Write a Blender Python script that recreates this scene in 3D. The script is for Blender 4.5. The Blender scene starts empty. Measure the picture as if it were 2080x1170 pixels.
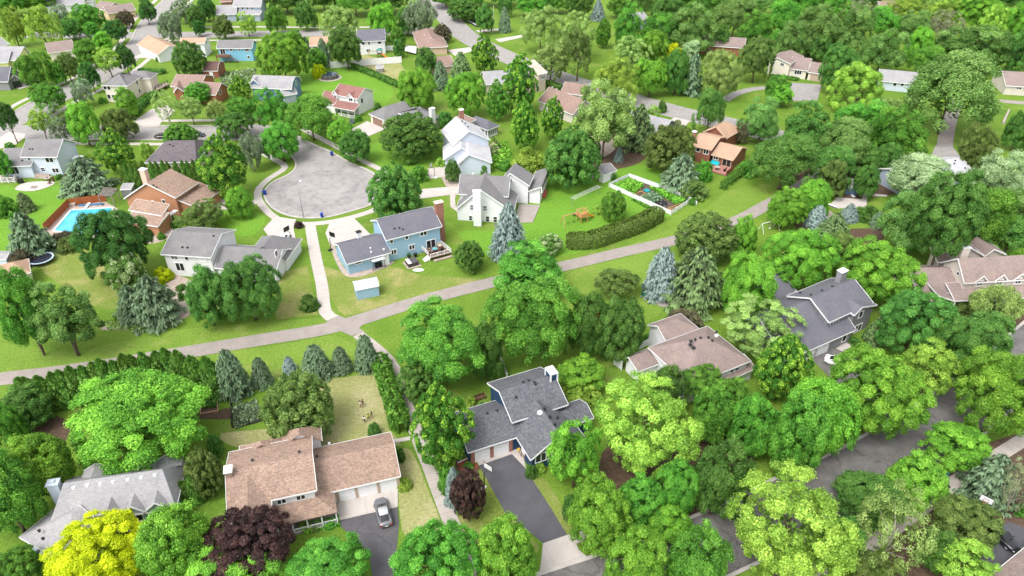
import bpy, bmesh, math, random
import numpy as np
from mathutils import Vector, Matrix
random.seed(7)
C = bpy.context
SC = C.scene
COL = SC.collection
PI = math.pi
R_ = math.radians
# ------------------------------------------------------------------ camera
FPX, PITCH, H = 1455.0, R_(34.0), 78.0
W0, H0 = 1040.0, 585.0
cp, sp = math.cos(PITCH), math.sin(PITCH)
cam = bpy.data.cameras.new('Camera')
cam.sensor_width = 36.0
cam.lens = FPX / 2080.0 * 36.0
cam.clip_end = 3000
co = bpy.data.objects.new('Camera', cam)
COL.objects.link(co)
co.location = (0, 0, H)
co.rotation_euler = (PI / 2 - PITCH, 0, 0)
SC.camera = co


def ray(px, py):
    u = (px - W0) / FPX
    v = (py - H0) / FPX
    return Vector((u, cp - v * sp, -sp - v * cp))


def G(px, py, z=0.0):
    """the point at height z that the drone saw at this place of its picture"""
    d = ray(px, py)
    t = (z - H) / d.z
    return Vector((d.x * t, d.y * t, z))


def depth(p):
    return p[1] * cp - (p[2] - H) * sp


def proj(p):
    dz = depth(p)
    return (W0 + FPX * p[0] / dz, H0 - FPX * (p[1] * sp + (p[2] - H) * cp) / dz)


def hitplane(px, py, o, n):
    d = ray(px, py)
    c = Vector((0, 0, H))
    den = d.dot(n)
    if abs(den) < 1e-6:
        return Vector(o)
    return c + d * ((Vector(o) - c).dot(n) / den)


# ------------------------------------------------------------------ materials
MATS = {}


def newmat(name):
    m = bpy.data.materials.new(name)
    m.use_nodes = True
    nt = m.node_tree
    nt.nodes.clear()
    out = nt.nodes.new('ShaderNodeOutputMaterial')
    MATS[name] = m
    return m, nt, out


def N(nt, t, **kw):
    n = nt.nodes.new(t)
    for k, v in kw.items():
        if k.startswith('i_'):
            key = k[2:]
            key = int(key) if key.isdigit() else key.replace('_', ' ')
            n.inputs[key].default_value = v
        else:
            setattr(n, k, v)
    return n


def LK(nt, a, b):
    nt.links.new(a, b)


def c4(c):
    return (c[0], c[1], c[2], 1.0)


def mul(c, k):
    return tuple(max(0.0, min(1.0, x * k)) for x in c)


def ramp(nt, stops):
    r = N(nt, 'ShaderNodeValToRGB')
    e = r.color_ramp.elements
    e[0].position, e[0].color = stops[0][0], c4(stops[0][1])
    e[1].position, e[1].color = stops[-1][0], c4(stops[-1][1])
    for p, c in stops[1:-1]:
        x = e.new(p)
        x.color = c4(c)
    return r


def mixc(nt, a, b, f, mode='MIX'):
    m = N(nt, 'ShaderNodeMix', data_type='RGBA', blend_type=mode)
    for s, v in ((m.inputs[6], a), (m.inputs[7], b), (m.inputs[0], f)):
        if hasattr(v, 'is_output') or hasattr(v, 'links'):
            LK(nt, v, s)
        else:
            s.default_value = c4(v) if isinstance(v, tuple) else v
    return m.outputs[2]


def math_(nt, op, a, b=None):
    m = N(nt, 'ShaderNodeMath', operation=op)
    for i, v in enumerate((a, b)):
        if v is None:
            continue
        if hasattr(v, 'links'):
            LK(nt, v, m.inputs[i])
        else:
            m.inputs[i].default_value = v
    return m.outputs[0]


def noise(nt, vec, scale, detail=4, rough=.55):
    n = N(nt, 'ShaderNodeTexNoise', i_Scale=scale, i_Detail=detail, i_Roughness=rough)
    if vec is not None:
        LK(nt, vec, n.inputs['Vector'])
    return n.outputs['Fac']


def bsdf(nt, out, col, rough=.8, spec=.25, metal=0.0, nrm=None, bump=None, bstr=.3, bdist=.05):
    b = N(nt, 'ShaderNodeBsdfPrincipled')
    if isinstance(col, tuple):
        b.inputs['Base Color'].default_value = c4(col)
    else:
        LK(nt, col, b.inputs['Base Color'])
    b.inputs['Roughness'].default_value = rough
    b.inputs['Specular IOR Level'].default_value = spec
    b.inputs['Metallic'].default_value = metal
    if bump is not None:
        bn = N(nt, 'ShaderNodeBump', i_Strength=bstr, i_Distance=bdist)
        LK(nt, bump, bn.inputs['Height'])
        LK(nt, bn.outputs[0], b.inputs['Normal'])
    LK(nt, b.outputs[0], out.inputs[0])
    return b


def objco(nt):
    return N(nt, 'ShaderNodeTexCoord').outputs['Object']


def mk(name, col, rough=.8, var=.12, scale=1.2, spec=.25, metal=0.0, fine=.0, lines=0.0, bump=0.0):
    """a plain procedural surface: two scales of noise, optional lap lines"""
    if name in MATS:
        return MATS[name]
    m, nt, out = newmat(name)
    v = objco(nt)
    n = noise(nt, v, scale)
    r = ramp(nt, [(.3, mul(col, 1 - var)), (.7, mul(col, 1 + var))])
    LK(nt, n, r.inputs[0])
    c = r.outputs[0]
    if fine:
        n2 = noise(nt, v, 9.0, 2)
        r2 = ramp(nt, [(.3, (1 - fine,) * 3), (.7, (1, 1, 1))])
        LK(nt, n2, r2.inputs[0])
        c = mixc(nt, c, r2.outputs[0], 1.0, 'MULTIPLY')
    if lines:
        sx = N(nt, 'ShaderNodeSeparateXYZ')
        LK(nt, v, sx.inputs[0])
        f = math_(nt, 'FRACT', math_(nt, 'MULTIPLY', sx.outputs[2], 1 / .2))
        r3 = ramp(nt, [(.0, (1 - lines,) * 3), (.25, (1, 1, 1))])
        LK(nt, f, r3.inputs[0])
        c = mixc(nt, c, r3.outputs[0], 1.0, 'MULTIPLY')
    bsdf(nt, out, c, rough, spec, metal, bump=(noise(nt, v, 6) if bump else None), bstr=bump)
    return m


def shingle(name, col, var=.28, cell=4.2):
    if name in MATS:
        return MATS[name]
    m, nt, out = newmat(name)
    v = objco(nt)
    mp = N(nt, 'ShaderNodeMapping')
    LK(nt, v, mp.inputs[0])
    mp.inputs['Scale'].default_value = (1.0, 1.0, 2.2)
    vo = N(nt, 'ShaderNodeTexVoronoi', i_Scale=cell)
    LK(nt, mp.outputs[0], vo.inputs['Vector'])
    sx = N(nt, 'ShaderNodeSeparateColor')
    LK(nt, vo.outputs['Color'], sx.inputs[0])
    mixf = math_(nt, 'ADD', math_(nt, 'MULTIPLY', sx.outputs[0], .5), math_(nt, 'MULTIPLY', noise(nt, v, 4.0, 5, .7), .5))
    r = ramp(nt, [(.2, mul(col, 1 - var)), (.5, col), (.8, mul(col, 1 + var))])
    LK(nt, mixf, r.inputs[0])
    big = ramp(nt, [(.3, (.86, .86, .88)), (.7, (1.06, 1.04, 1.0))])
    LK(nt, noise(nt, v, .35, 3), big.inputs[0])
    c = mixc(nt, r.outputs[0], big.outputs[0], 1.0, 'MULTIPLY')
    sz = N(nt, 'ShaderNodeSeparateXYZ')
    LK(nt, v, sz.inputs[0])
    f = math_(nt, 'FRACT', math_(nt, 'MULTIPLY', sz.outputs[2], 1 / .13))
    r3 = ramp(nt, [(.0, (.82,) * 3), (.3, (1, 1, 1))])
    LK(nt, f, r3.inputs[0])
    c = mixc(nt, c, r3.outputs[0], 1.0, 'MULTIPLY')
    bsdf(nt, out, c, .9, .15, bump=mixf, bstr=.5, bdist=.03)
    return m


def uvmat(name, col, rough=.85, var=.1, joint=None, fine=.08, stain=0.0, jdark=.78, crack=0.0):
    """paving: uv runs in metres along and across it; joint=(along, across)"""
    m, nt, out = newmat(name)
    tc = N(nt, 'ShaderNodeTexCoord')
    v = tc.outputs['Object']
    r = ramp(nt, [(.3, mul(col, 1 - var)), (.7, mul(col, 1 + var))])
    LK(nt, noise(nt, v, .45, 6, .6), r.inputs[0])
    c = r.outputs[0]
    r2 = ramp(nt, [(.3, (1 - fine,) * 3), (.7, (1 + fine * .4,) * 3)])
    LK(nt, noise(nt, v, 5.0, 3), r2.inputs[0])
    c = mixc(nt, c, r2.outputs[0], 1.0, 'MULTIPLY')
    if stain:
        r4 = ramp(nt, [(.35, (1 - stain,) * 3), (.55, (1, 1, 1))])
        LK(nt, noise(nt, v, .8, 8, .75), r4.inputs[0])
        c = mixc(nt, c, r4.outputs[0], 1.0, 'MULTIPLY')
    if crack:
        va = N(nt, 'ShaderNodeVectorMath', operation='ADD')
        nz = N(nt, 'ShaderNodeTexNoise', i_Scale=.6, i_Detail=4.0)
        LK(nt, v, nz.inputs['Vector'])
        vm2 = N(nt, 'ShaderNodeVectorMath', operation='SCALE')
        LK(nt, nz.outputs['Color'], vm2.inputs[0])
        vm2.inputs['Scale'].default_value = 3.0
        LK(nt, v, va.inputs[0])
        LK(nt, vm2.outputs[0], va.inputs[1])
        vo = N(nt, 'ShaderNodeTexVoronoi', i_Scale=crack, feature='DISTANCE_TO_EDGE')
        LK(nt, va.outputs[0], vo.inputs['Vector'])
        r5 = ramp(nt, [(.006, (.74,) * 3), (.016, (1, 1, 1))])
        LK(nt, vo.outputs['Distance'], r5.inputs[0])
        c = mixc(nt, c, r5.outputs[0], 1.0, 'MULTIPLY')
    if joint:
        sx = N(nt, 'ShaderNodeSeparateXYZ')
        LK(nt, tc.outputs['UV'], sx.inputs[0])
        for k in (0, 1):
            if joint[k]:
                f = math_(nt, 'FRACT', math_(nt, 'MULTIPLY', sx.outputs[k], 1 / joint[k]))
                w = .11 / joint[k]
                r3 = ramp(nt, [(w * .6, (jdark,) * 3), (w, (1, 1, 1))])
                LK(nt, f, r3.inputs[0])
                c = mixc(nt, c, r3.outputs[0], 1.0, 'MULTIPLY')
    bsdf(nt, out, c, rough, .2)
    return m


def grassmat(name, a, b, dry, dryamt, mow=0.0):
    m, nt, out = newmat(name)
    g = N(nt, 'ShaderNodeNewGeometry')
    v = g.outputs['Position']
    r = ramp(nt, [(.25, a), (.5, tuple((x + y) / 2 for x, y in zip(a, b))), (.75, b)])
    LK(nt, noise(nt, v, .09, 6, .65), r.inputs[0])
    c = r.outputs[0]
    d = ramp(nt, [(.62 - dryamt, (0, 0, 0)), (.86 - dryamt, (1, 1, 1))])
    LK(nt, noise(nt, v, .16, 7, .62), d.inputs[0])
    c = mixc(nt, c, dry, d.outputs[0])
    f = ramp(nt, [(.28, (.50,) * 3), (.5, (1.0,) * 3), (.75, (1.4,) * 3)])
    LK(nt, noise(nt, v, 2.4, 6, .8), f.inputs[0])
    c = mixc(nt, c, f.outputs[0], 1.0, 'MULTIPLY')
    n3 = noise(nt, v, 14, 2)
    f3 = ramp(nt, [(.3, (.75,) * 3), (.7, (1.2,) * 3)])
    LK(nt, n3, f3.inputs[0])
    c = mixc(nt, c, f3.outputs[0], 1.0, 'MULTIPLY')
    if mow:
        mp = N(nt, 'ShaderNodeMapping')
        LK(nt, v, mp.inputs[0])
        mp.inputs['Rotation'].default_value = (0, 0, mow)
        w = N(nt, 'ShaderNodeTexWave', i_Scale=.28, i_Distortion=1.2, i_Detail=2.0)
        LK(nt, mp.outputs[0], w.inputs[0])
        f4 = ramp(nt, [(.3, (.95,) * 3), (.7, (1.03,) * 3)])
        LK(nt, w.outputs['Fac'], f4.inputs[0])
        c = mixc(nt, c, f4.outputs[0], 1.0, 'MULTIPLY')
    bsdf(nt, out, c, .9, .1, bump=n3, bstr=.6, bdist=.08)
    return m


def leafmat(name, dark, mid, light, trans=.36, vari=.16, third=None):
    m, nt, out = newmat(name)
    dark, mid, light = [tuple(min(.95, x) for x in (((c[0] + .05 * c[1]) * k, c[1] * .87 * k, (c[2] + .065 * c[1]) * k) if c[1] > 1.5 * c[0] and c[1] > 2 * c[2] else mul(c, k))) for c, k in ((dark, .60), (mid, .92), (light, 1.15))]
    at = N(nt, 'ShaderNodeAttribute', attribute_name='rnd')
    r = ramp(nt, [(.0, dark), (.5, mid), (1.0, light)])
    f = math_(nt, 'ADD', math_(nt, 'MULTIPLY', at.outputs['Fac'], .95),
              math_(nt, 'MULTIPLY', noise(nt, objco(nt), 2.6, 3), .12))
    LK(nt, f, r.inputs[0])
    c = r.outputs[0]
    if third:
        t = ramp(nt, [(.68, (0, 0, 0)), (.74, (1, 1, 1))])
        LK(nt, at.outputs['Fac'], t.inputs[0])
        c = mixc(nt, c, third, t.outputs[0])
    oi = N(nt, 'ShaderNodeObjectInfo')
    hs = N(nt, 'ShaderNodeHueSaturation')
    LK(nt, math_(nt, 'ADD', math_(nt, 'MULTIPLY', oi.outputs['Random'], .022), .494), hs.inputs['Hue'])
    LK(nt, math_(nt, 'ADD', math_(nt, 'MULTIPLY', oi.outputs['Random'], vari * 2), 1 - vari), hs.inputs['Value'])
    LK(nt, c, hs.inputs['Color'])
    d = N(nt, 'ShaderNodeBsdfPrincipled')
    d.inputs['Roughness'].default_value = .55
    d.inputs['Specular IOR Level'].default_value = .22
    LK(nt, hs.outputs[0], d.inputs['Base Color'])
    t = N(nt, 'ShaderNodeBsdfTranslucent')
    LK(nt, hs.outputs[0], t.inputs['Color'])
    mx = N(nt, 'ShaderNodeMixShader')
    mx.inputs[0].default_value = trans
    LK(nt, d.outputs[0], mx.inputs[1])
    LK(nt, t.outputs[0], mx.inputs[2])
    LK(nt, mx.outputs[0], out.inputs[0])
    return m


# ------------------------------------------------------------------ mesh helpers
class MB:
    def __init__(s):
        s.v = []
        s.f = []
        s.uv = None

    def poly(s, pts):
        k = len(s.v)
        s.v += [tuple(p) for p in pts]
        s.f.append(tuple(range(k, k + len(pts))))
        return s

    def hexa(s, b, t):
        """b, t: four bottom and four top points, counter-clockwise seen from above"""
        k = len(s.v)
        s.v += [tuple(p) for p in b] + [tuple(p) for p in t]
        s.f += [(k + 3, k + 2, k + 1, k), (k + 4, k + 5, k + 6, k + 7)]
        for i in range(4):
            j = (i + 1) % 4
            s.f.append((k + i, k + j, k + 4 + j, k + 4 + i))
        return s

    def slab(s, pts, t):
        """prism below a planar outline: top = pts, bottom = pts - t in z"""
        n = len(pts)
        k = len(s.v)
        s.v += [tuple(p) for p in pts] + [(p[0], p[1], p[2] - t) for p in pts]
        s.f.append(tuple(range(k, k + n)))
        s.f.append(tuple(reversed(range(k + n, k + 2 * n))))
        for i in range(n):
            j = (i + 1) % n
            s.f.append((k + i, k + n + i, k + n + j, k + j))
        return s

    def box(s, c, size, u=(1, 0, 0), v=None):
        u = Vector(u).normalized()
        v = Vector(v).normalized() if v is not None else Vector((-u.y, u.x, 0))
        w = u.cross(v)
        a, b, h = u * size[0] / 2, v * size[1] / 2, w * size[2] / 2
        c = Vector(c)
        s.hexa([c - a - b - h, c + a - b - h, c + a + b - h, c - a + b - h],
               [c - a - b + h, c + a - b + h, c + a + b + h, c - a + b + h])
        return s

    def beam(s, p, q, w, h, up=(0, 0, 1)):
        p, q = Vector(p), Vector(q)
        d = (q - p)
        L = d.length
        if L < 1e-4:
            return s
        d /= L
        up = Vector(up)
        side = up.cross(d)
        if side.length < 1e-3:
            side = Vector((1, 0, 0)).cross(d)
        side.normalize()
        return s.box((p + q) / 2, (L, w, h), d, side)

    def tube(s, pts, rad, n=8, caps=True):
        rings = []
        P = [Vector(p) for p in pts]
        for i, p in enumerate(P):
            d = (P[min(i + 1, len(P) - 1)] - P[max(i - 1, 0)]).normalized()
            a = d.cross(Vector((0, 0, 1)))
            if a.length < 1e-3:
                a = Vector((1, 0, 0))
            a.normalize()
            b = d.cross(a)
            r = rad[i] if hasattr(rad, '__len__') else rad
            k = len(s.v)
            for j in range(n):
                t = 2 * PI * j / n
                s.v.append(tuple(p + a * (r * math.cos(t)) + b * (r * math.sin(t))))
            rings.append(k)
        for r0, r1 in zip(rings, rings[1:]):
            for j in range(n):
                s.f.append((r0 + j, r0 + (j + 1) % n, r1 + (j + 1) % n, r1 + j))
        if caps:
            s.f.append(tuple(reversed(range(rings[0], rings[0] + n))))
            s.f.append(tuple(range(rings[-1], rings[-1] + n)))
        return s

    def lathe(s, prof, c=(0, 0, 0), n=20, sx=1.0, sy=1.0):
        k0 = len(s.v)
        for r, z in prof:
            for j in range(n):
                t = 2 * PI * j / n
                s.v.append((c[0] + r * sx * math.cos(t), c[1] + r * sy * math.sin(t), c[2] + z))
        for i in range(len(prof) - 1):
            for j in range(n):
                a, b = k0 + i * n + j, k0 + i * n + (j + 1) % n
                s.f.append((a, b, b + n, a + n))
        s.f.append(tuple(reversed(range(k0, k0 + n))))
        e = k0 + (len(prof) - 1) * n
        s.f.append(tuple(range(e, e + n)))
        return s

    def build(s, name, m, parent=None, org=None, smooth=False, bevel=0.0):
        o = Vector(org) if org is not None else (Vector(parent_loc(parent)) if parent is not None else Vector((0, 0, 0)))
        me = bpy.data.meshes.new(name)
        me.from_pydata([(p[0] - o.x, p[1] - o.y, p[2] - o.z) for p in s.v], [], s.f)
        if s.uv:
            ul = me.uv_layers.new(name='UVMap')
            for lp in me.loops:
                ul.data[lp.index].uv = s.uv[lp.vertex_index]
        bm = bmesh.new()
        bm.from_mesh(me)
        if not s.uv:
            bmesh.ops.remove_doubles(bm, verts=bm.verts, dist=1e-5)
        bmesh.ops.recalc_face_normals(bm, faces=bm.faces)
        if bevel:
            bmesh.ops.bevel(bm, geom=[e for e in bm.edges if len(e.link_faces) == 2 and e.calc_face_angle(0) > .5],
                            offset=bevel, segments=2, affect='EDGES', profile=.5)
        bm.to_mesh(me)
        bm.free()
        if smooth:
            for p in me.polygons:
                p.use_smooth = True
        if m is not None:
            me.materials.append(m)
        ob = bpy.data.objects.new(name, me)
        COL.objects.link(ob)
        if parent is not None:
            ob.parent = parent
        else:
            ob.location = o
        return ob


ROOTLOC = {}


def parent_loc(p):
    """world place of the thing a part hangs from (the things here are built unrotated)"""
    l = Vector((0, 0, 0))
    while p is not None:
        l = l + p.location
        p = p.parent
    return l


def tag(o, label=None, cat=None, group=None, kind=None):
    if label:
        o['label'] = label
    if cat:
        o['category'] = cat
    if group:
        o['group'] = group
    if kind:
        o['kind'] = kind
    return o


def thing(name, label, cat, loc, group=None, rz=0.0):
    o = bpy.data.objects.new(name, None)
    o.empty_display_size = .3
    COL.objects.link(o)
    o.location = loc
    o.rotation_euler = (0, 0, rz)
    return tag(o, label, cat, group)


def kids(o):
    return [c for c in COL.objects if c.parent == o]


def dup(root, loc, rz, label, scale=None, sub=None):
    r = root.copy()
    COL.objects.link(r)
    r.location = loc
    r.rotation_euler = (0, 0, rz)
    r['label'] = label
    if scale:
        r.scale = scale

    def rec(src, dst):
        for ch in list(src.children):
            c = ch.copy()
            COL.objects.link(c)
            c.parent = dst
            rec(ch, c)
    rec(root, r)
    return r


def smoothline(pts, step=2.0, closed=False):
    """Catmull-Rom through world points"""
    P = [Vector((p[0], p[1], 0)) for p in pts]
    n = len(P)
    out = []
    rng = range(n if closed else n - 1)
    for i in rng:
        if closed:
            a, b, c, d = P[(i - 1) % n], P[i], P[(i + 1) % n], P[(i + 2) % n]
        else:
            a, b, c, d = P[max(i - 1, 0)], P[i], P[i + 1], P[min(i + 2, n - 1)]
        k = max(2, int((c - b).length / step))
        for j in range(k):
            t = j / k
            out.append(.5 * ((2 * b) + (c - a) * t + (2 * a - 5 * b + 4 * c - d) * t * t + (3 * b - a - 3 * c + d) * t ** 3))
    if not closed:
        out.append(P[-1])
    return out


def normals(L, closed=False):
    res = []
    n = len(L)
    for i in range(n):
        d = (L[(i + 1) % n] - L[i - 1]) if closed else (L[min(i + 1, n - 1)] - L[max(i - 1, 0)])
        d.normalize()
        res.append(Vector((-d.y, d.x, 0)))
    return res


def ribbon(name, m, L, o0, o1, z, h=0.0, closed=False, kind='structure'):
    """a strip from offset o0 to o1 (left positive) along the world line L; h = its thickness"""
    nn = normals(L, closed)
    mb = MB()
    mb.uv = []
    s = 0.0
    n = len(L)
    for i in range(n):
        if i:
            s += (L[i] - L[i - 1]).length
        a, b = L[i] + nn[i] * o0, L[i] + nn[i] * o1
        for p, zz, t in ((a, z, 0), (b, z, abs(o1 - o0))) + (((a, z - h, 0), (b, z - h, abs(o1 - o0))) if h else ()):
            mb.v.append((p.x, p.y, zz))
            mb.uv.append((s, t))
    k = 4 if h else 2
    for i in range(n if closed else n - 1):
        j = (i + 1) % n
        mb.f.append((k * i, k * j, k * j + 1, k * i + 1))
        if h:
            mb.f.append((k * i + 2, k * j + 2, k * j, k * i))
            mb.f.append((k * i + 1, k * j + 1, k * j + 3, k * i + 3))
    o = mb.build(name, m)
    if kind:
        o['kind'] = kind
    return o


def sheet(name, m, pts, z, smooth=0, kind='structure', world=False):
    P = [Vector(p) for p in pts] if world else [G(*p) for p in pts]
    if smooth:
        P = smoothline(P, smooth, True)
    mb = MB()
    u = (P[1] - P[0]).normalized()
    v = Vector((-u.y, u.x, 0))
    mb.v = [(p[0], p[1], z) for p in P]
    mb.uv = [((p - P[0]).dot(u), (p - P[0]).dot(v)) for p in P]
    mb.f = [tuple(range(len(P)))]
    o = mb.build(name, m)
    if kind:
        o['kind'] = kind
    return o


def wl(pts, step=2.0):
    return smoothline([G(*p) for p in pts], step)
# ------------------------------------------------------------------ world and light
wd = bpy.data.worlds.new('World')
SC.world = wd
wd.use_nodes = True
nt = wd.node_tree
bg = nt.nodes['Background']
SUN_EL, SUN_AZ = R_(57), R_(-140)          # azimuth from +Y towards +X
sky = nt.nodes.new('ShaderNodeTexSky')
sky.sky_type = 'NISHITA'
sky.sun_disc = False
sky.sun_elevation = SUN_EL
sky.sun_rotation = SUN_AZ
sky.dust_density = 3.0
hs = nt.nodes.new('ShaderNodeHueSaturation')   # cloud cover takes the blue out of the sky's light
hs.inputs['Saturation'].default_value = .14
nt.links.new(sky.outputs[0], hs.inputs['Color'])
nt.links.new(hs.outputs[0], bg.inputs['Color'])
bg.inputs['Strength'].default_value = .15
sl = bpy.data.lights.new('Sun', 'SUN')
sl.energy = .85
sl.angle = R_(26)
sl.color = (1.0, .955, .89)
so = bpy.data.objects.new('Sun', sl)
COL.objects.link(so)
sd = Vector((math.sin(SUN_AZ) * math.cos(SUN_EL), math.cos(SUN_AZ) * math.cos(SUN_EL), math.sin(SUN_EL)))
so.rotation_euler = sd.to_track_quat('Z', 'Y').to_euler()
so.location = sd * 300
vs = SC.view_settings
vs.view_transform = 'Standard'
vs.look = 'None'
vs.exposure = 1.36
vs.gamma = 1.0
SC.cycles.max_bounces = 6
SC.cycles.diffuse_bounces = 4
SC.cycles.transmission_bounces = 4
SC.cycles.use_denoising = True
SC.cycles.sample_clamp_indirect = 8

# ------------------------------------------------------------------ the ground
gm = grassmat('lawn grass', (.082, .165, .018), (.165, .262, .036), (.255, .26, .09), .05)
gmow = grassmat('mown lawn grass', (.105, .235, .024), (.155, .305, .034), (.25, .30, .08), -.02, mow=.9)
gpath = grassmat('verge grass', (.118, .205, .028), (.185, .28, .045), (.28, .28, .10), .05)
gtired = grassmat('tired lawn grass', (0.133, 0.188, 0.034), (0.201, 0.251, 0.057), (.320, .285, .120), .14)
gdry = grassmat('dry yellow lawn', (.22, .24, .08), (.31, .31, .13), (.37, .34, .18), .16)
soil = mk('bark mulch', (.115, .075, .05), .95, .35, 1.6, fine=.45)
paleb = mk('pale gravel', (.44, .36, .31), .95, .25, 1.2, fine=.35)
asph = uvmat('worn grey asphalt', (.30, .282, .272), var=.12, fine=.14, stain=.10)
asphd = uvmat('dark asphalt', (.088, .088, .10), var=.14, fine=.12, joint=None)
asphm = uvmat('weathered dark asphalt', (.150, .141, .138), var=.25, fine=.18, stain=.12, crack=.07)
asphc = uvmat('cracked dark asphalt', (.10, .097, .103), var=.16, fine=.12, crack=.16)
conc = uvmat('driveway concrete', (.455, .412, .385), var=.08, joint=(3.6, 3.6), fine=.08, jdark=.86)
walkc = uvmat('sidewalk concrete', (.445, .405, .378), var=.08, joint=(1.5, None), fine=.08, jdark=.8)
walko = uvmat('old sidewalk concrete', (.39, .345, .315), var=.10, joint=(1.5, None), fine=.12, jdark=.8)
trail = uvmat('trail asphalt', (.295, .258, .238), var=.10, fine=.14, stain=.08)
kerbm = mk('kerb concrete', (.46, .425, .40), .85, .12, .8, fine=.15)

mb = MB()
mb.poly([(-900, 20, 0), (900, 20, 0), (900, 1500, 0), (-900, 1500, 0)])
mb.build('lawn', gm)['kind'] = 'structure'
# patches of other grass, each a hair above the lawn
sheet('mown_lawn', gmow, [(930, 470), (1000, 525), (1140, 520), (1250, 490), (1390, 415), (1340, 350), (1230, 330), (1080, 370), (1080, 440), (1010, 470), (1000, 430), (1020, 470)][:-2], .010, 3)
sheet('mown_lawn', gmow, [(0, 380), (60, 390), (130, 372), (150, 400), (95, 455), (60, 530), (0, 520)], .010, 3)
sheet('mown_lawn', gmow, [(350, 20 + 375), (470, 420), (540, 440), (510, 480), (470, 470), (420, 440)], .010, 3)
sheet('mown_lawn', gmow, [(590, 170), (650, 130), (760, 150), (800, 190), (745, 230), (640, 235), (600, 210)], .010, 3)
sheet('mown_lawn', gmow, [(745, 300), (800, 282), (890, 300), (880, 330), (790, 350), (760, 335)], .010, 3)
sheet('verge_lawn', gpath, [(-40, 690), (150, 715), (360, 670), (520, 655), (660, 645), (680, 662), (520, 688), (330, 720), (130, 750), (-40, 770)], .012, 0)
sheet('verge_lawn', gpath, [(400, 722), (540, 705), (680, 680), (720, 700), (735, 780), (600, 790), (480, 800), (460, 740)], .012, 0)
sheet('verge_lawn', gpath, [(1150, 530), (1280, 497), (1400, 450), (1480, 385), (1600, 365), (1570, 402), (1480, 445), (1380, 480), (1270, 506)], .012, 0)
sheet('verge_lawn', gpath, [(1150, 560), (1280, 522), (1330, 512), (1340, 640), (1220, 660), (1160, 640)], .012, 3)
sheet('tired_lawn', gtired, [(655, 540), (705, 555), (790, 540), (860, 560), (985, 566), (840, 605), (703, 644), (688, 630), (668, 600)], .016, 0)
sheet('tired_lawn', gtired, [(240, 560), (300, 560), (250, 620), (200, 625), (110, 570), (80, 530), (160, 500)], .016, 3)
sheet('tired_lawn', gtired, [(960, 955), (1000, 950), (1030, 1040), (1095, 1110), (1080, 1170), (975, 1170), (930, 1060)], .016, 0)
sheet('tired_lawn', gtired, [(1055, 950), (1110, 975), (1170, 1075), (1150, 1085), (1110, 1020)], .016, 0)
sheet('tired_lawn', gtired, [(560, 555), (625, 540), (645, 640), (560, 650)], .016, 0)
sheet('dry_lawn', gdry, [(640, 775), (690, 768), (760, 762), (778, 800), (790, 872), (815, 905), (700, 905), (600, 930), (470, 905), (450, 880), (560, 870), (680, 850)], .018, 3)
sheet('dry_lawn', gdry, [(810, 925), (836, 915), (868, 990), (895, 1060), (905, 1120), (830, 1100), (812, 1040)], .018, 3)
sheet('dry_lawn', gdry, [(730, 108), (815, 130), (830, 160), (808, 170), (740, 138)], .018, 0)
for pts in ([(880, 960), (935, 930), (975, 950), (930, 1000)],
            [(1240, 900), (1420, 880), (1540, 900), (1480, 1000), (1350, 1060), (1230, 1000)],
            [(1880, 960), (2100, 880), (2100, 1060), (1960, 1060), (1870, 1010)],
            [(1960, 640), (2100, 600), (2100, 720), (1990, 720)],
            [(1850, 1040), (1990, 1020), (2010, 1110), (1900, 1180), (1800, 1180)],
            [(1600, 330), (1800, 300), (1850, 380), (1690, 400)], [(1230, 230), (1330, 260), (1300, 330), (1190, 340), (1180, 270)],
            [(440, 835), (478, 825), (480, 850), (400, 850), (380, 840)], [(40, 840), (130, 850), (130, 900), (20, 900)],
            [(1610, 452), (1645, 436), (1690, 455), (1650, 484)], [(1700, 468), (1792, 466), (1784, 492), (1712, 490)], [(1420, 455), (1470, 440), (1480, 462), (1430, 470)]):
    sheet('mulch_bed', soil, pts, .022, 2)
for pts in ([(205, 668), (265, 640), (330, 590), (345, 560), (392, 575), (385, 640), (280, 668)], [(295, 492), (330, 440), (352, 452), (340, 485)],
            [(668, 492), (676, 490), (708, 550), (790, 530), (794, 538), (706, 562)], [(896, 355), (920, 330), (935, 345), (925, 400)],
            [(1190, 285), (1230, 270), (1250, 300), (1215, 320)], [(1645, 425), (1690, 430), (1680, 470), (1650, 462)],
            [(568, 535), (578, 500), (594, 508), (585, 522)]):
    sheet('gravel_bed', paleb, pts, .024, 1)

# ------------------------------------------------------------------ roads
bm_, bnt, bout = newmat('cul-de-sac asphalt')
g_ = N(bnt, 'ShaderNodeNewGeometry')
ctr = G(652, 385)
vm = N(bnt, 'ShaderNodeVectorMath', operation='SUBTRACT')
LK(bnt, g_.outputs['Position'], vm.inputs[0])
vm.inputs[1].default_value = ctr
v_ = vm.outputs[0]
r1 = ramp(bnt, [(.3, (.245, .229, .223)), (.5, (.29, .272, .265)), (.7, (.335, .318, .308))])
LK(bnt, noise(bnt, v_, .3, 7, .65), r1.inputs[0])
ln = N(bnt, 'ShaderNodeVectorMath', operation='LENGTH')
LK(bnt, v_, ln.inputs[0])
rr = math_(bnt, 'ADD', ln.outputs['Value'], math_(bnt, 'MULTIPLY', noise(bnt, v_, .22, 5), 7.0))
w1 = ramp(bnt, [(.0, (1, 1, 1)), (.46, (1, 1, 1)), (.50, (.80, .80, .81)), (.53, (.96,) * 3), (.57, (.85,) * 3), (.62, (1, 1, 1))])
LK(bnt, math_(bnt, 'MULTIPLY', rr, 1 / 24.0), w1.inputs[0])
cc = mixc(bnt, r1.outputs[0], w1.outputs[0], 1.0, 'MULTIPLY')
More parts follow.
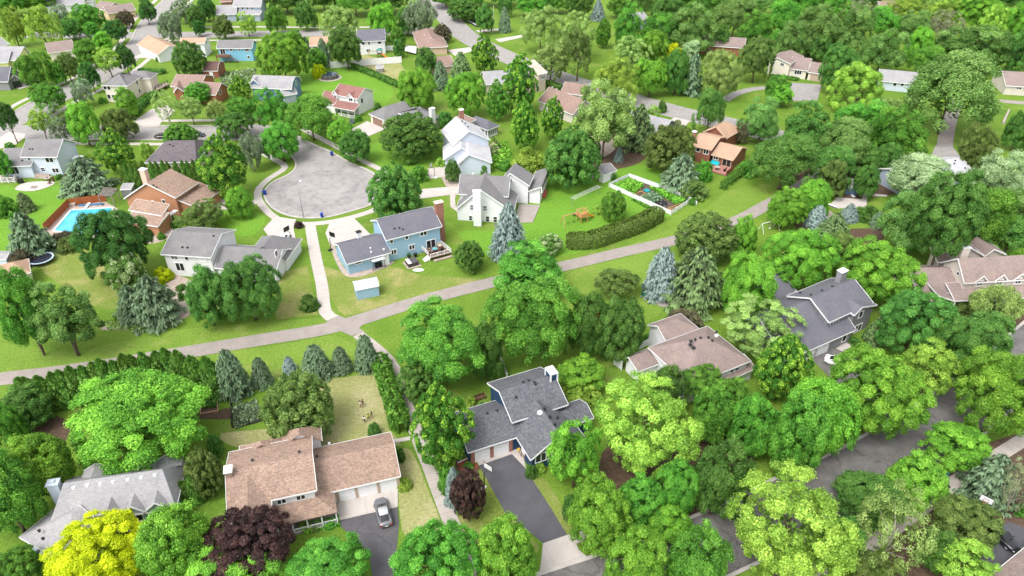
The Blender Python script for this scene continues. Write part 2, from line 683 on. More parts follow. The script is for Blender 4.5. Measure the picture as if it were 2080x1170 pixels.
st = ramp(bnt, [(.40, (.78, .78, .79)), (.48, (1, 1, 1)), (.62, (1, 1, 1)), (.70, (1.22, 1.2, 1.19))])
LK(bnt, noise(bnt, v_, .55, 9, .78), st.inputs[0])
cc = mixc(bnt, cc, st.outputs[0], 1.0, 'MULTIPLY')
bsdf(bnt, bout, cc, .9, .2)

bulb = [(430, 256), (520, 252), (566, 258), (592, 268), (612, 281), (640, 295), (669, 307), (692, 320), (715, 333), (744, 344), (766, 358), (775, 378), (768, 400), (751, 417), (728, 425), (700, 433), (672, 440), (645, 443), (618, 443), (594, 440), (574, 434), (555, 424), (541, 408), (537, 392), (545, 378), (560, 367), (584, 356), (598, 345), (601, 334), (596, 322), (580, 309), (545, 293), (500, 286), (430, 284)]
sheet('cul_de_sac_road', bm_, bulb, .05)
KL = [G(*p) for p in bulb]
ribbon('kerb', kerbm, smoothline(KL[3:20] + KL[20:], 1.5), -.25, .22, .15, .14)
ribbon('road', asph, wl([(-120, 262), (60, 268), (250, 270), (436, 270)]), -5, 5, .045)
ribbon('kerb', kerbm, wl([(105, 284), (250, 284.5), (430, 284.5)]), -.2, .25, .15, .14)
ribbon('kerb', kerbm, wl([(130, 254), (250, 255.5), (430, 255.5)]), -.2, .25, .15, .14)
L = wl([(380, -25), (345, 8), (312, 42), (288, 88), (232, 138), (172, 172), (95, 208), (45, 238), (-30, 268)])
ribbon('road', asph, L, -5, 5, .040)
ribbon('kerb', kerbm, L, -5.4, -4.95, .15, .14)
ribbon('sidewalk', walkc, L, -9.4, -7.6, .03)
ribbon('sidewalk', walkc, L[14:], 7.6, 9.4, .03)
L = wl([(60, 71), (200, 72), (380, 71), (520, 69), (700, 67), (880, 62), (945, 66)])
ribbon('road', asph, L, -4.8, 4.8, .043)
ribbon('sidewalk', walkc, wl([(390, 56), (520, 54.5), (640, 56), (760, 55)]), -1, 1, .03)
ribbon('sidewalk', walkc, wl([(330, 82.5), (430, 82), (600, 81)]), -1, 1, .03)
L = wl([(850, -20), (905, 32), (950, 75), (1040, 120), (1155, 163), (1280, 201), (1380, 229), (1480, 252), (1600, 282), (1700, 300)])
ribbon('road', asph, L, -5.2, 5.2, .047)
ribbon('path', trail, wl([(-60, 782), (-10, 771.5), (130, 754.5), (330, 723.5), (520, 692), (680, 664), (840, 615.5), (985, 577.5), (1153, 539), (1270, 511), (1375, 487), (1490, 451), (1553, 419), (1610, 388), (1665, 352), (1720, 318)]), -1.75, 1.75, .055)
sheet('path', trail, [(668, 650), (688, 641), (703, 647), (760, 638), (729, 667), (741, 674), (715, 683), (690, 672), (640, 676)], .058)
ribbon('sidewalk', walkc, wl([(629, 452), (641, 520), (654, 580), (661, 634), (680, 647)]), -1.15, 1.15, .036)
ribbon('sidewalk', walko, wl([(727, 679), (760, 704), (790, 733), (811, 772), (826, 825), (846, 880), (870, 940), (893, 1000), (916, 1060), (936, 1105), (955, 1160), (970, 1210)]), -1.05, 1.05, .038)
ribbon('sidewalk', walkc, wl([(527, 308), (556, 323), (579, 340), (548, 362), (527, 382), (524, 402), (538, 424), (556, 440), (580, 452), (629, 455), (676, 450), (712, 442), (752, 430), (775, 418)]), -.9, .9, .034)
ribbon('sidewalk', walkc, wl([(615, 262), (662, 287), (728, 322), (774, 345), (800, 362)]), -.9, .9, .034)
ribbon('sidewalk', walkc, wl([(130, 291), (250, 292), (330, 293), (420, 293), (520, 300)]), -.9, .9, .034)
ribbon('sidewalk', walkc, wl([(318, 245.5), (430, 244.5), (540, 243)]), -.9, .9, .034)
up = wl([(1010, 1205), (1095, 1168), (1196, 1136), (1256, 1112), (1401, 1055), (1486, 1017), (1653, 937), (1694, 921), (1861, 825), (1943, 767), (2010, 715), (2100, 640)])
ribbon('road', asphm, up, 0, -8.8, .042)
ribbon('kerb', kerbm, up, -.1, .38, .15, .14)
ribbon('kerb', kerbm, up, -9.15, -8.7, .15, .14)
ribbon('sidewalk', walkc, up[3:16], 2.6, 4.1, .034)
ribbon('sidewalk', walko, wl([(1560, 1200), (1640, 1165), (1722, 1134), (1830, 1062), (1900, 1010), (1960, 966), (2060, 905), (2130, 860)]), -1.0, 1.0, .034)
# driveways
sheet('driveway', asphd, [(973, 946), (1040, 923), (1066, 951), (1119, 1033), (1152, 1087), (1103, 1104), (1026, 1041)], .062)
sheet('driveway', conc, [(973, 946), (961, 924), (1040, 898), (1052, 910), (1064, 930), (1068, 952), (1041, 924)], .058)
sheet('driveway', conc, [(1103, 1104), (1152, 1087), (1188, 1078), (1195, 1090), (1168, 1098), (1176, 1118), (1200, 1136), (1094, 1171), (1098, 1150)], .058)
sheet('driveway', conc, [(684, 1014), (808, 984), (808, 1030), (682, 1059)], .058)
sheet('driveway', asphc, [(682, 1059), (808, 1030), (811, 1064), (806, 1110), (810, 1210), (762, 1215), (750, 1125), (708, 1085)], .062)
sheet('driveway', asphm, [(1640, 722), (1692, 706), (1745, 728), (1800, 800), (1840, 850), (1790, 880), (1720, 800)], .062)
sheet('walkway', conc, [(1686, 716), (1722, 692), (1736, 699), (1702, 722)], .06)
sheet('driveway', conc, [(535, 466), (558, 440), (602, 446), (596, 462), (601, 488), (590, 507), (560, 500)], .058)
sheet('driveway', conc, [(671, 450), (716, 440), (752, 476), (700, 505), (668, 492), (661, 474)], .058)
sheet('driveway', conc, [(713, 263), (746, 246), (783, 262), (742, 280)], .058)
sheet('driveway', conc, [(868, 343), (904, 338), (904, 360), (864, 364)], .058)
sheet('driveway', conc, [(850, 385), (932, 378), (932, 394), (852, 404)], .058)
sheet('walkway', conc, [(914, 394), (924, 393), (925, 418), (934, 428), (930, 432), (915, 420)], .06)
sheet('driveway', conc, [(272, 246), (308, 222), (340, 214), (356, 226), (330, 246), (322, 257), (288, 258)], .058)
sheet('driveway', conc, [(-10, 284), (20, 268), (52, 272), (50, 280), (30, 295), (-10, 305)], .058)
sheet('driveway', conc, [(420, 402), (452, 405), (478, 418), (520, 405), (528, 412), (478, 428), (430, 424)], .056)
sheet('driveway', conc, [(1350, 254), (1370, 238), (1402, 246), (1386, 262)], .058)
sheet('driveway', conc, [(908, 102), (955, 96), (960, 104), (925, 114)], .058)
sheet('driveway', conc, [(965, 62), (1014, 58), (1016, 62), (972, 66)], .058)
sheet('driveway', conc, [(1005, 80), (1066, 70), (1066, 75), (1016, 86)], .058)
sheet('driveway', asph, [(1608, 168), (1669, 172), (1660, 205), (1600, 206)], .058)
ribbon('driveway', asph, wl([(1472, 204), (1490, 193), (1520, 183), (1560, 179), (1605, 188)]), -1.6, 1.6, .056)
ribbon('driveway', trail, wl([(1945, 200), (1930, 240), (1922, 275), (1916, 320)]), -2.0, 2.0, .056)
sheet('driveway', asph, [(1900, 296), (1932, 295), (1948, 315), (1960, 330), (1880, 345)], .059)
ribbon('driveway', trail, wl([(2030, 205), (2060, 208), (2120, 212)]), -1.6, 1.6, .056)
sheet('driveway', asphd, [(1985, 1095), (2050, 1060), (2110, 1085), (2020, 1165), (1990, 1150)], .062)
sheet('patio', conc, [(1684, 418), (1700, 401), (1762, 406), (1758, 425), (1745, 422), (1700, 424)], .06)
sheet('walkway', conc, [(1748, 403), (1756, 392), (1802, 396), (1802, 400), (1765, 399), (1760, 408)], .062)
sheet('walkway', conc, [(797, 893), (842, 885), (846, 892), (800, 900)], .045)
sheet('driveway', conc, [(320, 92), (352, 103), (310, 118), (268, 118), (290, 108)], .056)
sheet('driveway', conc, [(12, 172), (45, 168), (70, 160), (74, 170), (40, 182)], .056)
sheet('patio', conc, [(30, 384), (50, 372), (95, 368), (112, 372), (98, 380), (70, 388), (46, 388)], .06, .8)
# ------------------------------------------------------------------ building kit
WHITE = mk('white trim paint', (.74, .74, .75), .55, .03, .5)
GLASS = mk('dark window glass', (.018, .021, .025), .08, .3, .7, spec=.5)
GLASS2 = mk('bright window glass', (.16, .19, .22), .10, .5, .6, spec=.5)
VENTM = mk('dark roof vent metal', (.03, .03, .033), .6)
VENTW = mk('pale roof vent metal', (.72, .72, .72), .5)
BRICK = mk('pinkish chimney brick', (.36, .17, .13), .9, .2, 3.0, fine=.3)
WOODT = mk('brown stained wood', (.17, .085, .06), .8, .25, 2.0, fine=.25)
WOODG = mk('weathered grey wood', (.27, .24, .22), .9, .2, 2.5, fine=.3)
WOODL = mk('tan new wood', (.50, .30, .14), .8, .18, 2.0, fine=.15)
WOODR = mk('red brown fence wood', (.36, .105, .035), .8, .2, 2.0, fine=.2)
BLACK = mk('black plastic', (.014, .014, .016), .5)
STEEL = mk('grey steel pole', (.30, .30, .31), .45, .06, metal=.3)
WALLM = {}


def wallm(name, col, lines=.10):
    if name not in WALLM:
        WALLM[name] = mk(name, col, .65, .04, .5, lines=lines, fine=.04)
    return WALLM[name]


class Blk:
    """one roofed block; A-B (picture points) is its near eave at height ze, v runs away from A-B to the left of it"""

    def __init__(s, A, B, ze, D=None, r=None, R=None, RB=None, C=None, ridge='u', apex=None, far=None, dirp=None,
                 Lm=None, hl=0, hr=0, rp=.5, zf=None, z0=0.0, oh=.4, L0=0.0, L1=0.0, gambrel=False, t=.16, nofar=None, nonear=False):
        a = Vector(A) if len(A) == 3 else G(A[0], A[1], ze)
        if dirp:
            u = (G(*dirp[1], ze) - G(*dirp[0], ze))
        else:
            u = G(B[0], B[1], ze) - a
        u.z = 0
        u.normalize()
        L = Lm if Lm else ((G(B[0], B[1], ze) - a).dot(u) if B else 6.0)
        v = Vector((-u.y, u.x, 0))
        a = a - u * L0
        L += L0 + L1
        if C:
            D = (G(C[0], C[1], ze) - a).dot(v)
        if ridge == 'u':
            if R or RB:
                p = hitplane(*(R or RB), a if R else a + u * L, u)
                bb = (p - a).dot(v)
                if D is None:
                    D = bb / rp
                if r is None:
                    r = p.z - ze
                if not (2.2 < D < 16 and .28 < r / (D * rp) < .92):
                    # the pixel alone is too weak a hold here: keep an ordinary pitch and fit the depth
                    best = None
                    for i in range(20, 150):
                        d_ = i * .1
                        q = (a if R else a + u * L) + v * (d_ * rp)
                        q.z = ze + .46 * d_ * rp
                        e = (Vector(proj(q)) - Vector(R or RB)).length
                        if best is None or e < best[0]:
                            best = (e, d_)
                    D = best[1]
                    r = .46 * D * rp
        else:
            if apex:
                p = hitplane(apex[0], apex[1], a, v)
                f = (p - a).dot(u)
                if r is None:
                    r = p.z - ze
                    if r < .2 * f:
                        r = .45 * f
                if not Lm:
                    L = f * 2 if B is None or dirp else L
                rp = 1 - f / L
                if far:
                    q = G(far[0], far[1], p.z)
                    D = (q - a).dot(v)
        s.ze, s.z0, s.oh, s.t = ze, z0, oh, t
        s.O, s.u, s.v, s.L, s.D, s.r = a, u, v, L, D, r
        # ridge frame: e runs along the ridge, w across it
        if ridge == 'u':
            s.ro, s.e, s.w, s.le, s.lw = a.copy(), u, v, L, D
        else:
            s.ro, s.e, s.w, s.le, s.lw = a + u * L, v, -u, D, L
        s.hl, s.hr, s.rp = hl, hr, rp
        s.zf = ze if zf is None else zf
        s.gambrel = gambrel
        s.nofar = (ridge == 'v') if nofar is None else nofar
        s.nonear = nonear

    def P(s, a, b, z):
        p = s.O + s.u * a + s.v * b
        return Vector((p.x, p.y, z))

    def Q(s, a, b, z):
        p = s.ro + s.e * a + s.w * b
        return Vector((p.x, p.y, z))

    def prof(s):
        """roof section across the ridge: (b, z)"""
        k = s.lw * s.rp
        zr = s.ze + s.r
        if s.gambrel:
            return [(0, s.ze), (k * .30, s.ze + s.r * .62), (k, zr), (s.lw - (s.lw - k) * .30, s.zf + s.r * .62), (s.lw, s.zf)]
        if s.rp >= .99:
            return [(0, s.ze), (s.lw, zr)]
        return [(0, s.ze), (k, zr), (s.lw, s.zf)]

    def zroof(s, b):
        pr = s.prof()
        for (b0, z0), (b1, z1) in zip(pr, pr[1:]):
            if b <= b1:
                return z0 + (z1 - z0) * (b - b0) / (b1 - b0 + 1e-9)
        return pr[-1][1]

    def walls(s, mb):
        oh, t = s.oh, s.t + .02
        prof = [(oh, s.zroof(oh) - t)] + [(b, z - t) for b, z in s.prof()[1:-1]] + [(s.lw - oh, s.zroof(s.lw - oh) - t)]
        if len(s.prof()) == 2:
            prof = [(oh, s.zroof(oh) - t), (s.lw - oh, s.zroof(s.lw - oh) - t)]
        for a, h in ((oh, s.hl), (s.le - oh, s.hr)):
            pr = prof if not h else [(oh, s.ze + oh * .3 - t), (s.lw - oh, s.zf + oh * .3 - t)]
            mb.poly([s.Q(a, oh, s.z0)] + [s.Q(a, b, z) for b, z in pr] + [s.Q(a, s.lw - oh, s.z0)])
        for b, z in ((oh, prof[0][1]), (s.lw - oh, prof[-1][1])):
            mb.poly([s.Q(oh, b, s.z0), s.Q(s.le - oh, b, s.z0), s.Q(s.le - oh, b, z), s.Q(oh, b, z)])

    def roof(s, mb, trim):
        pr = s.prof()
        n = len(pr)
        hip = s.hl or s.hr
        t = s.t
        for i in range(n - 1):
            (b0, z0), (b1, z1) = pr[i], pr[i + 1]
            f0 = 1.0 if (hip and 0 < i) else 0.0
            f1 = 1.0 if (hip and i + 1 < n - 1) else 0.0
            pts = [s.Q(s.hl * f0, b0, z0), s.Q(s.le - s.hr * f0, b0, z0), s.Q(s.le - s.hr * f1, b1, z1), s.Q(s.hl * f1, b1, z1)]
            mb.slab(pts, t)
        if s.hl:
            mb.slab([s.Q(0, s.lw, s.zf), s.Q(0, 0, s.ze), s.Q(s.hl, s.lw * s.rp, s.ze + s.r)], t)
        if s.hr:
            mb.slab([s.Q(s.le, 0, s.ze), s.Q(s.le, s.lw, s.zf), s.Q(s.le - s.hr, s.lw * s.rp, s.ze + s.r)], t)
        if trim is not None:
            d = .03
            for k in (0, n - 1):
                b, z = pr[k]
                bo = b + (-d if k == 0 else d)
                trim.beam(s.Q(0, bo, z - t * .62), s.Q(s.le, bo, z - t * .62), .05, t + .06)
            for a, h in ((-d, s.hl), (s.le + d, s.hr)):
                if (a < 0 and s.nonear) or (a > 0 and s.nofar and not h):
                    continue
                if h:
                    trim.beam(s.Q(a, 0, s.ze - t * .62), s.Q(a, s.lw, s.zf - t * .62), .05, t + .06)
                else:
                    for (b0, z0), (b1, z1) in zip(pr, pr[1:]):
                        trim.beam(s.Q(a, b0, z0 - t * .45), s.Q(a, b1, z1 - t * .45), .05, t + .08)

    def face(s, f):
        """origin and outward normal of a wall"""
        if f == 'n':
            return s.P(0, s.oh, 0), -s.v, s.u
        if f == 'f':
            return s.P(0, s.D - s.oh, 0), s.v, -s.u
        if f == 'l':
            return s.P(s.oh, 0, 0), -s.u, -s.v
        return s.P(s.L - s.oh, 0, 0), s.u, s.v

    def onroof(s, px, py, far=False):
        pr = s.prof()
        i = (len(pr) - 2) if far else 0
        if s.gambrel:
            i = 1
        p0, p1 = s.Q(0, *pr[i]), s.Q(0, *pr[i + 1])
        n = s.e.cross(p1 - p0).normalized()
        return hitplane(px, py, p0, n), n


class House:
    def __init__(s, name, label, cat, base, wall, roof, trim=WHITE):
        s.root = thing(name, label, cat, base)
        s.wm, s.rm, s.tm = wall, roof, trim
        s.blocks = []

    def add(s, *a, wall=None, roofm=None, trim=True, walls=True, **k):
        b = Blk(*a, **k)
        if walls:
            mb = MB()
            b.walls(mb)
            mb.build('wall', wall or s.wm, s.root)
        mb, tb = MB(), MB()
        b.roof(mb, tb if trim else None)
        b.ro_ob = mb.build('roof', roofm or s.rm, s.root)
        if trim:
            tb.build('fascia', s.tm, s.root)
        s.blocks.append(b)
        return b

    def win(s, b, f, px, py, w, h, n=1, name='window', glass=None, frame=None, grid=False):
        o, nn, uu = b.face(f)
        c = hitplane(px, py, o, nn)
        c.z = max(c.z, b.z0 + h / 2 + .05)
        mb, pb = MB(), MB()
        fw = .13
        W, Hh = w + fw * 2, h + fw * 2
        z = Vector((0, 0, 1))
        for k in (-1, 1):
            mb.box(c + z * (k * (h / 2 + fw / 2)) + nn * .035, (W, .09, fw), uu)
            mb.box(c + uu * (k * (w / 2 + fw / 2)) + nn * .035, (fw, .09, h), uu)
        for k in range(1, n):
            mb.box(c + uu * (-w / 2 + w * k / n) + nn * .035, (.11, .09, h), uu)
        if grid:
            mb.box(c + nn * .03, (w, .06, .06), uu)
        o1 = mb.build(name, frame or WHITE, s.root)
        pb.box(c + nn * .01, (w, .03, h), uu)
        pb.build('pane', glass or GLASS, o1)
        return o1

    def gdoor(s, b, f, px, py, w, h, m=None):
        o, nn, uu = b.face(f)
        c = hitplane(px, py, o, nn)
        c.z = h / 2 + .05
        mb = MB()
        k = 4
        for i in range(k):
            mb.box(c + Vector((0, 0, -h / 2 + h * (i + .5) / k)) + nn * (.03), (w, .05, h / k - .035), uu)
        mb.box(c + nn * .005, (w, .03, h), uu)
        return mb.build('garage_door', m or WHITE, s.root)

    def door(s, b, f, px, py, w=1.0, h=2.1, m=None):
        o, nn, uu = b.face(f)
        c = hitplane(px, py, o, nn)
        c.z = b.z0 + h / 2 + .1
        mb = MB()
        mb.box(c + nn * .03, (w, .06, h), uu)
        return mb.build('door', m or WHITE, s.root)

    def vents(s, b, pts, m=None, far=False, size=.27):
        for (px, py) in pts:
            p, n = b.onroof(px, py, far)
            mb = MB()
            mb.box(p + Vector((0, 0, .06)), (size, size, .24), b.u)
            mb.box(p + Vector((0, 0, .20)), (size * 1.25, size * 1.25, .06), b.u)
            mb.build('roof_vent', m or VENTM, b.ro_ob)

    def chimney(s, px, py, z, u, w, d, ztop, m=None, zb=0.0, cap=None, capm=None):
        """(px, py) is where its middle meets height z"""
        p = G(px, py, z)
        mb = MB()
        mb.box((p.x, p.y, (zb + ztop) / 2), (w, d, ztop - zb), u)
        o = mb.build('chimney', m or s.wm, s.root)
        c = MB()
        c.box((p.x, p.y, ztop + .08), (w + .22, d + .22, .16), u)
        c.box((p.x, p.y, ztop + .28), (w * .4, d * .4, .24), u)
        c.build('chimney_cap', capm or WHITE, o)
        return o

    def dormer(s, b, a, w, zb, h, dd, r, win=True, glass=None):
        """gabled dormer on the near slope: a = place along the eave, dd = setback of its face from the eave"""
        u, v = b.u, b.v
        z = zb + h
        L = 6.0
        q = [b.P(a - w / 2, dd, z), b.P(a + w / 2, dd, z), b.P(a + w / 2, dd + L, z), b.P(a - w / 2, dd + L, z)]
        k0, k1 = b.P(a, dd - .15, z + r), b.P(a, dd + L, z + r)
        w2 = w / 2 + .3
        dz = r * .3 / (w / 2)
        # the sides end where the big roof rises through them
        sl = b.r / (b.lw * b.rp)
        def meet(zz):
            return max(.4, (zz - b.ze) / sl - dd)
        mb = MB()
        l0 = meet(z - dz) + .2
        l1 = meet(z + r) + .1
        for sg in (-1, 1):
            e0, e1 = b.P(a + sg * w2, dd - .25, z - dz), b.P(a + sg * w2, dd + l0, z - dz)
            kk0, kk1 = b.P(a, dd - .25, z + r), b.P(a, dd + l1, z + r)
            mb.slab([e0, kk0, kk1, e1] if sg < 0 else [kk0, e0, e1, kk1], .12)
        d = mb.build('dormer', s.rm, s.root)
        wb = MB()
        wb.poly([b.P(a - w / 2, dd, zb), b.P(a + w / 2, dd, zb), b.P(a + w / 2, dd, z - .1), b.P(a, dd, z + r - .14), b.P(a - w / 2, dd, z - .1)])
        for sg in (-1, 1):
            wb.poly([b.P(a + sg * w / 2, dd, zb), b.P(a + sg * w / 2, dd + l0, z - .12), b.P(a + sg * w / 2, dd, z - .12)])
        wb.build('dormer_wall', s.wm, d)
        tb = MB()
        for sg in (-1, 1):
            tb.beam(b.P(a + sg * w2, dd - .29, z - dz - .05), b.P(a, dd - .29, z + r - .05), .06, .22)
        tb.build('dormer_trim', s.tm, d)
        if win:
            fb, pb = MB(), MB()
            c = b.P(a, dd, zb + h * .55)
            ww, hh = w * .52, h * .62
            for k in (-1, 1):
                fb.box(c + Vector((0, 0, k * (hh / 2 + .05))) - v * .03, (ww + .2, .08, .1), u)
                fb.box(c + u * (k * (ww / 2 + .05)) - v * .03, (.1, .08, hh), u)
            fb.box(c - v * .03, (.07, .06, hh), u)
            pb.box(c - v * .01, (ww, .03, hh), u)
            fb.build('dormer_window', WHITE, d)
            pb.build('dormer_pane', glass or GLASS, d)
        return d

    def porch(s, pts, z, posts=.14):
        mb = MB()
        for p in pts:
            mb = MB()
            mb.box((p.x, p.y, z / 2), (posts, posts, z))
            mb.build('porch_post', WHITE, s.root)


def rail(name, L, h, m, parent, step=1.6, bal=.0, z0=0.0, solid=False):
    """posts, two rails and balusters along a world line, one part"""
    mb = MB()
    for p, q in zip(L, L[1:]):
        p, q = Vector((p.x, p.y, z0)), Vector((q.x, q.y, z0))
        d = (q - p)
        n = max(1, round(d.length / step))
        for i in range(n + 1):
            c = p + d * (i / n)
            mb.box((c.x, c.y, z0 + h / 2), (.13, .13, h), d)
        for zz in (h * .95, h * .18):
            mb.beam(p + Vector((0, 0, zz)), q + Vector((0, 0, zz)), .07, .10)
        if solid:
            mb.beam(p + Vector((0, 0, h * .55)), q + Vector((0, 0, h * .55)), .04, h * .72)
        elif bal:
            k = max(1, int(d.length / bal))
            for i in range(k):
                c = p + d * ((i + .5) / k)
                mb.box((c.x, c.y, z0 + h * .56), (.045, .03, h * .76), d)
    return mb.build(name, m, parent)


S_TAN = shingle('tan brown shingles', (.285, .202, .160))
S_SLATE = shingle('slate grey shingles', (.115, .120, .135), .32)
S_GREY = shingle('mid grey shingles', (.19, .186, .192), .14)
S_LGREY = shingle('light grey shingles', (.30, .295, .31), .14)
S_PALE = shingle('pale silver shingles', (.46, .46, .485), .08)
S_PINK = shingle('dusty pink brown shingles', (.245, .192, .178), .16)
S_BLUEGREY = shingle('blue grey shingles', (.135, .135, .16), .10)
S_MAROON = shingle('maroon brown shingles', (.24, .125, .11), .15)
S_ORANGE = shingle('orange tan shingles', (.42, .28, .20), .12)
S_BROWN = shingle('brown shingles', (.265, .185, .16), .14)
S_DKBROWN = shingle('dark brown shingles', (.14, .085, .075), .2)
S_DARK = shingle('dark violet grey shingles', (.13, .115, .125), .3)
W_WHITE = wallm('white siding', (.70, .70, .715))
W_BLUE = wallm('light blue siding', (.27, .42, .545))
W_BLUE2 = wallm('sky blue siding', (.20, .44, .60))
W_NAVY = wallm('navy siding', (.022, .055, .115))
W_PALEBLUE = wallm('pale grey blue siding', (.53, .59, .68))
W_CREAM = wallm('cream siding', (.70, .64, .55))
W_BEIGE = wallm('warm beige siding', (.56, .50, .45))
W_BRICKO = wallm('orange brown siding', (.42, .205, .115))
W_BRICKR = wallm('red brick wall', (.25, .10, .065))
W_GREY = wallm('grey siding', (.225, .225, .245))
W_SLATEB = wallm('slate blue siding', (.12, .20, .31))
W_YELLOW = wallm('yellow green siding', (.60, .60, .27))
W_LBLUEG = wallm('pale blue grey siding', (.33, .38, .46))
UP = Vector((0, 0, 1))

# ---- 1 tan house with the three-car garage
h = House('house', 'tan brown shingled house with white three-car garage and long front porch', 'house', G(640, 1000), W_WHITE, S_TAN)
m1 = h.add((460.6, 1036), (643.5, 995.6), 5.3, RB=(634.6, 921))
g1 = h.add((680.8, 997.6), (813.5, 967.1), 2.75, RB=(801.7, 900.3), L0=3.0)
po = Blk((589.4, 1063), (684.7, 1040), 2.55, D=4.4, r=1.9, rp=1.0, L0=6.0, oh=.3)
mb = MB()
d_ = 3.4
mb.slab([po.P(0, 0, 2.55), po.P(po.L, 0, 2.55), po.P(po.L - d_, d_, 4.15), po.P(0, d_, 4.15)], .14)
mb.slab([po.P(po.L, 0, 2.55), po.P(po.L, 6.2, 2.55), po.P(po.L - d_, 6.2, 4.15), po.P(po.L - d_, d_, 4.15)], .14)
mb.build('porch_roof', S_TAN, h.root)
fg = h.add(m1.P(.05, -2.4, 5.2).to_tuple(), None, 5.22, ridge='v', dirp=((460.6, 1036), (643.5, 995.6)), Lm=5.3, D=6.2, r=1.35)
for x, y in ((703, 1006), (746, 996), (790, 985)):
    h.gdoor(g1, 'n', x, y, 2.75, 2.15)
for x, y in ((724.5, 1000), (769, 989.5), (686, 1008), (809, 980)):
    o, nn, uu = g1.face('n')
    c = hitplane(x, y, o, nn); c.z = 1.2
    MB().box(c + nn * .05, (.42, .10, 2.4), uu).build('brick_pier', mk('tan brick', (.42, .33, .26), .9, .15, 3.0), h.root)
h.win(m1, 'n', 572, 1018.5, 1.0, .75, 2)
h.win(m1, 'n', 611, 1010, 1.0, .75, 2)
h.chimney(467, 966, 6.4, m1.u, .85, 1.15, 7.5, zb=4.0, m=S_TAN)
h.vents(m1, [(513, 936), (608, 919)], far=True)
h.vents(g1, [(644, 928)], far=True)
h.vents(g1, [(669, 902)], VENTW, far=True)
e0, e1 = po.P(po.L - .2, .25, 0), po.P(po.L - 7.5, .25, 0)
h.porch([e0 + (e1 - e0) * k for k in (0, .25, .5, .75, 1)], 2.45)
rail('porch_rail', [e0, e1], .95, WHITE, h.root, 1.8, .16)
mb = MB(); mb.slab([po.P(po.L - 8, .1, .22), po.P(po.L - .1, .1, .22), po.P(po.L - .1, 4.2, .22), po.P(po.L - 8, 4.2, .22)], .22)
mb.build('porch_floor', WOODG, h.root)
b1 = h.add(m1.P(m1.L * .60, m1.D - .5, 4.6).to_tuple(), None, 4.4, ridge='v', dirp=((460.6, 1036), (643.5, 995.6)), Lm=5.6, D=3.2, r=2.1, hr=2.0, nonear=True)
b2 = h.add(m1.P(m1.L * .10, m1.D - .5, 4.6).to_tuple(), None, 4.2, ridge='v', dirp=((460.6, 1036), (643.5, 995.6)), Lm=6.4, D=2.4, r=1.7, hr=1.6, nonear=True)

# ---- 2 navy house with slate roof
h = House('house', 'navy blue house under slate grey roofs at the head of the wide black driveway', 'house', G(1060, 870), W_NAVY, S_SLATE)
m2 = h.add((1040.2, 858.5), (1154.2, 821.7), 4.6, R=(1006.1, 798.3), z0=2.0)
g2 = h.add((950.5, 919.5), (1038.4, 891.7), 2.9, R=(958.6, 849.5), L1=5)
f2 = h.add((1077.9, 934.7), None, 2.9, ridge='v', apex=(1138, 883.6), far=(1088.7, 811.8), dirp=((1040.2, 858.5), (1154.2, 821.7)))
s2 = h.add((1150, 868), (1206, 849), 2.8, R=(1142.5, 834), L0=1)
mb = MB(); mb.slab([m2.P(.4, .4, 2.2), m2.P(m2.L - .4, .4, 2.2), m2.P(m2.L - .4, m2.D - .4, 2.2), m2.P(.4, m2.D - .4, 2.2)], 2.2)
mb.build('wall', W_NAVY, h.root)
for x, y in ((979, 919), (1018, 907)):
    h.gdoor(g2, 'n', x, y, 3.0, 2.1)
for x, y in ((960, 925), (998.5, 914), (1037, 902)):
    o, nn, uu = g2.face('n')
    c = hitplane(x, y, o, nn); c.z = 1.2
    MB().box(c + nn * .06, (.55, .12, 2.4), uu).build('brick_pier', BRICK, h.root)
h.win(f2, 'n', 1104, 927, 2.4, 1.5, 3)
mb = MB()
o, nn, uu = f2.face('l')
MB().box(f2.P(.36, 3.2, 1.2), (.05, 1.1, 2.2), f2.u).build('door', WHITE, h.root)
h.vents(m2, [(1085.5, 777.5), (1088, 781), (1074, 774), (1063, 777.5)], far=True)
h.vents(m2, [(1048.5, 808)])
h.vents(g2, [(990, 841), (1010, 835)], far=True)
for x, y in ((1106, 831), (1117, 847), (1133, 849), (1127, 863)):
    p, n = f2.onroof(x, y, True)
    MB().box(p + UP * .1, (.3, .3, .35), f2.u).build('roof_vent', VENTM, f2.ro_ob)
p, n = f2.onroof(1097, 839, True)
MB().lathe([(.42, -.1), (.42, .15), (.3, .32), (.05, .4)], p, 14).build('sky_dome', VENTW, f2.ro_ob, smooth=True)
ch = h.chimney(1119, 788, 4.2, m2.u, 1.1, 1.7, 7.6, zb=0)
pc = G(1119, 788, 4.2)
tb = MB()
for a in (-1, 1):
    for b in (-1, 1):
        q = pc + m2.u * (a * .55) + m2.v * (b * .85)
        tb.box((q.x, q.y, 3.8), (.22, .22, 7.6), m2.u)
tb.build('corner_trim', WHITE, ch)

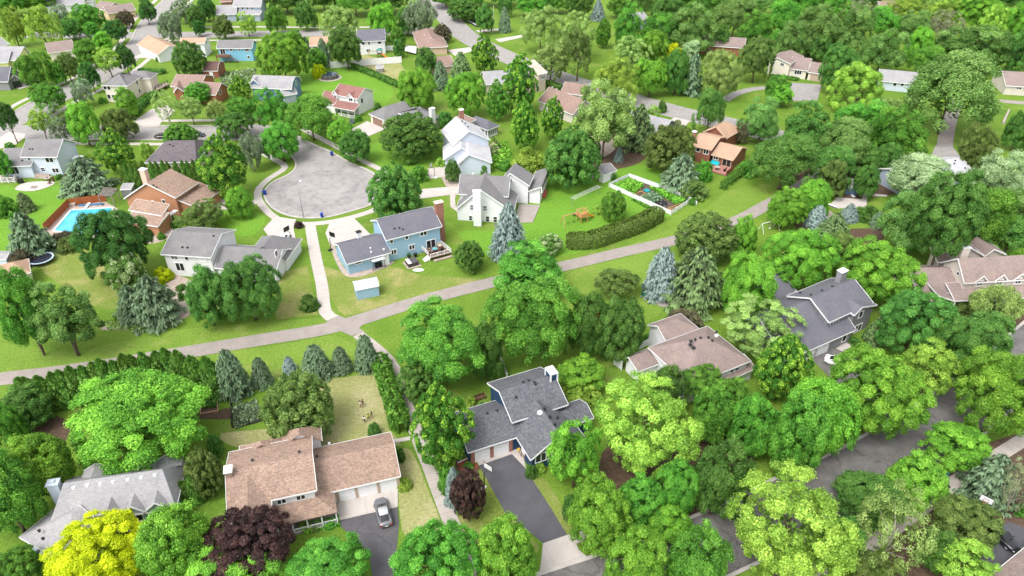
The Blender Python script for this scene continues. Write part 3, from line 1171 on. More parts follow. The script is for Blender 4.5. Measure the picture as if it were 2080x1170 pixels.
# ---- 3 grey dormered house, lower left
h = House('house', 'long grey-roofed house with gabled dormers behind the golden yellow tree', 'house', G(230, 1040), W_LBLUEG, S_LGREY)
b3 = h.add((98.3, 1071), (357.7, 1032), 3.5, C=(105, 976), r=3.2, hl=1.6, hr=1.6)
h.vents(b3, [(150, 992), (178, 987.5), (204, 984), (230, 980), (260, 975.5), (287, 971.5), (315, 967)], VENTW, far=True, size=.26)
for x, w in ((7.7, 2.6), (5.0, 2.9), (2.2, 3.2)):
    h.dormer(b3, b3.L - x, w, 1.6, 2.1, .15, 1.45, glass=GLASS2 if x < 3 else GLASS)
o3 = Blk((b3.P(b3.L, b3.D, 0) + UP * 3.5).to_tuple(), None, 3.5, dirp=((357.7, 1032), (98.3, 1071)), Lm=b3.L, D=b3.D, r=3.2)
for x, w in ((.12, 2.8), (.30, 2.8), (.72, 3.0)):
    h.dormer(o3, o3.L * x, w, 2.6, 2.3, .6, .9, win=False)
w3 = h.add((94, 1047), (39, 1091), 2.8, D=9.5, r=2.2, L0=2, hr=4.5)
h.vents(w3, [(80, 1079), (88, 1095), (78, 1121)])
h.chimney(116, 997, 5.0, b3.u, 1.3, 1.0, 6.5, m=W_PALEBLUE, zb=0, capm=W_PALEBLUE)

# ---- 4 blue house on the cul-de-sac
h = House('house', 'light blue two-storey house with brick chimney and rear deck by the trail', 'house', G(800, 500), W_BLUE, S_BLUEGREY)
m4 = h.add((783.8, 488.2), (898, 459.5), 5.3, R=(765.3, 447.2))
g4 = h.add((703.8, 536.8), (789.3, 514.2), 2.75, R=(686.7, 497.8), L1=.6)
h.chimney(893, 447, 5.0, m4.u, 1.7, 1.1, 9.2, m=BRICK, capm=mk('pale stone cap', (.6, .5, .42)))
for x, y, w, hh, n in ((795, 489.5, .55, .9, 1), (826, 481.5, .6, .9, 1), (860, 473.5, 1.35, 1.0, 2), (799.5, 511.5, 1.1, 1.0, 2), (836.5, 501.8, 1.1, 1.0, 2)):
    h.win(m4, 'n', x, y, w, hh, n)
h.win(m4, 'n', 875.5, 496, 1.9, 2.0, 2, 'patio_door')
h.win(g4, 'n', 728, 533, 1.1, .45, 1)
h.win(g4, 'n', 756, 525.5, 1.1, .45, 1)
MB().box(g4.P(g4.L - 1.3, .34, 1.25), (1.5, .1, 2.5), g4.u).build('white_panel', WHITE, h.root)
h.vents(m4, [(801.5, 465), (811, 463.5), (818.5, 466.5)])
h.vents(g4, [(752.5, 505), (754, 513), (779.5, 507.5)], VENTW)
h.chimney(730, 484, 3.4, g4.u, .9, .7, 4.9, zb=3, m=WHITE, capm=VENTM)
dk = [m4.P(m4.L - 4.6, .4, 0), m4.P(m4.L - .3, .4, 0), m4.P(m4.L + .2, -3.6, 0), m4.P(m4.L - 4.4, -3.6, 0)]
mb = MB(); mb.slab([p + UP * .75 for p in reversed(dk)], .2)
mb.build('deck', WOODT, h.root)
rail('deck_rail', [dk[1] + m4.u * .0, dk[2], dk[3]], .95, WHITE, h.root, 1.6, .22, .75)
rail('deck_rail', [dk[3] + m4.v * 1.3, dk[0] - m4.v * .1], .95, WHITE, h.root, 1.6, .22, .75)
mb = MB()
for k in range(4):
    q = dk[3] + m4.v * .65 - m4.u * (.25 + .3 * k)
    mb.box((q.x, q.y, .32 - .09 * k + .15), (.3, 1.2, .64 - .18 * k), m4.u)
mb.build('deck_stairs', WHITE, h.root)
mb = MB(); mb.slab([p + UP * .3 for p in (dk[3] - m4.v * .2 + m4.u * .5, dk[2] - m4.v * .2, dk[2] - m4.v * .8, dk[3] - m4.v * .8 + m4.u * .5)][::-1], .25)
mb.build('planting_edge', paleb, h.root)
H4B = m4

# ---- 5 white house with the steep front gable
h = House('house', 'white house with steep front gable and tall white chimney behind the blue spruce', 'house', G(985, 440), W_WHITE, S_GREY)
m5 = h.add((930.2, 394), (1032.7, 399.4), 4.9, R=(935.1, 353.5))
f5 = h.add((926, 424.5), None, 3.0, ridge='v', apex=(974, 384.5), dirp=((930.2, 394), (1032.7, 399.4)), Lm=13.0, D=9.0)
r5 = h.add((1017, 372), None, 4.9, ridge='v', apex=(1036, 352), far=(1050, 331), dirp=((1016.7, 376), (1060, 380)), Lm=6.8)
r6 = h.add(r5.P(r5.L - .6, .6, 3.2).to_tuple(), None, 3.1, ridge='v', dirp=((1016.7, 376), (1060, 380)), Lm=3.4, D=11.5, r=1.5, rp=.02)
h.chimney(970.5, 456, .2, f5.u, 1.7, .9, 8.4, zb=0)
for x, y, w, hh in ((959, 421, .9, 1.2), (985, 423, .9, 1.2), (956, 443, .7, 1.1), (990.5, 446, .7, 1.3), (1006, 448, .8, 1.3)):
    h.win(f5, 'n', x, y, w, hh, 1, grid=True, glass=GLASS2 if y < 430 else GLASS)
h.porch([f5.P(.3, .4, 0), f5.P(.3, 2.6, 0)], 2.8)
h.vents(m5, [(980, 383), (961, 353.5)], VENTW)
mb = MB(); mb.slab([f5.P(f5.L + .2, .5, .18), f5.P(f5.L + 4.2, 1.0, .18), f5.P(f5.L + 5.2, 9.5, .18), f5.P(f5.L + .2, 9.5, .18)], .18)
mb.build('patio', walko, h.root)
mb = MB(); mb.slab([r5.P(r5.L + .6, 4.0, .7), r5.P(r5.L + 3.2, 4.0, .7), r5.P(r5.L + 3.2, 7.0, .7), r5.P(r5.L + .6, 7.0, .7)], .6)
mb.build('red_deck', mk('red deck boards', (.32, .08, .06)), h.root)

# ---- 6 pale grey house with stepped gables
h = House('house', 'pale grey-roofed house with stepped gables and sunroom beside the cul-de-sac', 'house', G(950, 320), W_PALEBLUE, S_PALE)
u6 = ((918, 297), (984, 287))
m6 = h.add((920.6, 295.8), None, 5.2, ridge='v', apex=(952.6, 265.9), far=(928, 236), dirp=u6, Lm=10.2)
f6 = h.add((930, 333.5), None, 3.2, ridge='v', apex=(952, 314), far=(934, 282), dirp=((930.2, 333), (981.5, 331)), Lm=8.6)
h.add(f6.P(-3.6, 3.4, 3.2).to_tuple(), None, 3.0, ridge='v', dirp=((930.2, 333), (981.5, 331)), Lm=9.5, D=8.5, r=3.2)
h.add((898, 272), (910, 276), 4.0, D=6.0, r=1.6, hl=2, hr=0)
sr = h.add((991, 264.4), (1015, 255), 2.6, C=(967.6, 245.6), r=1.7, hl=2.0, hr=0, ridge='v', roofm=S_BLUEGREY, wall=W_WHITE)
for k in range(5):
    c = sr.P(sr.L * (.16 + .17 * k), .38, 1.4)
    fb, pb = MB(), MB()
    fb.box(c - sr.v * .03, (.62, .06, 1.5), sr.u)
    pb.box(c - sr.v * .075, (.44, .04, 1.3), sr.u)
    o = fb.build('window', WHITE, h.root)
    pb.build('pane', GLASS, o)
for k in range(3):
    c = sr.P(.38, 1.0 + 1.3 * k, 1.4)
    fb, pb = MB(), MB()
    fb.box(c - sr.u * .03, (.06, .62, 1.5), sr.u)
    pb.box(c - sr.u * .075, (.04, .44, 1.3), sr.u)
    o = fb.build('window', WHITE, h.root)
    pb.build('pane', GLASS, o)
h.add((951, 250), (967, 243), 4.6, D=5, r=.5, rp=1.0, roofm=S_BROWN, wall=W_BEIGE)
h.chimney(937.7, 239, 7.0, m6.u, 1.1, .9, 9.2, m=BRICK, zb=4)
h.vents(m6, [(939, 247), (945, 251), (951, 258)], VENTM, far=True)
mb = MB(); mb.slab([G(984, 300, .35), G(1003, 289, .35), G(1016, 304, .35), G(994, 312, .35)][::-1], .35)
mb.build('deck', paleb, h.root)
rail('deck_rail', [G(1001, 286), G(1016, 303), G(992, 312)], 1.1, VENTM, h.root, 1.5, .0, 0.3)

# ---- 7 orange brown house with the pool
h = House('house', 'orange brown house with tan roof beside the fenced swimming pool', 'house', G(320, 430), W_BRICKO, S_TAN)
ud = ((272.6, 428.4), (329, 437.8))
uu_ = (G(*ud[1], 3.6) - G(*ud[0], 3.6)); uu_.z = 0; uu_.normalize()
Bp = G(356.3, 402, 4.9)
A7 = Bp - uu_ * 15.0
m7 = h.add(A7.to_tuple(), None, 4.9, ridge='v', apex=(302.7, 393.6), far=(317.8, 357.9), dirp=ud, Lm=15.0, zf=2.5, r=2.6)
g7 = h.add(G(351.6, 413.7, 2.7).to_tuple(), None, 2.7, ridge='v', dirp=ud, Lm=6.2, D=9.0, r=1.6, rp=.98)
s7 = h.add((272.6, 428.4), (329, 437.8), 3.7, D=3.0, r=1.3, rp=1.0, L0=1.5)
s8 = h.add((284, 454.3), (320.6, 460.3), 2.6, D=4.2, r=1.3, rp=1.0, L0=4)
h.win(m7, 'n', 332.8, 409.5, .7, .95, 1)
o, nn, uu = m7.face('n')
c = hitplane(310.5, 410, o, nn)
mb = MB(); mb.tube([c - nn * .05, c + nn * .06], .42, 14); rw = mb.build('round_window', WHITE, h.root)
mb = MB(); mb.tube([c, c + nn * .08], .26, 14); mb.build('pane', GLASS, rw)
h.chimney(296, 362, 6.0, m7.u, 1.5, 1.1, 8.2, m=mk('pale tan brick', (.55, .42, .33), .9, .15, 3.0), zb=0, capm=VENTW)
h.vents(m7, [(312, 377), (318, 381)])

# ---- 8 white house with grey roof left of the walkway
h = House('house', 'white two-storey house with grey roof left of the walkway, garage wing to its right', 'house', G(400, 530), W_WHITE, S_GREY)
m8 = h.add((326.2, 516.4), (428.7, 523.3), 5.1, R=(349.7, 468.2))
g8 = h.add((435, 544), None, 2.8, RB=(544.4, 500.8), dirp=((326.2, 516.4), (428.7, 523.3)), Lm=12.6, D=9.0, r=2.4)
k8 = h.add(g8.P(g8.L - 8.2, 4.4, 2.8).to_tuple(), None, 2.85, ridge='v', dirp=((326.2, 516.4), (428.7, 523.3)), Lm=8.6, D=8.6, r=2.9, hr=4.2, nonear=True)
h.win(m8, 'n', 354, 521.8, 1.3, .9, 2, grid=True)
h.win(m8, 'n', 379, 524, .6, .9, 1)
h.win(m8, 'n', 411, 526.5, 1.3, .9, 2, glass=WHITE)
h.win(m8, 'n', 366, 541.8, 1.6, 1.7, 2, 'patio_door')
h.win(g8, 'r', 560.5, 515, .9, 1.1, 1)
h.vents(m8, [(434, 480), (370.5, 503), (381, 503.5)])
MB().box(m8.P(m8.L - .15, m8.D * .5, 4.9), (.5, .1, .1), m8.u).build('gutter', WHITE, h.root)

# ---- 9 grey two-storey house, right
h = House('house', 'dark grey two-storey house with white trim above the white sports car', 'house', G(1700, 680), W_GREY, S_BLUEGREY)
m9 = h.add((1683.8, 655), (1728, 635), 5.3, R=(1646.2, 605.4), L1=6.0)
f9 = h.add((1736.5, 640.5), None, 5.2, ridge='v', apex=(1752, 624), dirp=((1683.8, 655), (1728, 635)), Lm=6.0, D=7)
g9 = h.add((1640.6, 713), (1739.3, 669.7), 2.8, D=13.5, r=4.0, L0=5.0)
l9 = h.add((1556, 618), (1618, 590), 2.8, D=9, r=2.0, L0=1)
h.chimney(1706, 570, 6.8, m9.u, 1.55, 1.0, 8.9, zb=3)
h.win(f9, 'n', 1748.5, 638.5, .9, 1.3, 1)
h.win(f9, 'n', 1742.5, 666, 1.7, 1.5, 2)
h.win(m9, 'n', 1694, 655.5, 1.9, .8, 3, glass=GLASS2)
for x, y, w in ((1650, 714, 2.4), (1670, 705, 3.4)):
    h.gdoor(g9, 'n', x, y, w, 2.1)
h.win(g9, 'n', 1715, 686, .9, 1.5, 1)
h.vents(m9, [(1625.5, 596), (1669.5, 591), (1690.5, 582.5), (1647, 600)], far=True)
h.vents(l9, [(1602, 601), (1606, 604)])

# ---- 10 dusty pink hip-roofed house
h = House('house', 'low white house with broad dusty pink hip roof in the trees', 'house', G(1420, 740), W_WHITE, S_PINK)
m10 = h.add((1400.8, 783), (1526, 733), 4.3, C=(1317.7, 705.4), r=3.3, hl=5.6, hr=5.6)
h.add((1472, 777), (1536, 748), 2.5, D=3.0, r=.9, rp=1.0)
h.add((1296, 755), None, 2.7, dirp=((1400.8, 783), (1526, 733)), Lm=9.5, C=(1267, 726), r=1.0, rp=.7)
h.add((1353, 694), None, 4.2, dirp=((1400.8, 783), (1526, 733)), Lm=7.2, D=5.2, r=1.5, hl=0, hr=3)
h.win(m10, 'n', 1487.5, 752, .9, .8, 1)
h.win(m10, 'n', 1496.5, 748.3, .9, .8, 1)
h.vents(m10, [(1402, 701), (1408.5, 707), (1403.5, 694)], size=.4)
h.vents(m10, [(1412, 690.5), (1423, 687), (1439, 686.5), (1446.5, 692.5), (1455, 675)])
h.vents(m10, [(1455, 683)], VENTW, size=.4)

# ---- 11 pinkish dormered house at the right edge
h = House('house', 'beige house with pinkish brown roof and small dormers at the right edge', 'house', G(1980, 590), W_BEIGE, S_PINK)
m11 = h.add((1959, 575.4), (2100, 567), 5.1, R=(1946.2, 525.2))
p11 = h.add((1863, 596), (1923.8, 594.6), 2.8, D=9.5, r=2.6, L1=3)
q11 = h.add((1940, 611), (1997, 608.5), 2.7, D=3.8, r=1.4, rp=1.0, L1=16, walls=False)
h.add(q11.P(0, .0, 2.7).to_tuple(), None, 2.66, dirp=((1940, 611), (1930, 600)), Lm=4.2, D=3.4, r=1.2, rp=1.0, walls=False)
h.porch([q11.P(.3, .3, 0), q11.P(5.0, .3, 0), q11.P(10.0, .3, 0), p11.P(p11.L - 3.5, -.6, 0)], 2.6, .3)
h.chimney(1938, 549, 3.5, m11.u, 1.5, 2.0, 9.0, zb=0)
h.add((1946, 522), (2000, 519), 5.0, ridge='v', apex=(1972, 503), D=7)
h.add((2000, 521), (2045, 517), 4.6, ridge='v', apex=(2020, 506), D=5)
h.dormer(m11, m11.L * .245, 2.0, 3.8, 1.7, .25, 1.0, glass=GLASS2)
h.dormer(m11, m11.L * .53, 2.0, 3.8, 1.7, .25, 1.0)
h.dormer(m11, m11.L * .80, 2.0, 3.8, 1.7, .25, 1.0)
o, nn, uu = m11.face('l')
c = hitplane(1946.5, 555.5, o, nn)
mb = MB(); mb.tube([c - nn * .05, c + nn * .07], .42, 14); rw = mb.build('oval_window', WHITE, h.root)
mb = MB(); mb.tube([c, c + nn * .09], .28, 14); mb.build('pane', GLASS, rw)
h.add(G(1905, 532, 4.4).to_tuple(), None, 4.4, dirp=((1905, 532), (1945, 535)), Lm=6, D=5, r=.5, rp=1.0)

# ---- 12 roof in the bottom right corner
h = House('house', 'house with pinkish roof cut off by the bottom right corner', 'house', G(2090, 1170), W_WHITE, S_PINK)
h.add((2120, 1081), (1985, 1190), 2.9, D=10, r=2.6)

# ---- 13 orange roofed brick house
h = House('house', 'red brown house with orange tan roofs and rear deck beside the small arborvitae', 'house', G(1450, 320), W_BRICKR, S_ORANGE, mk('tan trim', (.55, .40, .29)))
m13 = h.add((1403, 295), (1445.6, 305), 4.3, RB=(1462.8, 280))
r13 = h.add((1444.4, 313.9), (1489.4, 326), 2.9, RB=(1507.8, 300))
h.add((1428, 268), (1475.6, 281.7), 3.8, ridge='v', D=9.5, r=2.4, hr=4)
h.win(m13, 'n', 1434, 308, 1.3, 1.2, 2)
h.win(m13, 'n', 1418, 304, 1.0, 1.0, 1)
h.win(r13, 'n', 1476, 330, 2.2, 2.0, 2, 'patio_door', frame=mk('tan trim', (.5, .4, .3)))
h.win(r13, 'n', 1454, 320, 1.2, 1.0, 2)
h.chimney(1409, 281, 5.2, m13.u, .9, .9, 7.0, m=BRICK, zb=3)
q = [r13.P(-.5, .5, .55), r13.P(r13.L + .3, .5, .55), r13.P(r13.L + .3, -4.0, .55), r13.P(1.0, -4.0, .55)]
mb = MB(); mb.slab(q[::-1], .4); mb.build('deck', mk('pinkish deck boards', (.36, .17, .14)), h.root)
rail('deck_rail', [q[1], q[2]], .9, W_BRICKR, h.root, 1.5, .0, .55, solid=True)

# ---- 14 maroon roofed white house
h = House('house', 'white house with maroon roof, dormers and pillared front porch', 'house', G(710, 205), W_WHITE, S_MAROON)
m14 = h.add((674, 191), (726, 201), 5.2, RB=(741.9, 178.8))
l14 = h.add((648, 208), (680, 212), 3.0, D=8, r=2.4)
p14 = h.add((696.4, 221), (719.5, 225.3), 2.6, D=3.0, r=1.2, rp=1.0, L0=4, oh=.2, walls=False)
h.porch([p14.P(p14.L - .3 - k * 2.4, .3, 0) for k in range(4)], 2.5)
rail('porch_rail', [p14.P(p14.L - .3, .3, 0), p14.P(2.0, .3, 0)], .9, WHITE, h.root, 2.2, .25)
h.dormer(m14, m14.L * .12, 1.7, 3.9, 1.6, .1, .9)
h.dormer(m14, m14.L * .72, 2.4, 3.7, 1.6, .1, 1.1)
h.win(m14, 'r', 735, 204.5, .9, 1.4, 1)

# ---- 15 grey hip roofed house with brown garage door
h = House('house', 'pale house with grey hip roofs and a brown garage door', 'house', G(830, 240), W_CREAM, S_GREY)
g15 = h.add((748.4, 230.8), (780, 244.5), 2.8, C=(826, 220.7), r=2.3, hl=3.4, hr=0, ridge='v')
k15 = h.add((862, 248.5), (895.5, 235.8), 3.3, C=(827.7, 222), r=2.2, hl=4, hr=4)
h.gdoor(g15, 'n', 767, 246, 4.6, 2.1, mk('brown garage door paint', (.26, .16, .125)))
h.chimney(878, 233, 4.8, k15.u, 1.5, 1.0, 6.6, m=W_WHITE, zb=1)
h.win(k15, 'n', 879, 246, .8, 1.0, 1)

# ---- 16 white two-storey with deck, left
h = House('house', 'white two-storey house with grey roof, patio and deck at the left edge', 'house', G(80, 340), W_PALEBLUE, S_GREY)
m16 = h.add((40.3, 318.8), (115.6, 319), 5.2, R=(54, 281.9))
l16 = h.add((12.3, 338.6), (54.7, 336.6), 3.4, R=(9.6, 301), L0=2, L1=1)
for x, y, w, hh, n, t in ((59, 322.5, .6, .9, 1, 'window'), (100.5, 325, 1.9, 1.2, 2, 'window'), (87.5, 344, .9, .9, 1, 'window'), (113, 346, 1.5, 1.1, 2, 'window'), (66.5, 347.5, 1.5, 1.9, 2, 'patio_door')):
    h.win(m16, 'n', x, y, w, hh, n, t, grid=(n == 1), glass=GLASS2 if t == 'patio_door' else GLASS)
h.win(l16, 'n', 30, 346, 1.7, 1.9, 2, 'patio_door')
h.vents(m16, [(60.5, 303.5), (66.5, 303.5)])
h.vents(l16, [(45, 327)])
mb = MB(); mb.slab([G(-8, 366, .7), G(34, 364, .7), G(32, 355, .7), G(-8, 356, .7)][::-1][::-1], .7)
mb.build('deck', paleb, h.root)
rail('deck_rail', [G(-8, 372), G(31, 371), G(34, 365)], 1.5, WHITE, h.root, 1.8, .25)
mb = MB()
for k in range(3):
    mb.box(m16.P(4.4, -.6 - .35 * k, .45 - .13 * k), (3.6, .36, .9 - .26 * k), m16.u)
mb.build('steps', paleb, h.root)
MB().box(m16.P(m16.L + 1.2, m16.D * .62, 2.5), (2.2, 2.0, .2), m16.u).build('side_porch', WHITE, h.root)
h.porch([m16.P(m16.L + 2.1, m16.D * .5, 0)], 2.4, .22)

# ---- 17 dark hip roof behind the arborvitae row
h = House('house', 'house with dark violet grey hip roof behind the tall arborvitae row', 'house', G(350, 320), W_BEIGE, S_DARK)
b17 = h.add((293.7, 330.5), (399, 329), 3.0, C=(318, 287), r=3.0, hl=4.2, hr=2.0)
h.vents(b17, [(345, 294), (352, 297)])

# ---- 18 blue gambrel house
h = House('house', 'slate blue house with pale grey barn roof beyond the cul-de-sac trees', 'house', G(560, 180), W_SLATEB, S_LGREY)
b18 = h.add((508.6, 178), (592.5, 181.2), 4.2, R=(516.4, 151.8), gambrel=True)
h.add((575, 195), (604, 190), 2.6, D=5, r=1.6, wall=W_LBLUEG)
h.dormer(b18, b18.L * .1, 2.4, 4.2, 1.4, .6, 1.2, win=False)
h.win(b18, 'r', 601, 168.5, .7, 1.2, 1)

# ---- 19 beige hip house
h = House('house', 'beige two-storey house with grey hip roof and white rear deck', 'house', G(255, 190), W_CREAM, S_GREY)
m19 = h.add((206, 173.7), (258.6, 174.4), 5.4, C=(295.4 - 52, 153.5), r=2.7, hl=4.6, hr=4.6)
h.add(m19.P(m19.L * .55, m19.D - 1, 3.0).to_tuple(), None, 4.8, dirp=((206, 173.7), (258.6, 174)), Lm=6.5, D=6.0, r=1.6, hl=0, hr=2.5)
for x, y in ((213, 177), (221, 178), (221.5, 196), (231, 197)):
    h.win(m19, 'n', x, y, .9, 1.3, 1)
for x, y in ((278, 168), (283, 184.5)):
    h.win(m19, 'r', x, y, .9, 1.2, 1)
mb = MB(); mb.slab([G(310, 176, 1.2), G(320, 182, 1.2), G(344, 170, 1.2), G(334, 167, 1.2)], .2)
mb.build('deck', paleb, h.root)
rail('deck_rail', [G(319, 189), G(343, 176)], 2.2, VENTM, h.root, 1.6)

# ---- 20 red brick house
h = House('house', 'red brick house with brown roof and rounded side gable beside the barn shed', 'house', G(400, 185), W_BRICKR, S_BROWN)
h.wm = wallm('orange brick wall', (.38, .15, .09), .05)
b20 = h.add((345.9, 175.5), (406, 177), 3.2, R=(358.8, 150.3))
c20 = h.add((438, 193), (464, 177), 3.2, ridge='v', apex=(450, 168), D=9)
h.add((352, 188), (373, 186), 2.8, ridge='v', D=7, r=1.6)
h.win(c20, 'n', 447, 187.5, .9, 1.2, 1)

# ---- 21 white house, orange roof
h = House('house', 'white split-level house with long orange roof at the street corner', 'house', G(380, 95), W_WHITE, S_ORANGE)
h.add((362, 89), (415, 88.4), 5.0, RB=(419.4, 76))
x21 = h.add((320, 112), None, 2.9, ridge='v', dirp=((320, 112), (360, 104)), Lm=10, D=20, r=2.4)
h.win(h.blocks[0], 'r', 419, 86, .8, 1.2, 1)

# ---- 22 sky blue house with brown deck
h = House('house', 'sky blue house with grey roof and brown rear deck', 'house', G(475, 118), W_BLUE2, S_GREY)
b22 = h.add((439.3, 98.4), (512, 98), 4.7, R=(442.8, 81))
for x, y, w, hh, n, t in ((452.5, 105, 1.6, 1.8, 2, 'patio_door'), (469, 100.5, .9, .9, 1, 'window'), (486, 100.5, .5, .8, 1, 'window'), (501.5, 101.5, 1.3, 1.1, 2, 'window'), (505, 116, .8, .8, 1, 'window')):
    h.win(b22, 'n', x, y, w, hh, n, t)
mb = MB(); mb.slab([b22.P(.2, -2.6, 2.4), b22.P(4.6, -2.6, 2.4), b22.P(4.6, .3, 2.4), b22.P(.2, .3, 2.4)], .25)
for k in range(7):
    mb.box(b22.P(4.9 + .42 * k, -1.6, 2.2 - .32 * k), (.44, 1.3, .1), b22.u)
for a in (.3, 4.5):
    mb.box(b22.P(a, -2.5, 1.2), (.2, .2, 2.4), b22.u)
mb.build('deck', WOODT, h.root)
rail('deck_rail', [b22.P(.2, -2.6, 0), b22.P(4.6, -2.6, 0)], .9, WOODT, h.root, 1.5, .2, 2.4)

# ---- 23 white two-storey, slate roof
h = House('house', 'white house with slate roof behind the long white fence', 'house', G(755, 100), W_WHITE, S_BLUEGREY)
b23 = h.add((725, 84.6), (783, 82.4), 5.0, R=(728, 60))
for x, y, w in ((738, 88), (749, 87.5), (770, 85.5))[0:0] or ((738, 88, .9), (749.5, 87.8, .6), (770.5, 86, 1.2)):
    h.win(b23, 'n', x, y, w, 1.0, 1)
for x, y in ((748, 102.5), (772, 100)):
    h.win(b23, 'n', x, y, 1.3, .9, 2)

# ---- 24 brown hip ranch
h = House('house', 'ranch house with brown roof and attached garage near the road bend', 'house', G(870, 95), mk('tan brick wall', (.50, .36, .28), .9, .1, 2.0), S_BROWN)
b24 = h.add((851, 98), (910, 94.4), 3.0, C=(822.7, 65.4), r=2.2, hl=4.5, hr=4.5, ridge='v')
h.add((880, 138), (926, 132), 2.7, D=11, r=2.0)
mb = MB(); mb.slab([G(822, 102, 1.0), G(845, 108, 1.0), G(846, 94, 1.0), G(825, 92, 1.0)], .2)
mb.build('deck', WHITE, h.root)
h.vents(b24, [(848, 66), (862, 72), (875, 78)], VENTW, far=True)

# ---- far left houses
h = House('house', 'low cream house with pinkish brown roof by the street at the upper left', 'house', G(125, 100), W_CREAM, S_PINK)
h.add((97.5, 108), (152, 101), 3.0, RB=(164, 74))
h = House('house', 'yellow green house with pale grey roofs at the left edge', 'house', G(30, 120), W_YELLOW, S_LGREY)
h.add((33, 123), (62, 109), 3.2, ridge='v', apex=(49, 94), D=12)
h.add((-30, 129), (16, 127), 3.0, D=10, r=2.6)
h.add((-20, 100), (20, 90), 3.0, D=9, r=2.2)
h = House('house', 'dark blue grey house with gabled garage porch at the left edge', 'house', G(15, 165), W_GREY, S_BLUEGREY)
h.add((-30, 166), (16, 166), 3.0, RB=(22, 135))
h.add((17, 164), (40, 160), 2.8, ridge='v', apex=(28, 151), D=7)
h.gdoor(h.blocks[1], 'n', 29, 168, 3.6, 2.1, GLASS)
h = House('house', 'house with pink brown roofs and ochre gable at the upper left', 'house', G(240, 25), wallm('ochre siding', (.55, .42, .27)), S_PINK)
h.add((188, 17), (216, 21), 4.0, D=10, r=2.2)
h.add((218, 28), (275, 20), 3.2, D=9, r=2.2, L1=.1)
h = House('house', 'grey-roofed house at the top edge left of the pink roofs', 'house', G(130, 10), W_WHITE, S_LGREY)
h.add((92, 15), (172, 7), 3.0, D=11, r=2.2)
h = House('house', 'white house peeking out at the top edge between crowns', 'house', G(180, 0), W_WHITE, S_GREY)
h.add((172, 3), (188, 2), 3.0, D=8, r=2.0)
h = House('house', 'pale blue grey house with pale roofs at the top edge', 'house', G(480, 30), W_LBLUEG, S_LGREY)
t30 = h.add((472, 13.5), (530, 14), 5.4, D=8, r=3.2)
l30 = h.add((438.6, 30), (479.6, 29), 3.0, D=9, r=3.0)
h.add((480, 29), (528, 30), 2.8, D=3, r=1.0, rp=1)
for x in (484, 493, 502, 512):
    h.win(t30, 'n', x, 17, .8, .9, 1)
h.win(l30, 'n', 460, 34, 1.0, 1.0, 1)
h = House('house', 'small house with red brown roof at the top edge left of the pale blue one', 'house', G(455, 2), W_BRICKR, S_MAROON)
h.add((447, 4), (470, 3), 3.2, D=8, r=2.4)
h = House('house', 'small orange-roofed house half hidden by a grey spruce', 'house', G(650, 95), W_CREAM, S_ORANGE)
o40 = h.add((628, 93.5), (668, 92.5), 3.0, D=9, r=2.2)
h.win(o40, 'n', 640, 97, 1.5, .8, 2)

# ---- middle-top houses
h = House('house', 'tall narrow tan house with grey wing hidden by the big green oval tree', 'house', G(1060, 175), mk('tan stucco', (.48, .40, .34), .9, .06), S_LGREY)
t31 = h.add((1094, 152), (1112, 147.5), 6.0, D=7, r=2.6, rp=1.0, roofm=shingle('tan pale shingles', (.50, .42, .36), .1))
h.add((986, 172), (1085, 166), 3.6, D=11, r=2.6)
h.win(t31, 'n', 1103, 157, 1.4, 1.0, 3)
h = House('house', 'low house with brown roof between two round green trees', 'house', G(1130, 205), W_BEIGE, S_BROWN)
r31 = h.add((1092, 204), (1154, 229), 3.0, R=(1116, 176), L1=2)
h.add((1138, 187), (1183, 194), 2.8, D=8, r=2.2)
h.vents(r31, [(1122, 178), (1131, 182), (1149, 190), (1159, 194), (1168, 198.5)], VENTW, far=True)
h = House('house', 'slate grey house showing behind the tall pale tree and grey conifer', 'house', G(1300, 255), wallm('slate siding', (.16, .17, .20)), S_LGREY)
r32 = h.add((1256, 250), (1345, 272), 4.2, D=10, r=2.4)
h.win(r32, 'n', 1259, 253, .9, 1.2, 1)
h.win(r32, 'n', 1257, 266, .9, 1.0, 1)
h = House('house', 'cream split-level house with brown roofs and asphalt driveway, upper right', 'house', G(1615, 140), W_CREAM, S_PINK)
a34 = h.add((1559, 121), None, 5.0, ridge='v', apex=(1579, 117), far=(1601, 100), dirp=((1560, 121), (1606, 130)), Lm=8.2)
b34 = h.add((1602, 139), (1641, 144), 3.1, R=(1620, 117))
c34 = h.add((1640, 146), (1672, 151), 2.8, R=(1652, 126))
for x, y in ((1570, 128), (1589, 131)):
    h.win(a34, 'n', x, y, 1.1, .9, 2)
h.win(b34, 'n', 1621, 147, 2.2, 1.2, 3)
h.gdoor(c34, 'n', 1659, 158, 4.4, 2.1, mk('tan garage door paint', (.45, .34, .27)))
h = House('house', 'pale house with silver roof partly covered by the big oak', 'house', G(1820, 175), W_PALEBLUE, S_LGREY)
b35 = h.add((1785, 164), (1870, 172), 3.0, D=9, r=2.6)
for x in (1818, 1833):
    h.win(b35, 'n', x, 171, .9, 1.1, 1)
h = House('house', 'low beige house with pinkish roof at the right edge beyond the oak', 'house', G(2060, 175), W_BEIGE, S_PINK)
b36 = h.add((2043, 174), (2110, 178), 3.0, R=(2047, 141))
h.win(b36, 'n', 2070, 178, 1.4, .9, 2)
h = House('house', 'blue grey house with pale roof among crowns below the right-hand driveway', 'house', G(1900, 370), W_LBLUEG, S_PALE)
b37 = h.add((1830, 372), (1978, 348), 3.2, D=9, r=1.8)
h.vents(b37, [(1929, 336), (1940, 327), (1938, 333), (1960, 342)])
h.win(b37, 'n', 1958, 357, 1.2, .8, 1)
h = House('house', 'brown-roofed house half hidden by a dark cone-shaped tree', 'house', G(1470, 95), W_BRICKR, S_PINK)
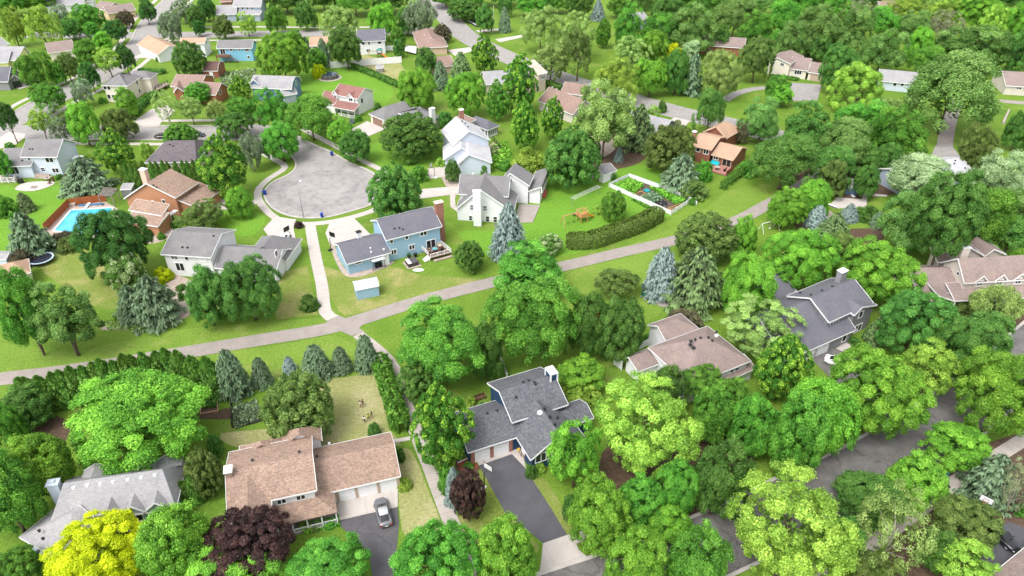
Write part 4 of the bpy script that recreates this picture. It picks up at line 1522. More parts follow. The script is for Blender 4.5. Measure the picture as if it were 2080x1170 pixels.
h.add((1418, 91), (1513, 98), 3.2, D=9, r=2.6)
h = House('house', 'brown-roofed house at the top edge deep in the wood', 'house', G(1808, 20), W_BEIGE, S_BROWN)
h.add((1790, 19), (1828, 19), 3.2, D=10, r=2.4)
h = House('house', 'grey-walled house showing only a sliver between crowns in the wood', 'house', G(1305, 50), W_LBLUEG, S_LGREY)
h.add((1294, 42), (1318, 38), 4.0, D=8, r=2.2)
h = House('house', 'house with a small orange roof corner at the left edge', 'house', G(20, 575), W_CREAM, S_ORANGE)
h.add((-25, 575), (62, 553), 3.0, D=6.0, r=1.6, hl=2.5, hr=2.5)

# ---- sheds
h = House('garden_shed', 'small white shed with red door next to the fenced vegetable garden', 'shed', G(1235, 362), W_WHITE, S_GREY)
b = h.add((1226, 356), (1253, 346), 2.3, R=(1217.5, 336.5), oh=.2)
MB().box(b.P(.16, b.D * .5, 1.1), (.06, 1.3, 2.0), b.u).build('door', mk('dark red door paint', (.18, .012, .015)), h.root)
h.win(b, 'l', 1219, 358, .4, .7, 1)
h = House('garden_shed', 'light blue shed with pale barn roof on the lawn between walkway and trail', 'shed', G(745, 595), W_BLUE, mk('pale metal roof', (.43, .46, .51), .5, .04))
h.add((722.4, 590), (770, 580.4), 2.35, D=3.0, r=.75, gambrel=True, oh=.12, t=.10)
h = House('garden_shed', 'red brown barn-style shed beside the dark round tree', 'shed', G(430, 150), W_BRICKR, S_DKBROWN)
b = h.add((412, 144), (442.5, 143.8), 2.6, R=(416.5, 124.3), gambrel=True, oh=.15)
MB().box(b.P(b.L * .5, .12, 1.1), (1.2, .06, 2.1), b.u).build('door', WHITE, h.root)
h = House('garden_shed', 'small grey-roofed shed at the end of the arborvitae row', 'shed', G(254, 388), W_GREY, S_LGREY)
h.add((243.7, 385), (266, 384), 2.0, D=2.6, r=.4, rp=1.0, oh=.1)
h = House('garden_shed', 'dark blue grey shed behind the white basketball backboard', 'shed', G(1735, 390), W_SLATEB, S_LGREY)
b = h.add((1721, 377), (1748, 379), 2.4, R=(1724, 362), oh=.15)
for k in range(3):
    h.win(b, 'n', 1727 + 7 * k, 380, .5, .4, 1)
h = House('playhouse', 'small grey wooden playhouse on the lawn behind the white fence', 'playhouse', G(770, 145), WOODG, S_LGREY)
b = h.add((763, 138), (778, 138), 1.7, D=2.2, r=.4, rp=1.0, oh=.1)
h.win(b, 'n', 767, 141, .4, .4, 1)
h = House('garden_shed', 'pale grey shed cut by the left edge near the trampoline', 'shed', G(5, 540), W_PALEBLUE, S_LGREY)
h.add((-30, 527), (12, 527), 2.2, D=3.2, r=.6, oh=.15)
# ------------------------------------------------------------------ plants: crowns of many small leaf faces, unit size
RNG = np.random.default_rng(11)


def unit(v):
    return v / (np.linalg.norm(v, axis=-1, keepdims=True) + 1e-9)


def rdir(n):
    return unit(RNG.normal(size=(n, 3)))


def leafmesh(name, P, Nn, size, aspect=1.5, stretch=None, rnd=None):
    """one folded leaf-clump face per point"""
    n = len(P)
    t = unit(np.cross(Nn, rdir(n))) if stretch is None else unit(stretch - Nn * np.sum(stretch * Nn, 1, keepdims=True) + 1e-4)
    b = np.cross(Nn, t)
    s = size * (0.65 + .7 * RNG.random((n, 1))) if np.isscalar(size) else size[:, None]
    a = t * s * aspect * .5
    c = b * s * .5
    f = Nn * s * .16
    V = np.stack([P - a - f, P + c * .9 + f * .6, P + a - f, P - c * .9 + f * .6], 1).reshape(-1, 3)
    me = bpy.data.meshes.new(name)
    me.vertices.add(4 * n)
    me.vertices.foreach_set('co', V.astype(np.float32).ravel())
    me.loops.add(4 * n)
    me.loops.foreach_set('vertex_index', np.arange(4 * n, dtype=np.int32))
    me.polygons.add(n)
    me.polygons.foreach_set('loop_start', np.arange(0, 4 * n, 4, dtype=np.int32))
    at = me.attributes.new('rnd', 'FLOAT', 'FACE')
    r = RNG.random(n) if rnd is None else np.clip(rnd, 0, 1)
    at.data.foreach_set('value', r.astype(np.float32))
    me.update(calc_edges=True)
    me.materials.append(None)
    return me


def shell(n, lower=-.55):
    """even points on a sphere, fewer on the underside"""
    i = np.arange(n) + .5
    z = 1 - (1 - lower) * i / n
    ph = i * 2.399963 + RNG.random() * 6
    r = np.sqrt(np.clip(1 - z * z, 0, 1))
    p = np.stack([r * np.cos(ph), r * np.sin(ph), z], 1)
    return unit(p + RNG.normal(size=(n, 3)) * .09)


def lobes(seed, k=7, amp=.16):
    r = np.random.default_rng(seed)
    d = unit(r.normal(size=(k, 3)) + np.array([0, 0, .2]))
    w = r.random(k) * amp + amp * .4

    def f(p):
        s = np.full(len(p), 1 - amp * .75)
        for di, wi in zip(d, w):
            s = np.maximum(s, 1 - amp * .75 + wi * np.clip((p @ di - .45) / .55, 0, 1) ** .7 * 1.6)
        return s
    return f


def broad(name, seed, nclump=85, per=95, cr=.20, leaf=.062, flat=.75, amp=.16, shape=None, tip=.15, inner=900, lower=-.6, hang=0.0, gap=0.0, zs=1.0):
    global RNG
    RNG = np.random.default_rng(seed)
    fl = lobes(seed + 1, 8, amp)
    d = shell(nclump, lower)
    c = d * (fl(d) * (1 + RNG.normal(size=nclump) * .055) - cr * .75)[:, None]
    lay = d[RNG.permutation(nclump)[:nclump // 3]]
    c = np.concatenate([c, lay * (fl(lay) * (.62 + .12 * RNG.random(len(lay))))[:, None]])
    dd = np.concatenate([d, lay])
    if gap:
        k = RNG.random(len(c)) > gap
        c, dd = c[k], dd[k]
    c[:, 2] *= zs
    m = len(c)
    crr = cr * (.55 + .8 * RNG.random(m))
    tone = RNG.random(m)
    ax = unit(dd + np.array([0, 0, .55]))
    P, NN, T = [], [], []
    for i in range(m):
        k = int(per * (crr[i] / cr) ** 2)
        q = rdir(k)
        dot = q @ ax[i]
        q = np.where((dot < -.15)[:, None], q - 2 * (dot[:, None]) * ax[i], q)
        rr = crr[i] * (.82 + .3 * RNG.random((k, 1)))
        p = q * rr
        # flatten each clump into a layered cap
        al = (p @ ax[i])[:, None] * ax[i]
        p = p - al * (1 - flat)
        if hang:
            p[:, 2] -= hang * RNG.random(k) * crr[i] * 2
        tipk = (RNG.random(k) < .3)[:, None]
        p = p + ax[i] * tipk * (RNG.random((k, 1)) * .45 * cr) + q * tipk * (RNG.random((k, 1)) * .25 * cr)
        P.append(c[i] + p)
        NN.append(unit(q + RNG.normal(size=(k, 3)) * .42 + np.array([0, 0, .25])))
        up = np.clip((q @ ax[i]), -.2, 1)
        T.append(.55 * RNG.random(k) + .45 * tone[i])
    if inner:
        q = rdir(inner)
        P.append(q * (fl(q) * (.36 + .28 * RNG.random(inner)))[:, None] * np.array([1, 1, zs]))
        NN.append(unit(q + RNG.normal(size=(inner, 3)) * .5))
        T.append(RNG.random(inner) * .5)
    P, NN, T = np.concatenate(P), np.concatenate(NN), np.concatenate(T)
    if shape:
        P = shape(P)
    P = P - np.array([0, 0, (P[:, 2].max() + P[:, 2].min()) / 2])
    e = np.array([np.percentile(np.abs(P[:, 0]), 99.6), np.percentile(np.abs(P[:, 1]), 99.6), np.percentile(np.abs(P[:, 2]), 99.7)])
    P = P / np.array([max(e[0], e[1])] * 2 + [e[2]])
    st = None
    if hang:
        st = np.tile(np.array([0, 0, -1.0]), (len(P), 1)) + RNG.normal(size=(len(P), 3)) * .35
    sz = leaf * (.65 + .7 * RNG.random(len(P)))
    if inner:
        sz[-inner:] *= 2.1
    return leafmesh(name, P, NN, sz, 1.5 if not hang else 2.6, st, T)


def egg(P):
    z = P[:, 2] / 1.3
    k = np.where(z > 0, 1 - .34 * np.clip(z, 0, 1.2) ** 1.5, 1 - .12 * np.clip(-z, 0, 1))
    return P * np.stack([k, k, np.ones_like(k)], 1)


def vase(P):
    z = P[:, 2]
    k = np.where(z < 0, 1 - .38 * np.clip(-z, 0, 1.1), 1.0)
    return P * np.stack([k, k, np.ones_like(k)], 1)


def flatb(P):
    Q = P.copy()
    Q[:, 2] = np.where(P[:, 2] < 0, P[:, 2] * .7, P[:, 2])
    return Q


def conifer(name, seed, whorls=15, arms=11, leaf=.075, droop=.25, power=.85, jit=.18, dens=1.0, base=.06):
    """z runs 0 (ground) to 1 (tip), radius 1 at the foot"""
    global RNG
    RNG = np.random.default_rng(seed)
    P, NN, ST, T = [], [], [], []
    for w in range(whorls):
        h = base + (1 - base) * (w / whorls) ** .92
        rad = (1 - h) ** power * (1 + RNG.normal() * jit * .3) + .03
        na = max(4, int(arms * (.45 + .55 * rad)))
        a0 = RNG.random() * 6
        for j in range(na):
            a = a0 + 2 * PI * j / na + RNG.normal() * .16
            L = rad * (1 - jit + 2 * jit * RNG.random())
            k = max(10, int(46 * L * dens))
            t = RNG.random(k) ** .6
            out = np.array([math.cos(a), math.sin(a), 0])
            side = np.array([-math.sin(a), math.cos(a), 0])
            wd_ = L * .30 * (1 - t * .55) + .015
            s = RNG.uniform(-1, 1, k)
            hz = h + .045 - droop * .16 * L * t + .05 * L * t ** 3 - .035 * np.abs(s)
            p = out * (L * t)[:, None] + side * (s * wd_)[:, None]
            p[:, 2] = hz + RNG.normal(size=k) * .010
            P.append(p)
            NN.append(unit(np.array([0, 0, 1.0]) + out * .55 + RNG.normal(size=(k, 3)) * .38))
            ST.append(out + side * (s * .9)[:, None] + np.array([0, 0, -.2]))
            T.append(.25 * RNG.random(k) + .65 * t ** 1.5 + .1 * RNG.random())
    # a dense heart so that the stem does not show
    n = 700
    z = RNG.random(n) ** 1.3 * .93
    a = RNG.random(n) * 6.283
    r = (1 - z) ** power * .55
    P.append(np.stack([r * np.cos(a), r * np.sin(a), z + .04], 1))
    NN.append(unit(np.stack([np.cos(a), np.sin(a), .5 + 0 * a], 1) + RNG.normal(size=(n, 3)) * .3))
    ST.append(np.tile(np.array([0, 0, -1.0]), (n, 1)) + RNG.normal(size=(n, 3)) * .4)
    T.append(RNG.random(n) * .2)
    P, NN, ST, T = map(np.concatenate, (P, NN, ST, T))
    P[:, 2] -= P[:, 2].min()
    P[:, 2] /= P[:, 2].max()
    return leafmesh(name, P, NN, leaf * (.6 + .7 * RNG.random(len(P))), 2.0, ST, T)


def arborv(name, seed, n=3600, leaf=.13):
    """tall clipped column, z 0..1, radius 1"""
    global RNG
    RNG = np.random.default_rng(seed)
    z = RNG.random(n)
    a = RNG.random(n) * 6.283
    prof = np.clip(1 - np.clip((z - .35) / .65, 0, 1) ** 2.2, 0, 1) ** .75 * (.86 + .14 * np.clip(z / .2, 0, 1))
    ribs = .86 + .14 * np.sin(a * 5 + z * 4 + seed) * np.sin(z * 17 + a * 2)
    r = prof * ribs * (.88 + .14 * RNG.random(n))
    P = np.stack([r * np.cos(a), r * np.sin(a), z], 1)
    NN = unit(np.stack([np.cos(a), np.sin(a), .25 + 0 * a], 1) + RNG.normal(size=(n, 3)) * .45)
    ST = np.tile(np.array([0, 0, 6.0]), (n, 1)) + RNG.normal(size=(n, 3)) * .5
    # z is stretched about sixfold afterwards, so make the faces short here
    me = leafmesh(name, P * np.array([1, 1, 5.0]), NN, leaf * (.7 + .8 * RNG.random(n)) * 1.6, 2.2, ST, .55 * ribs ** 3 + .45 * RNG.random(n))
    v = np.empty(len(me.vertices) * 3, np.float32)
    me.vertices.foreach_get('co', v)
    v = v.reshape(-1, 3)
    v[:, 2] /= 5.0
    me.vertices.foreach_set('co', v.ravel())
    return me


def trunkmesh(name, seed, h=1.0, r=.04, limbs=5, top=.9, fork=1, lean=.05):
    """unit trunk: z 0..1"""
    rr = random.Random(seed)
    mb = MB()
    for f in range(fork):
        a = 2 * PI * f / fork + rr.random()
        sp_ = .22 if fork > 1 else lean
        pts, rad = [], []
        for i in range(7):
            t = i / 6
            pts.append((math.cos(a) * sp_ * t ** 1.2 + rr.uniform(-.01, .01), math.sin(a) * sp_ * t ** 1.2 + rr.uniform(-.01, .01), t * top))
            rad.append(r * (1.35 if i == 0 else 1.0) * (1 - .72 * t) * (.8 if fork > 1 else 1))
        mb.tube(pts, rad, 8)
        for k in range(limbs):
            i = 2 + k % 4
            p = Vector(pts[i])
            b = rr.random() * 2 * PI
            q = p + Vector((math.cos(b) * .28, math.sin(b) * .28, .22))
            e = q + Vector((math.cos(b) * .2, math.sin(b) * .2, .14))
            mb.tube([p, (p + q) / 2 + Vector((0, 0, .03)), q, e], [r * .5, r * .4, r * .25, r * .1], 6)
    me = bpy.data.meshes.new(name)
    me.from_pydata(mb.v, [], mb.f)
    for p in me.polygons:
        p.use_smooth = True
    me.materials.append(None)
    return me


MESH = {
    'round': [broad('crown', 21, 112, 258, .165, 0.034), broad('crown', 22, 125, 241, .155, 0.034), broad('crown', 23, 99, 284, .175, 0.035, amp=.2)],
    'layer': [broad('crown', 31, 90, 327, .185, 0.034, .5, .22), broad('crown', 32, 103, 292, .17, 0.034, .5, .2), broad('crown', 33, 82, 344, .195, 0.035, .5, .25)],
    'egg': [broad('crown', 41, 146, 164, .125, 0.034, .85, .10, egg, zs=1.45, lower=-.85), broad('crown', 42, 205, 125, .12, 0.034, .85, .12, egg, zs=1.45, lower=-.85)],
    'airy': [broad('crown', 51, 108, 189, .16, 0.030, .55, .24, vase, inner=500, gap=.16), broad('crown', 52, 120, 172, .15, 0.030, .55, .26, inner=500, gap=.2), broad('crown', 53, 99, 206, .165, 0.032, .6, .28, vase, inner=450, gap=.18)],
    'oak': [broad('crown', 61, 73, 344, .20, 0.032, .62, .30, flatb, inner=1100, gap=.06), broad('crown', 62, 82, 309, .19, 0.032, .62, .32, flatb, inner=1100, gap=.08), broad('crown', 63, 67, 361, .21, 0.032, .6, .3, inner=1100)],
    'willow': [broad('crown', 71, 95, 163, .15, 0.032, .7, .2, vase, inner=500, hang=.9, gap=.1), broad('crown', 72, 99, 157, .15, 0.032, .7, .24, inner=500, hang=.8, gap=.1)],
    'sparse': [broad('crown', 81, 95, 109, .15, 0.031, .6, .26, vase, inner=150, gap=.3), broad('crown', 82, 103, 101, .15, 0.031, .6, .24, inner=150, gap=.35)],
    'shrub': [broad('crown', 91, 69, 101, .19, 0.063, .8, .14, flatb, inner=500, lower=-.4), broad('crown', 92, 60, 109, .20, 0.068, .8, .18, flatb, inner=500, lower=-.4)],
    'dome': [broad('crown', 95, 181, 122, .11, 0.036, .8, .07, inner=1600), broad('crown', 96, 181, 122, .11, 0.036, .8, .08, egg, inner=1600)],
    'spruce': [conifer('crown', 101, 19, 15, .058, .30, .60, .13, 1.25), conifer('crown', 102, 20, 16, .056, .32, .56, .15, 1.25), conifer('crown', 103, 18, 15, .058, .28, .68, .16, 1.25)],
    'big': [broad('crown', 131, 120, 468, .155, 0.024, .55, .24, inner=1500), broad('crown', 132, 140, 411, .145, 0.024, .5, .26, inner=1500), broad('crown', 133, 105, 510, .165, 0.025, .55, .3, inner=1500)],
    'airybig': [broad('crown', 141, 150, 283, .135, 0.023, .6, .34, vase, inner=900, gap=.12), broad('crown', 142, 165, 255, .13, 0.022, .6, .36, inner=900, gap=.14)],
    'plump': [conifer('crown', 104, 18, 17, .056, .30, .44, .10, 1.3), conifer('crown', 105, 17, 16, .058, .34, .48, .12, 1.3)],
    'fir': [conifer('crown', 111, 13, 12, .065, .75, .62, .28, 1.6), conifer('crown', 112, 14, 13, .062, .7, .66, .26, 1.6)],
    'arbor': [arborv('crown', 121), arborv('crown', 122), arborv('crown', 123)],
}
TRUNK = [trunkmesh('trunk', 1), trunkmesh('trunk', 2, limbs=6), trunkmesh('trunk', 3, fork=3, r=.035, limbs=3)]
BARK = mk('grey brown bark', (.17, .125, .095), .95, .3, 2.0, fine=.35)
BARKP = mk('pale bark', (.40, .35, .31), .95, .25, 2.0, fine=.3)
LM = {
    'maple': leafmat('maple leaves', (0.032, 0.168, 0.008), (0.104, 0.392, 0.016), (0.248, 0.640, 0.035)),
    'fresh': leafmat('fresh green leaves', (0.056, 0.240, 0.006), (0.168, 0.512, 0.013), (0.352, 0.768, 0.032)),
    'emerald': leafmat('emerald leaves', (.036, .15, .012), (.092, .31, .026), (.20, .49, .062)),
    'dark': leafmat('dark green leaves', (.024, .11, .010), (.055, .22, .020), (.125, .37, .045)),
    'deep': leafmat('deep green leaves', (.036, .14, .012), (.092, .29, .024), (.20, .46, .055)),
    'lime': leafmat('lime green leaves', (0.096, 0.272, 0.010), (0.272, 0.576, 0.029), (0.544, 0.880, 0.080)),
    'tipped': leafmat('light tipped leaves', (.025, .17, .005), (.085, .33, .010), (.20, .52, .03), third=(.52, .76, .085)),
    'pale': leafmat('pale green leaves', (0.120, 0.272, 0.035), (0.272, 0.512, 0.080), (0.512, 0.800, 0.176)),
    'olive': leafmat('olive green leaves', (.06, .145, .018), (.14, .28, .035), (.27, .45, .075)),
    'oak': leafmat('oak leaves', (.055, .175, .018), (.145, .385, .042), (.31, .60, .12)),
    'grey': leafmat('grey green leaves', (0.080, 0.160, 0.064), (0.192, 0.320, 0.136), (0.416, 0.576, 0.304)),
    'white': leafmat('silvery green leaves', (0.130, 0.247, 0.078), (0.325, 0.481, 0.208), (0.650, 0.780, 0.468)),
    'bare': leafmat('thin grey twigs and leaves', (0.195, 0.169, 0.117), (0.312, 0.338, 0.195), (0.468, 0.546, 0.286)),
    'gold': leafmat('golden leaves', (.34, .42, .004), (.60, .70, .008), (.84, .90, .03), vari=.02),
    'purple': leafmat('purple leaves', (.022, .013, .014), (.062, .034, .033), (.15, .078, .066)),
    'plum': leafmat('dusky purple green leaves', (0.068, 0.060, 0.042), (0.143, 0.135, 0.075), (0.255, 0.225, 0.120)),
    'bloom': leafmat('leaves with cream flowers', (0.051, 0.189, 0.012), (0.145, 0.392, 0.029), (0.290, 0.580, 0.072), third=(0.950, 0.950, 0.696)),
    'blue': leafmat('blue needles', (.115, .18, .165), (.25, .35, .325), (.46, .57, .53)),
    'steel': leafmat('steel green needles', (.065, .125, .065), (.165, .26, .14), (.31, .44, .26)),
    'needle': leafmat('green needles', (0.044, 0.100, 0.036), (0.130, 0.230, 0.080), (0.280, 0.420, 0.150)),
    'thuja': leafmat('arborvitae green', (.03, .125, .008), (.09, .27, .015), (.18, .40, .035)),
    'hedge': leafmat('hedge green', (0.032, 0.104, 0.010), (0.088, 0.216, 0.022), (0.176, 0.344, 0.048)),
    'ruddy': leafmat('bronzed hedge green', (.060, .12, .012), (.135, .25, .026), (.23, .37, .05)),
}
# kind of plant: mesh family, leaf colour, bark, name, category, (crown clearance in m)
KIND = {
    'maple': ('round', 'maple', BARK), 'maple2': ('layer', 'maple', BARK), 'fresh': ('layer', 'fresh', BARK), 'freshr': ('round', 'fresh', BARK),
    'emerald': ('round', 'emerald', BARK), 'emerald2': ('layer', 'emerald', BARK), 'norway': ('round', 'dark', BARK), 'deep': ('layer', 'deep', BARK),
    'linden': ('egg', 'tipped', BARK), 'egg': ('egg', 'maple', BARK), 'eggdark': ('egg', 'dark', BARK), 'lime': ('airy', 'lime', BARK), 'limer': ('layer', 'lime', BARK),
    'locust': ('airy', 'fresh', BARK), 'pale': ('airy', 'pale', BARK), 'paler': ('oak', 'pale', BARK), 'olive': ('round', 'olive', BARK), 'olivea': ('airy', 'olive', BARK),
    'oak': ('oak', 'oak', BARK), 'oakd': ('oak', 'deep', BARK), 'oakm': ('oak', 'maple', BARK), 'willow': ('willow', 'grey', BARKP), 'willowg': ('willow', 'pale', BARK), 'grey': ('airy', 'grey', BARKP),
    'white': ('oak', 'white', BARKP), 'bare': ('sparse', 'bare', BARKP), 'sparse': ('sparse', 'pale', BARKP), 'gold': ('layer', 'gold', BARK), 'purple': ('dome', 'purple', BARK),
    'plum': ('dome', 'plum', BARK), 'bloom': ('round', 'bloom', BARK), 'dome': ('dome', 'olive', BARK), 'domeg': ('dome', 'maple', BARK), 'domed': ('dome', 'deep', BARK),
    'blue': ('spruce', 'blue', BARK), 'steel': ('spruce', 'steel', BARK), 'steelr': ('plump', 'steel', BARK), 'bluer': ('plump', 'blue', BARK), 'spruce': ('spruce', 'needle', BARK), 'fir': ('fir', 'needle', BARK), 'firs': ('fir', 'steel', BARK),
    'arbor': ('arbor', 'thuja', BARK), 'cone': ('egg', 'deep', BARK),
    'shrub': ('shrub', 'maple', None), 'shrubd': ('shrub', 'deep', None), 'shrubl': ('shrub', 'lime', None), 'shrubo': ('shrub', 'olive', None), 'shrubp': ('shrub', 'plum', None),
    'shrubg': ('shrub', 'gold', None), 'shrubb': ('shrub', 'blue', None), 'shrubw': ('shrub', 'bloom', None), 'shrubr': ('shrub', 'purple', None),
}
NAMES = {'spruce': 'spruce_tree', 'plump': 'spruce_tree', 'fir': 'spruce_tree', 'arbor': 'arborvitae', 'shrub': 'shrub', 'willow': 'willow_tree', 'oak': 'oak_tree'}
PCOUNT = [0]


def plantobj(kind, loc, a, zc, c, label, group, rz, trunk_h=None, tr=None):
    fam, leaf, bark = KIND[kind]
    nm = NAMES.get(fam, 'broadleaf_tree')
    cat = {'shrub': 'shrub', 'arborvitae': 'arborvitae'}.get(nm, 'tree')
    i = PCOUNT[0]
    PCOUNT[0] += 1
    if a > 5.0 and fam in ('round', 'layer', 'airy'):
        fam = 'airybig' if fam == 'airy' or leaf == 'lime' else 'big'
    ms = MESH[fam]
    me = ms[i % len(ms)]
    if nm == 'shrub':
        o = bpy.data.objects.new(nm, me)
        COL.objects.link(o)
        o.location = (loc.x, loc.y, zc)
        o.rotation_euler = (0, 0, rz)
        o.scale = (a, a, c)
        o.material_slots[0].link = 'OBJECT'
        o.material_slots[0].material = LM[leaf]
        return tag(o, label, cat, group)
    r = thing(nm, label, cat, (loc.x, loc.y, 0), group)
    o = bpy.data.objects.new('crown', me)
    COL.objects.link(o)
    o.parent = r
    o.location = (0, 0, zc)
    o.rotation_euler = (0, 0, rz)
    o.scale = (a, a, c)
    o.material_slots[0].link = 'OBJECT'
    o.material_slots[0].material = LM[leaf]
    th = trunk_h or zc
    t = bpy.data.objects.new('trunk', TRUNK[i % 2 if tr is None else tr])
    COL.objects.link(t)
    t.parent = r
    t.rotation_euler = (0, 0, rz * 1.7)
    k = max(.35, min(1.25, a / 4.5)) * (6.0 if fam not in ('spruce', 'plump', 'fir', 'arbor') else 4.0)
    t.scale = (k, k, th) if fam not in ('spruce', 'plump', 'fir', 'arbor') else (k, k, th)
    t.material_slots[0].link = 'OBJECT'
    t.material_slots[0].material = bark
    return r


def plant(kind, x0, y0, x1, y1, label, group=None, clear=None, tr=None):
    """x0..y1: the crown's box in the picture; its place, height and width on the ground follow from it"""
    fam = KIND[kind][0]
    if y1 < 290 and not (group or '').startswith(('trees of', 'yellow', 'fresh', 'grey')):
        k = .055 if x0 > 560 else .075           # far crowns: the box was read at their loose outline
        x0, x1, y0 = x0 + (x1 - x0) * k, x1 - (x1 - x0) * k, y0 + (y1 - y0) * k
    cx, cy = (x0 + x1) / 2, (y0 + y1) / 2
    rnd = random.Random(int(x0 * 7 + y0 * 13))
    rz = rnd.random() * 6.28
    if fam in ('spruce', 'plump', 'fir', 'arbor'):
        # foot of the tree: its base disc is seen as an ellipse at the bottom
        zc = 0.0
        base = G(cx, y1)
        for _ in range(6):
            sc = FPX / depth((base.x, base.y, 0))
            a = (x1 - x0) / 2 / sc
            phi = math.atan2(H, math.hypot(base.x, base.y))
            base = G(cx, y1 - a * sc * math.sin(phi) * .85)
        d = Vector((base.x, base.y, 0)).normalized()
        top = hitplane(cx, y0, base, -d)
        hgt = max(1.0, top.z)
        return plantobj(kind, base, a * 1.04, 0, hgt, label, group, rz, hgt * .9)
    zc = 4.0
    for _ in range(8):
        p = G(cx, cy, zc)
        sc = FPX / depth(p)
        a = (x1 - x0) / 2 / sc
        phi = math.atan2(H - zc, math.hypot(p.x, p.y))
        hh = (y1 - y0) / 2 / sc
        q = hh * hh - (a * math.sin(phi)) ** 2
        c = math.sqrt(q) / math.cos(phi) if q > 0 else 0
        c = max((.46 if a > 5 else .58) * a, min(1.9 * a, c))
        if clear is None:
            cl = .3 if fam == 'shrub' else (.6 if fam in ('dome',) else max(.8, .28 * a))
        else:
            cl = clear
        zc = c + cl if fam != 'shrub' else c * .72
    return plantobj(kind, p, a * .99, zc, c * .98, label, group, rz, zc + .15 * c, tr)


def hedge(name, label, pts, w, hgt, mat, cat='hedge', leaf=.34, dens=26, bumpy=.12):
    """a clipped hedge along a picture line of its foot"""
    global RNG
    RNG = np.random.default_rng(abs(int(pts[0][0])))
    L = wl(pts, 1.0)
    nn = normals(L)
    A = np.array([(p.x, p.y) for p in L])
    M = np.array([(n.x, n.y) for n in nn])
    seg = np.linalg.norm(np.diff(A, axis=0), axis=1)
    tot = seg.sum()
    n = int(tot * (w + 2 * hgt) * dens)
    s = RNG.random(n) * (len(A) - 1)
    i = np.minimum(s.astype(int), len(A) - 2)
    f = (s - i)[:, None]
    cen = A[i] * (1 - f) + A[i + 1] * f
    nor = M[i]
    th = RNG.random(n) * PI
    sx = np.sign(np.cos(th)) * np.abs(np.cos(th)) ** .6
    sz = np.abs(np.sin(th)) ** .45
    low = RNG.random(n) < .45
    sz = np.where(low, RNG.random(n) * .9, sz)
    sx = np.where(low, np.sign(RNG.random(n) - .5), sx)
    b = 1 + bumpy * np.sin(s * 1.9 + th) + bumpy * .7 * np.sin(s * .7 + 2 * th) + RNG.normal(size=n) * .04
    endf = np.clip(np.minimum(s, len(A) - 1 - s) / 1.3, .25, 1) ** .5
    x = sx * w / 2 * b * endf
    z = sz * hgt * (.9 + .1 * b) * (.8 + .2 * endf)
    P = np.concatenate([cen + nor * x[:, None], z[:, None]], 1)
    o3 = np.concatenate([nor * sx[:, None], (sz * .9)[:, None]], 1)
    NN = unit(o3 + RNG.normal(size=(n, 3)) * .45)
    org = np.array([A[len(A) // 2][0], A[len(A) // 2][1], 0])
    me = leafmesh(name, P - org, NN, leaf * (.65 + .7 * RNG.random(n)), 1.5, None, RNG.random(n) * .7 + .3 * (b - .8))
    me.materials[0] = LM[mat]
    o = bpy.data.objects.new(name, me)
    COL.objects.link(o)
    o.location = org
    return tag(o, label, cat)
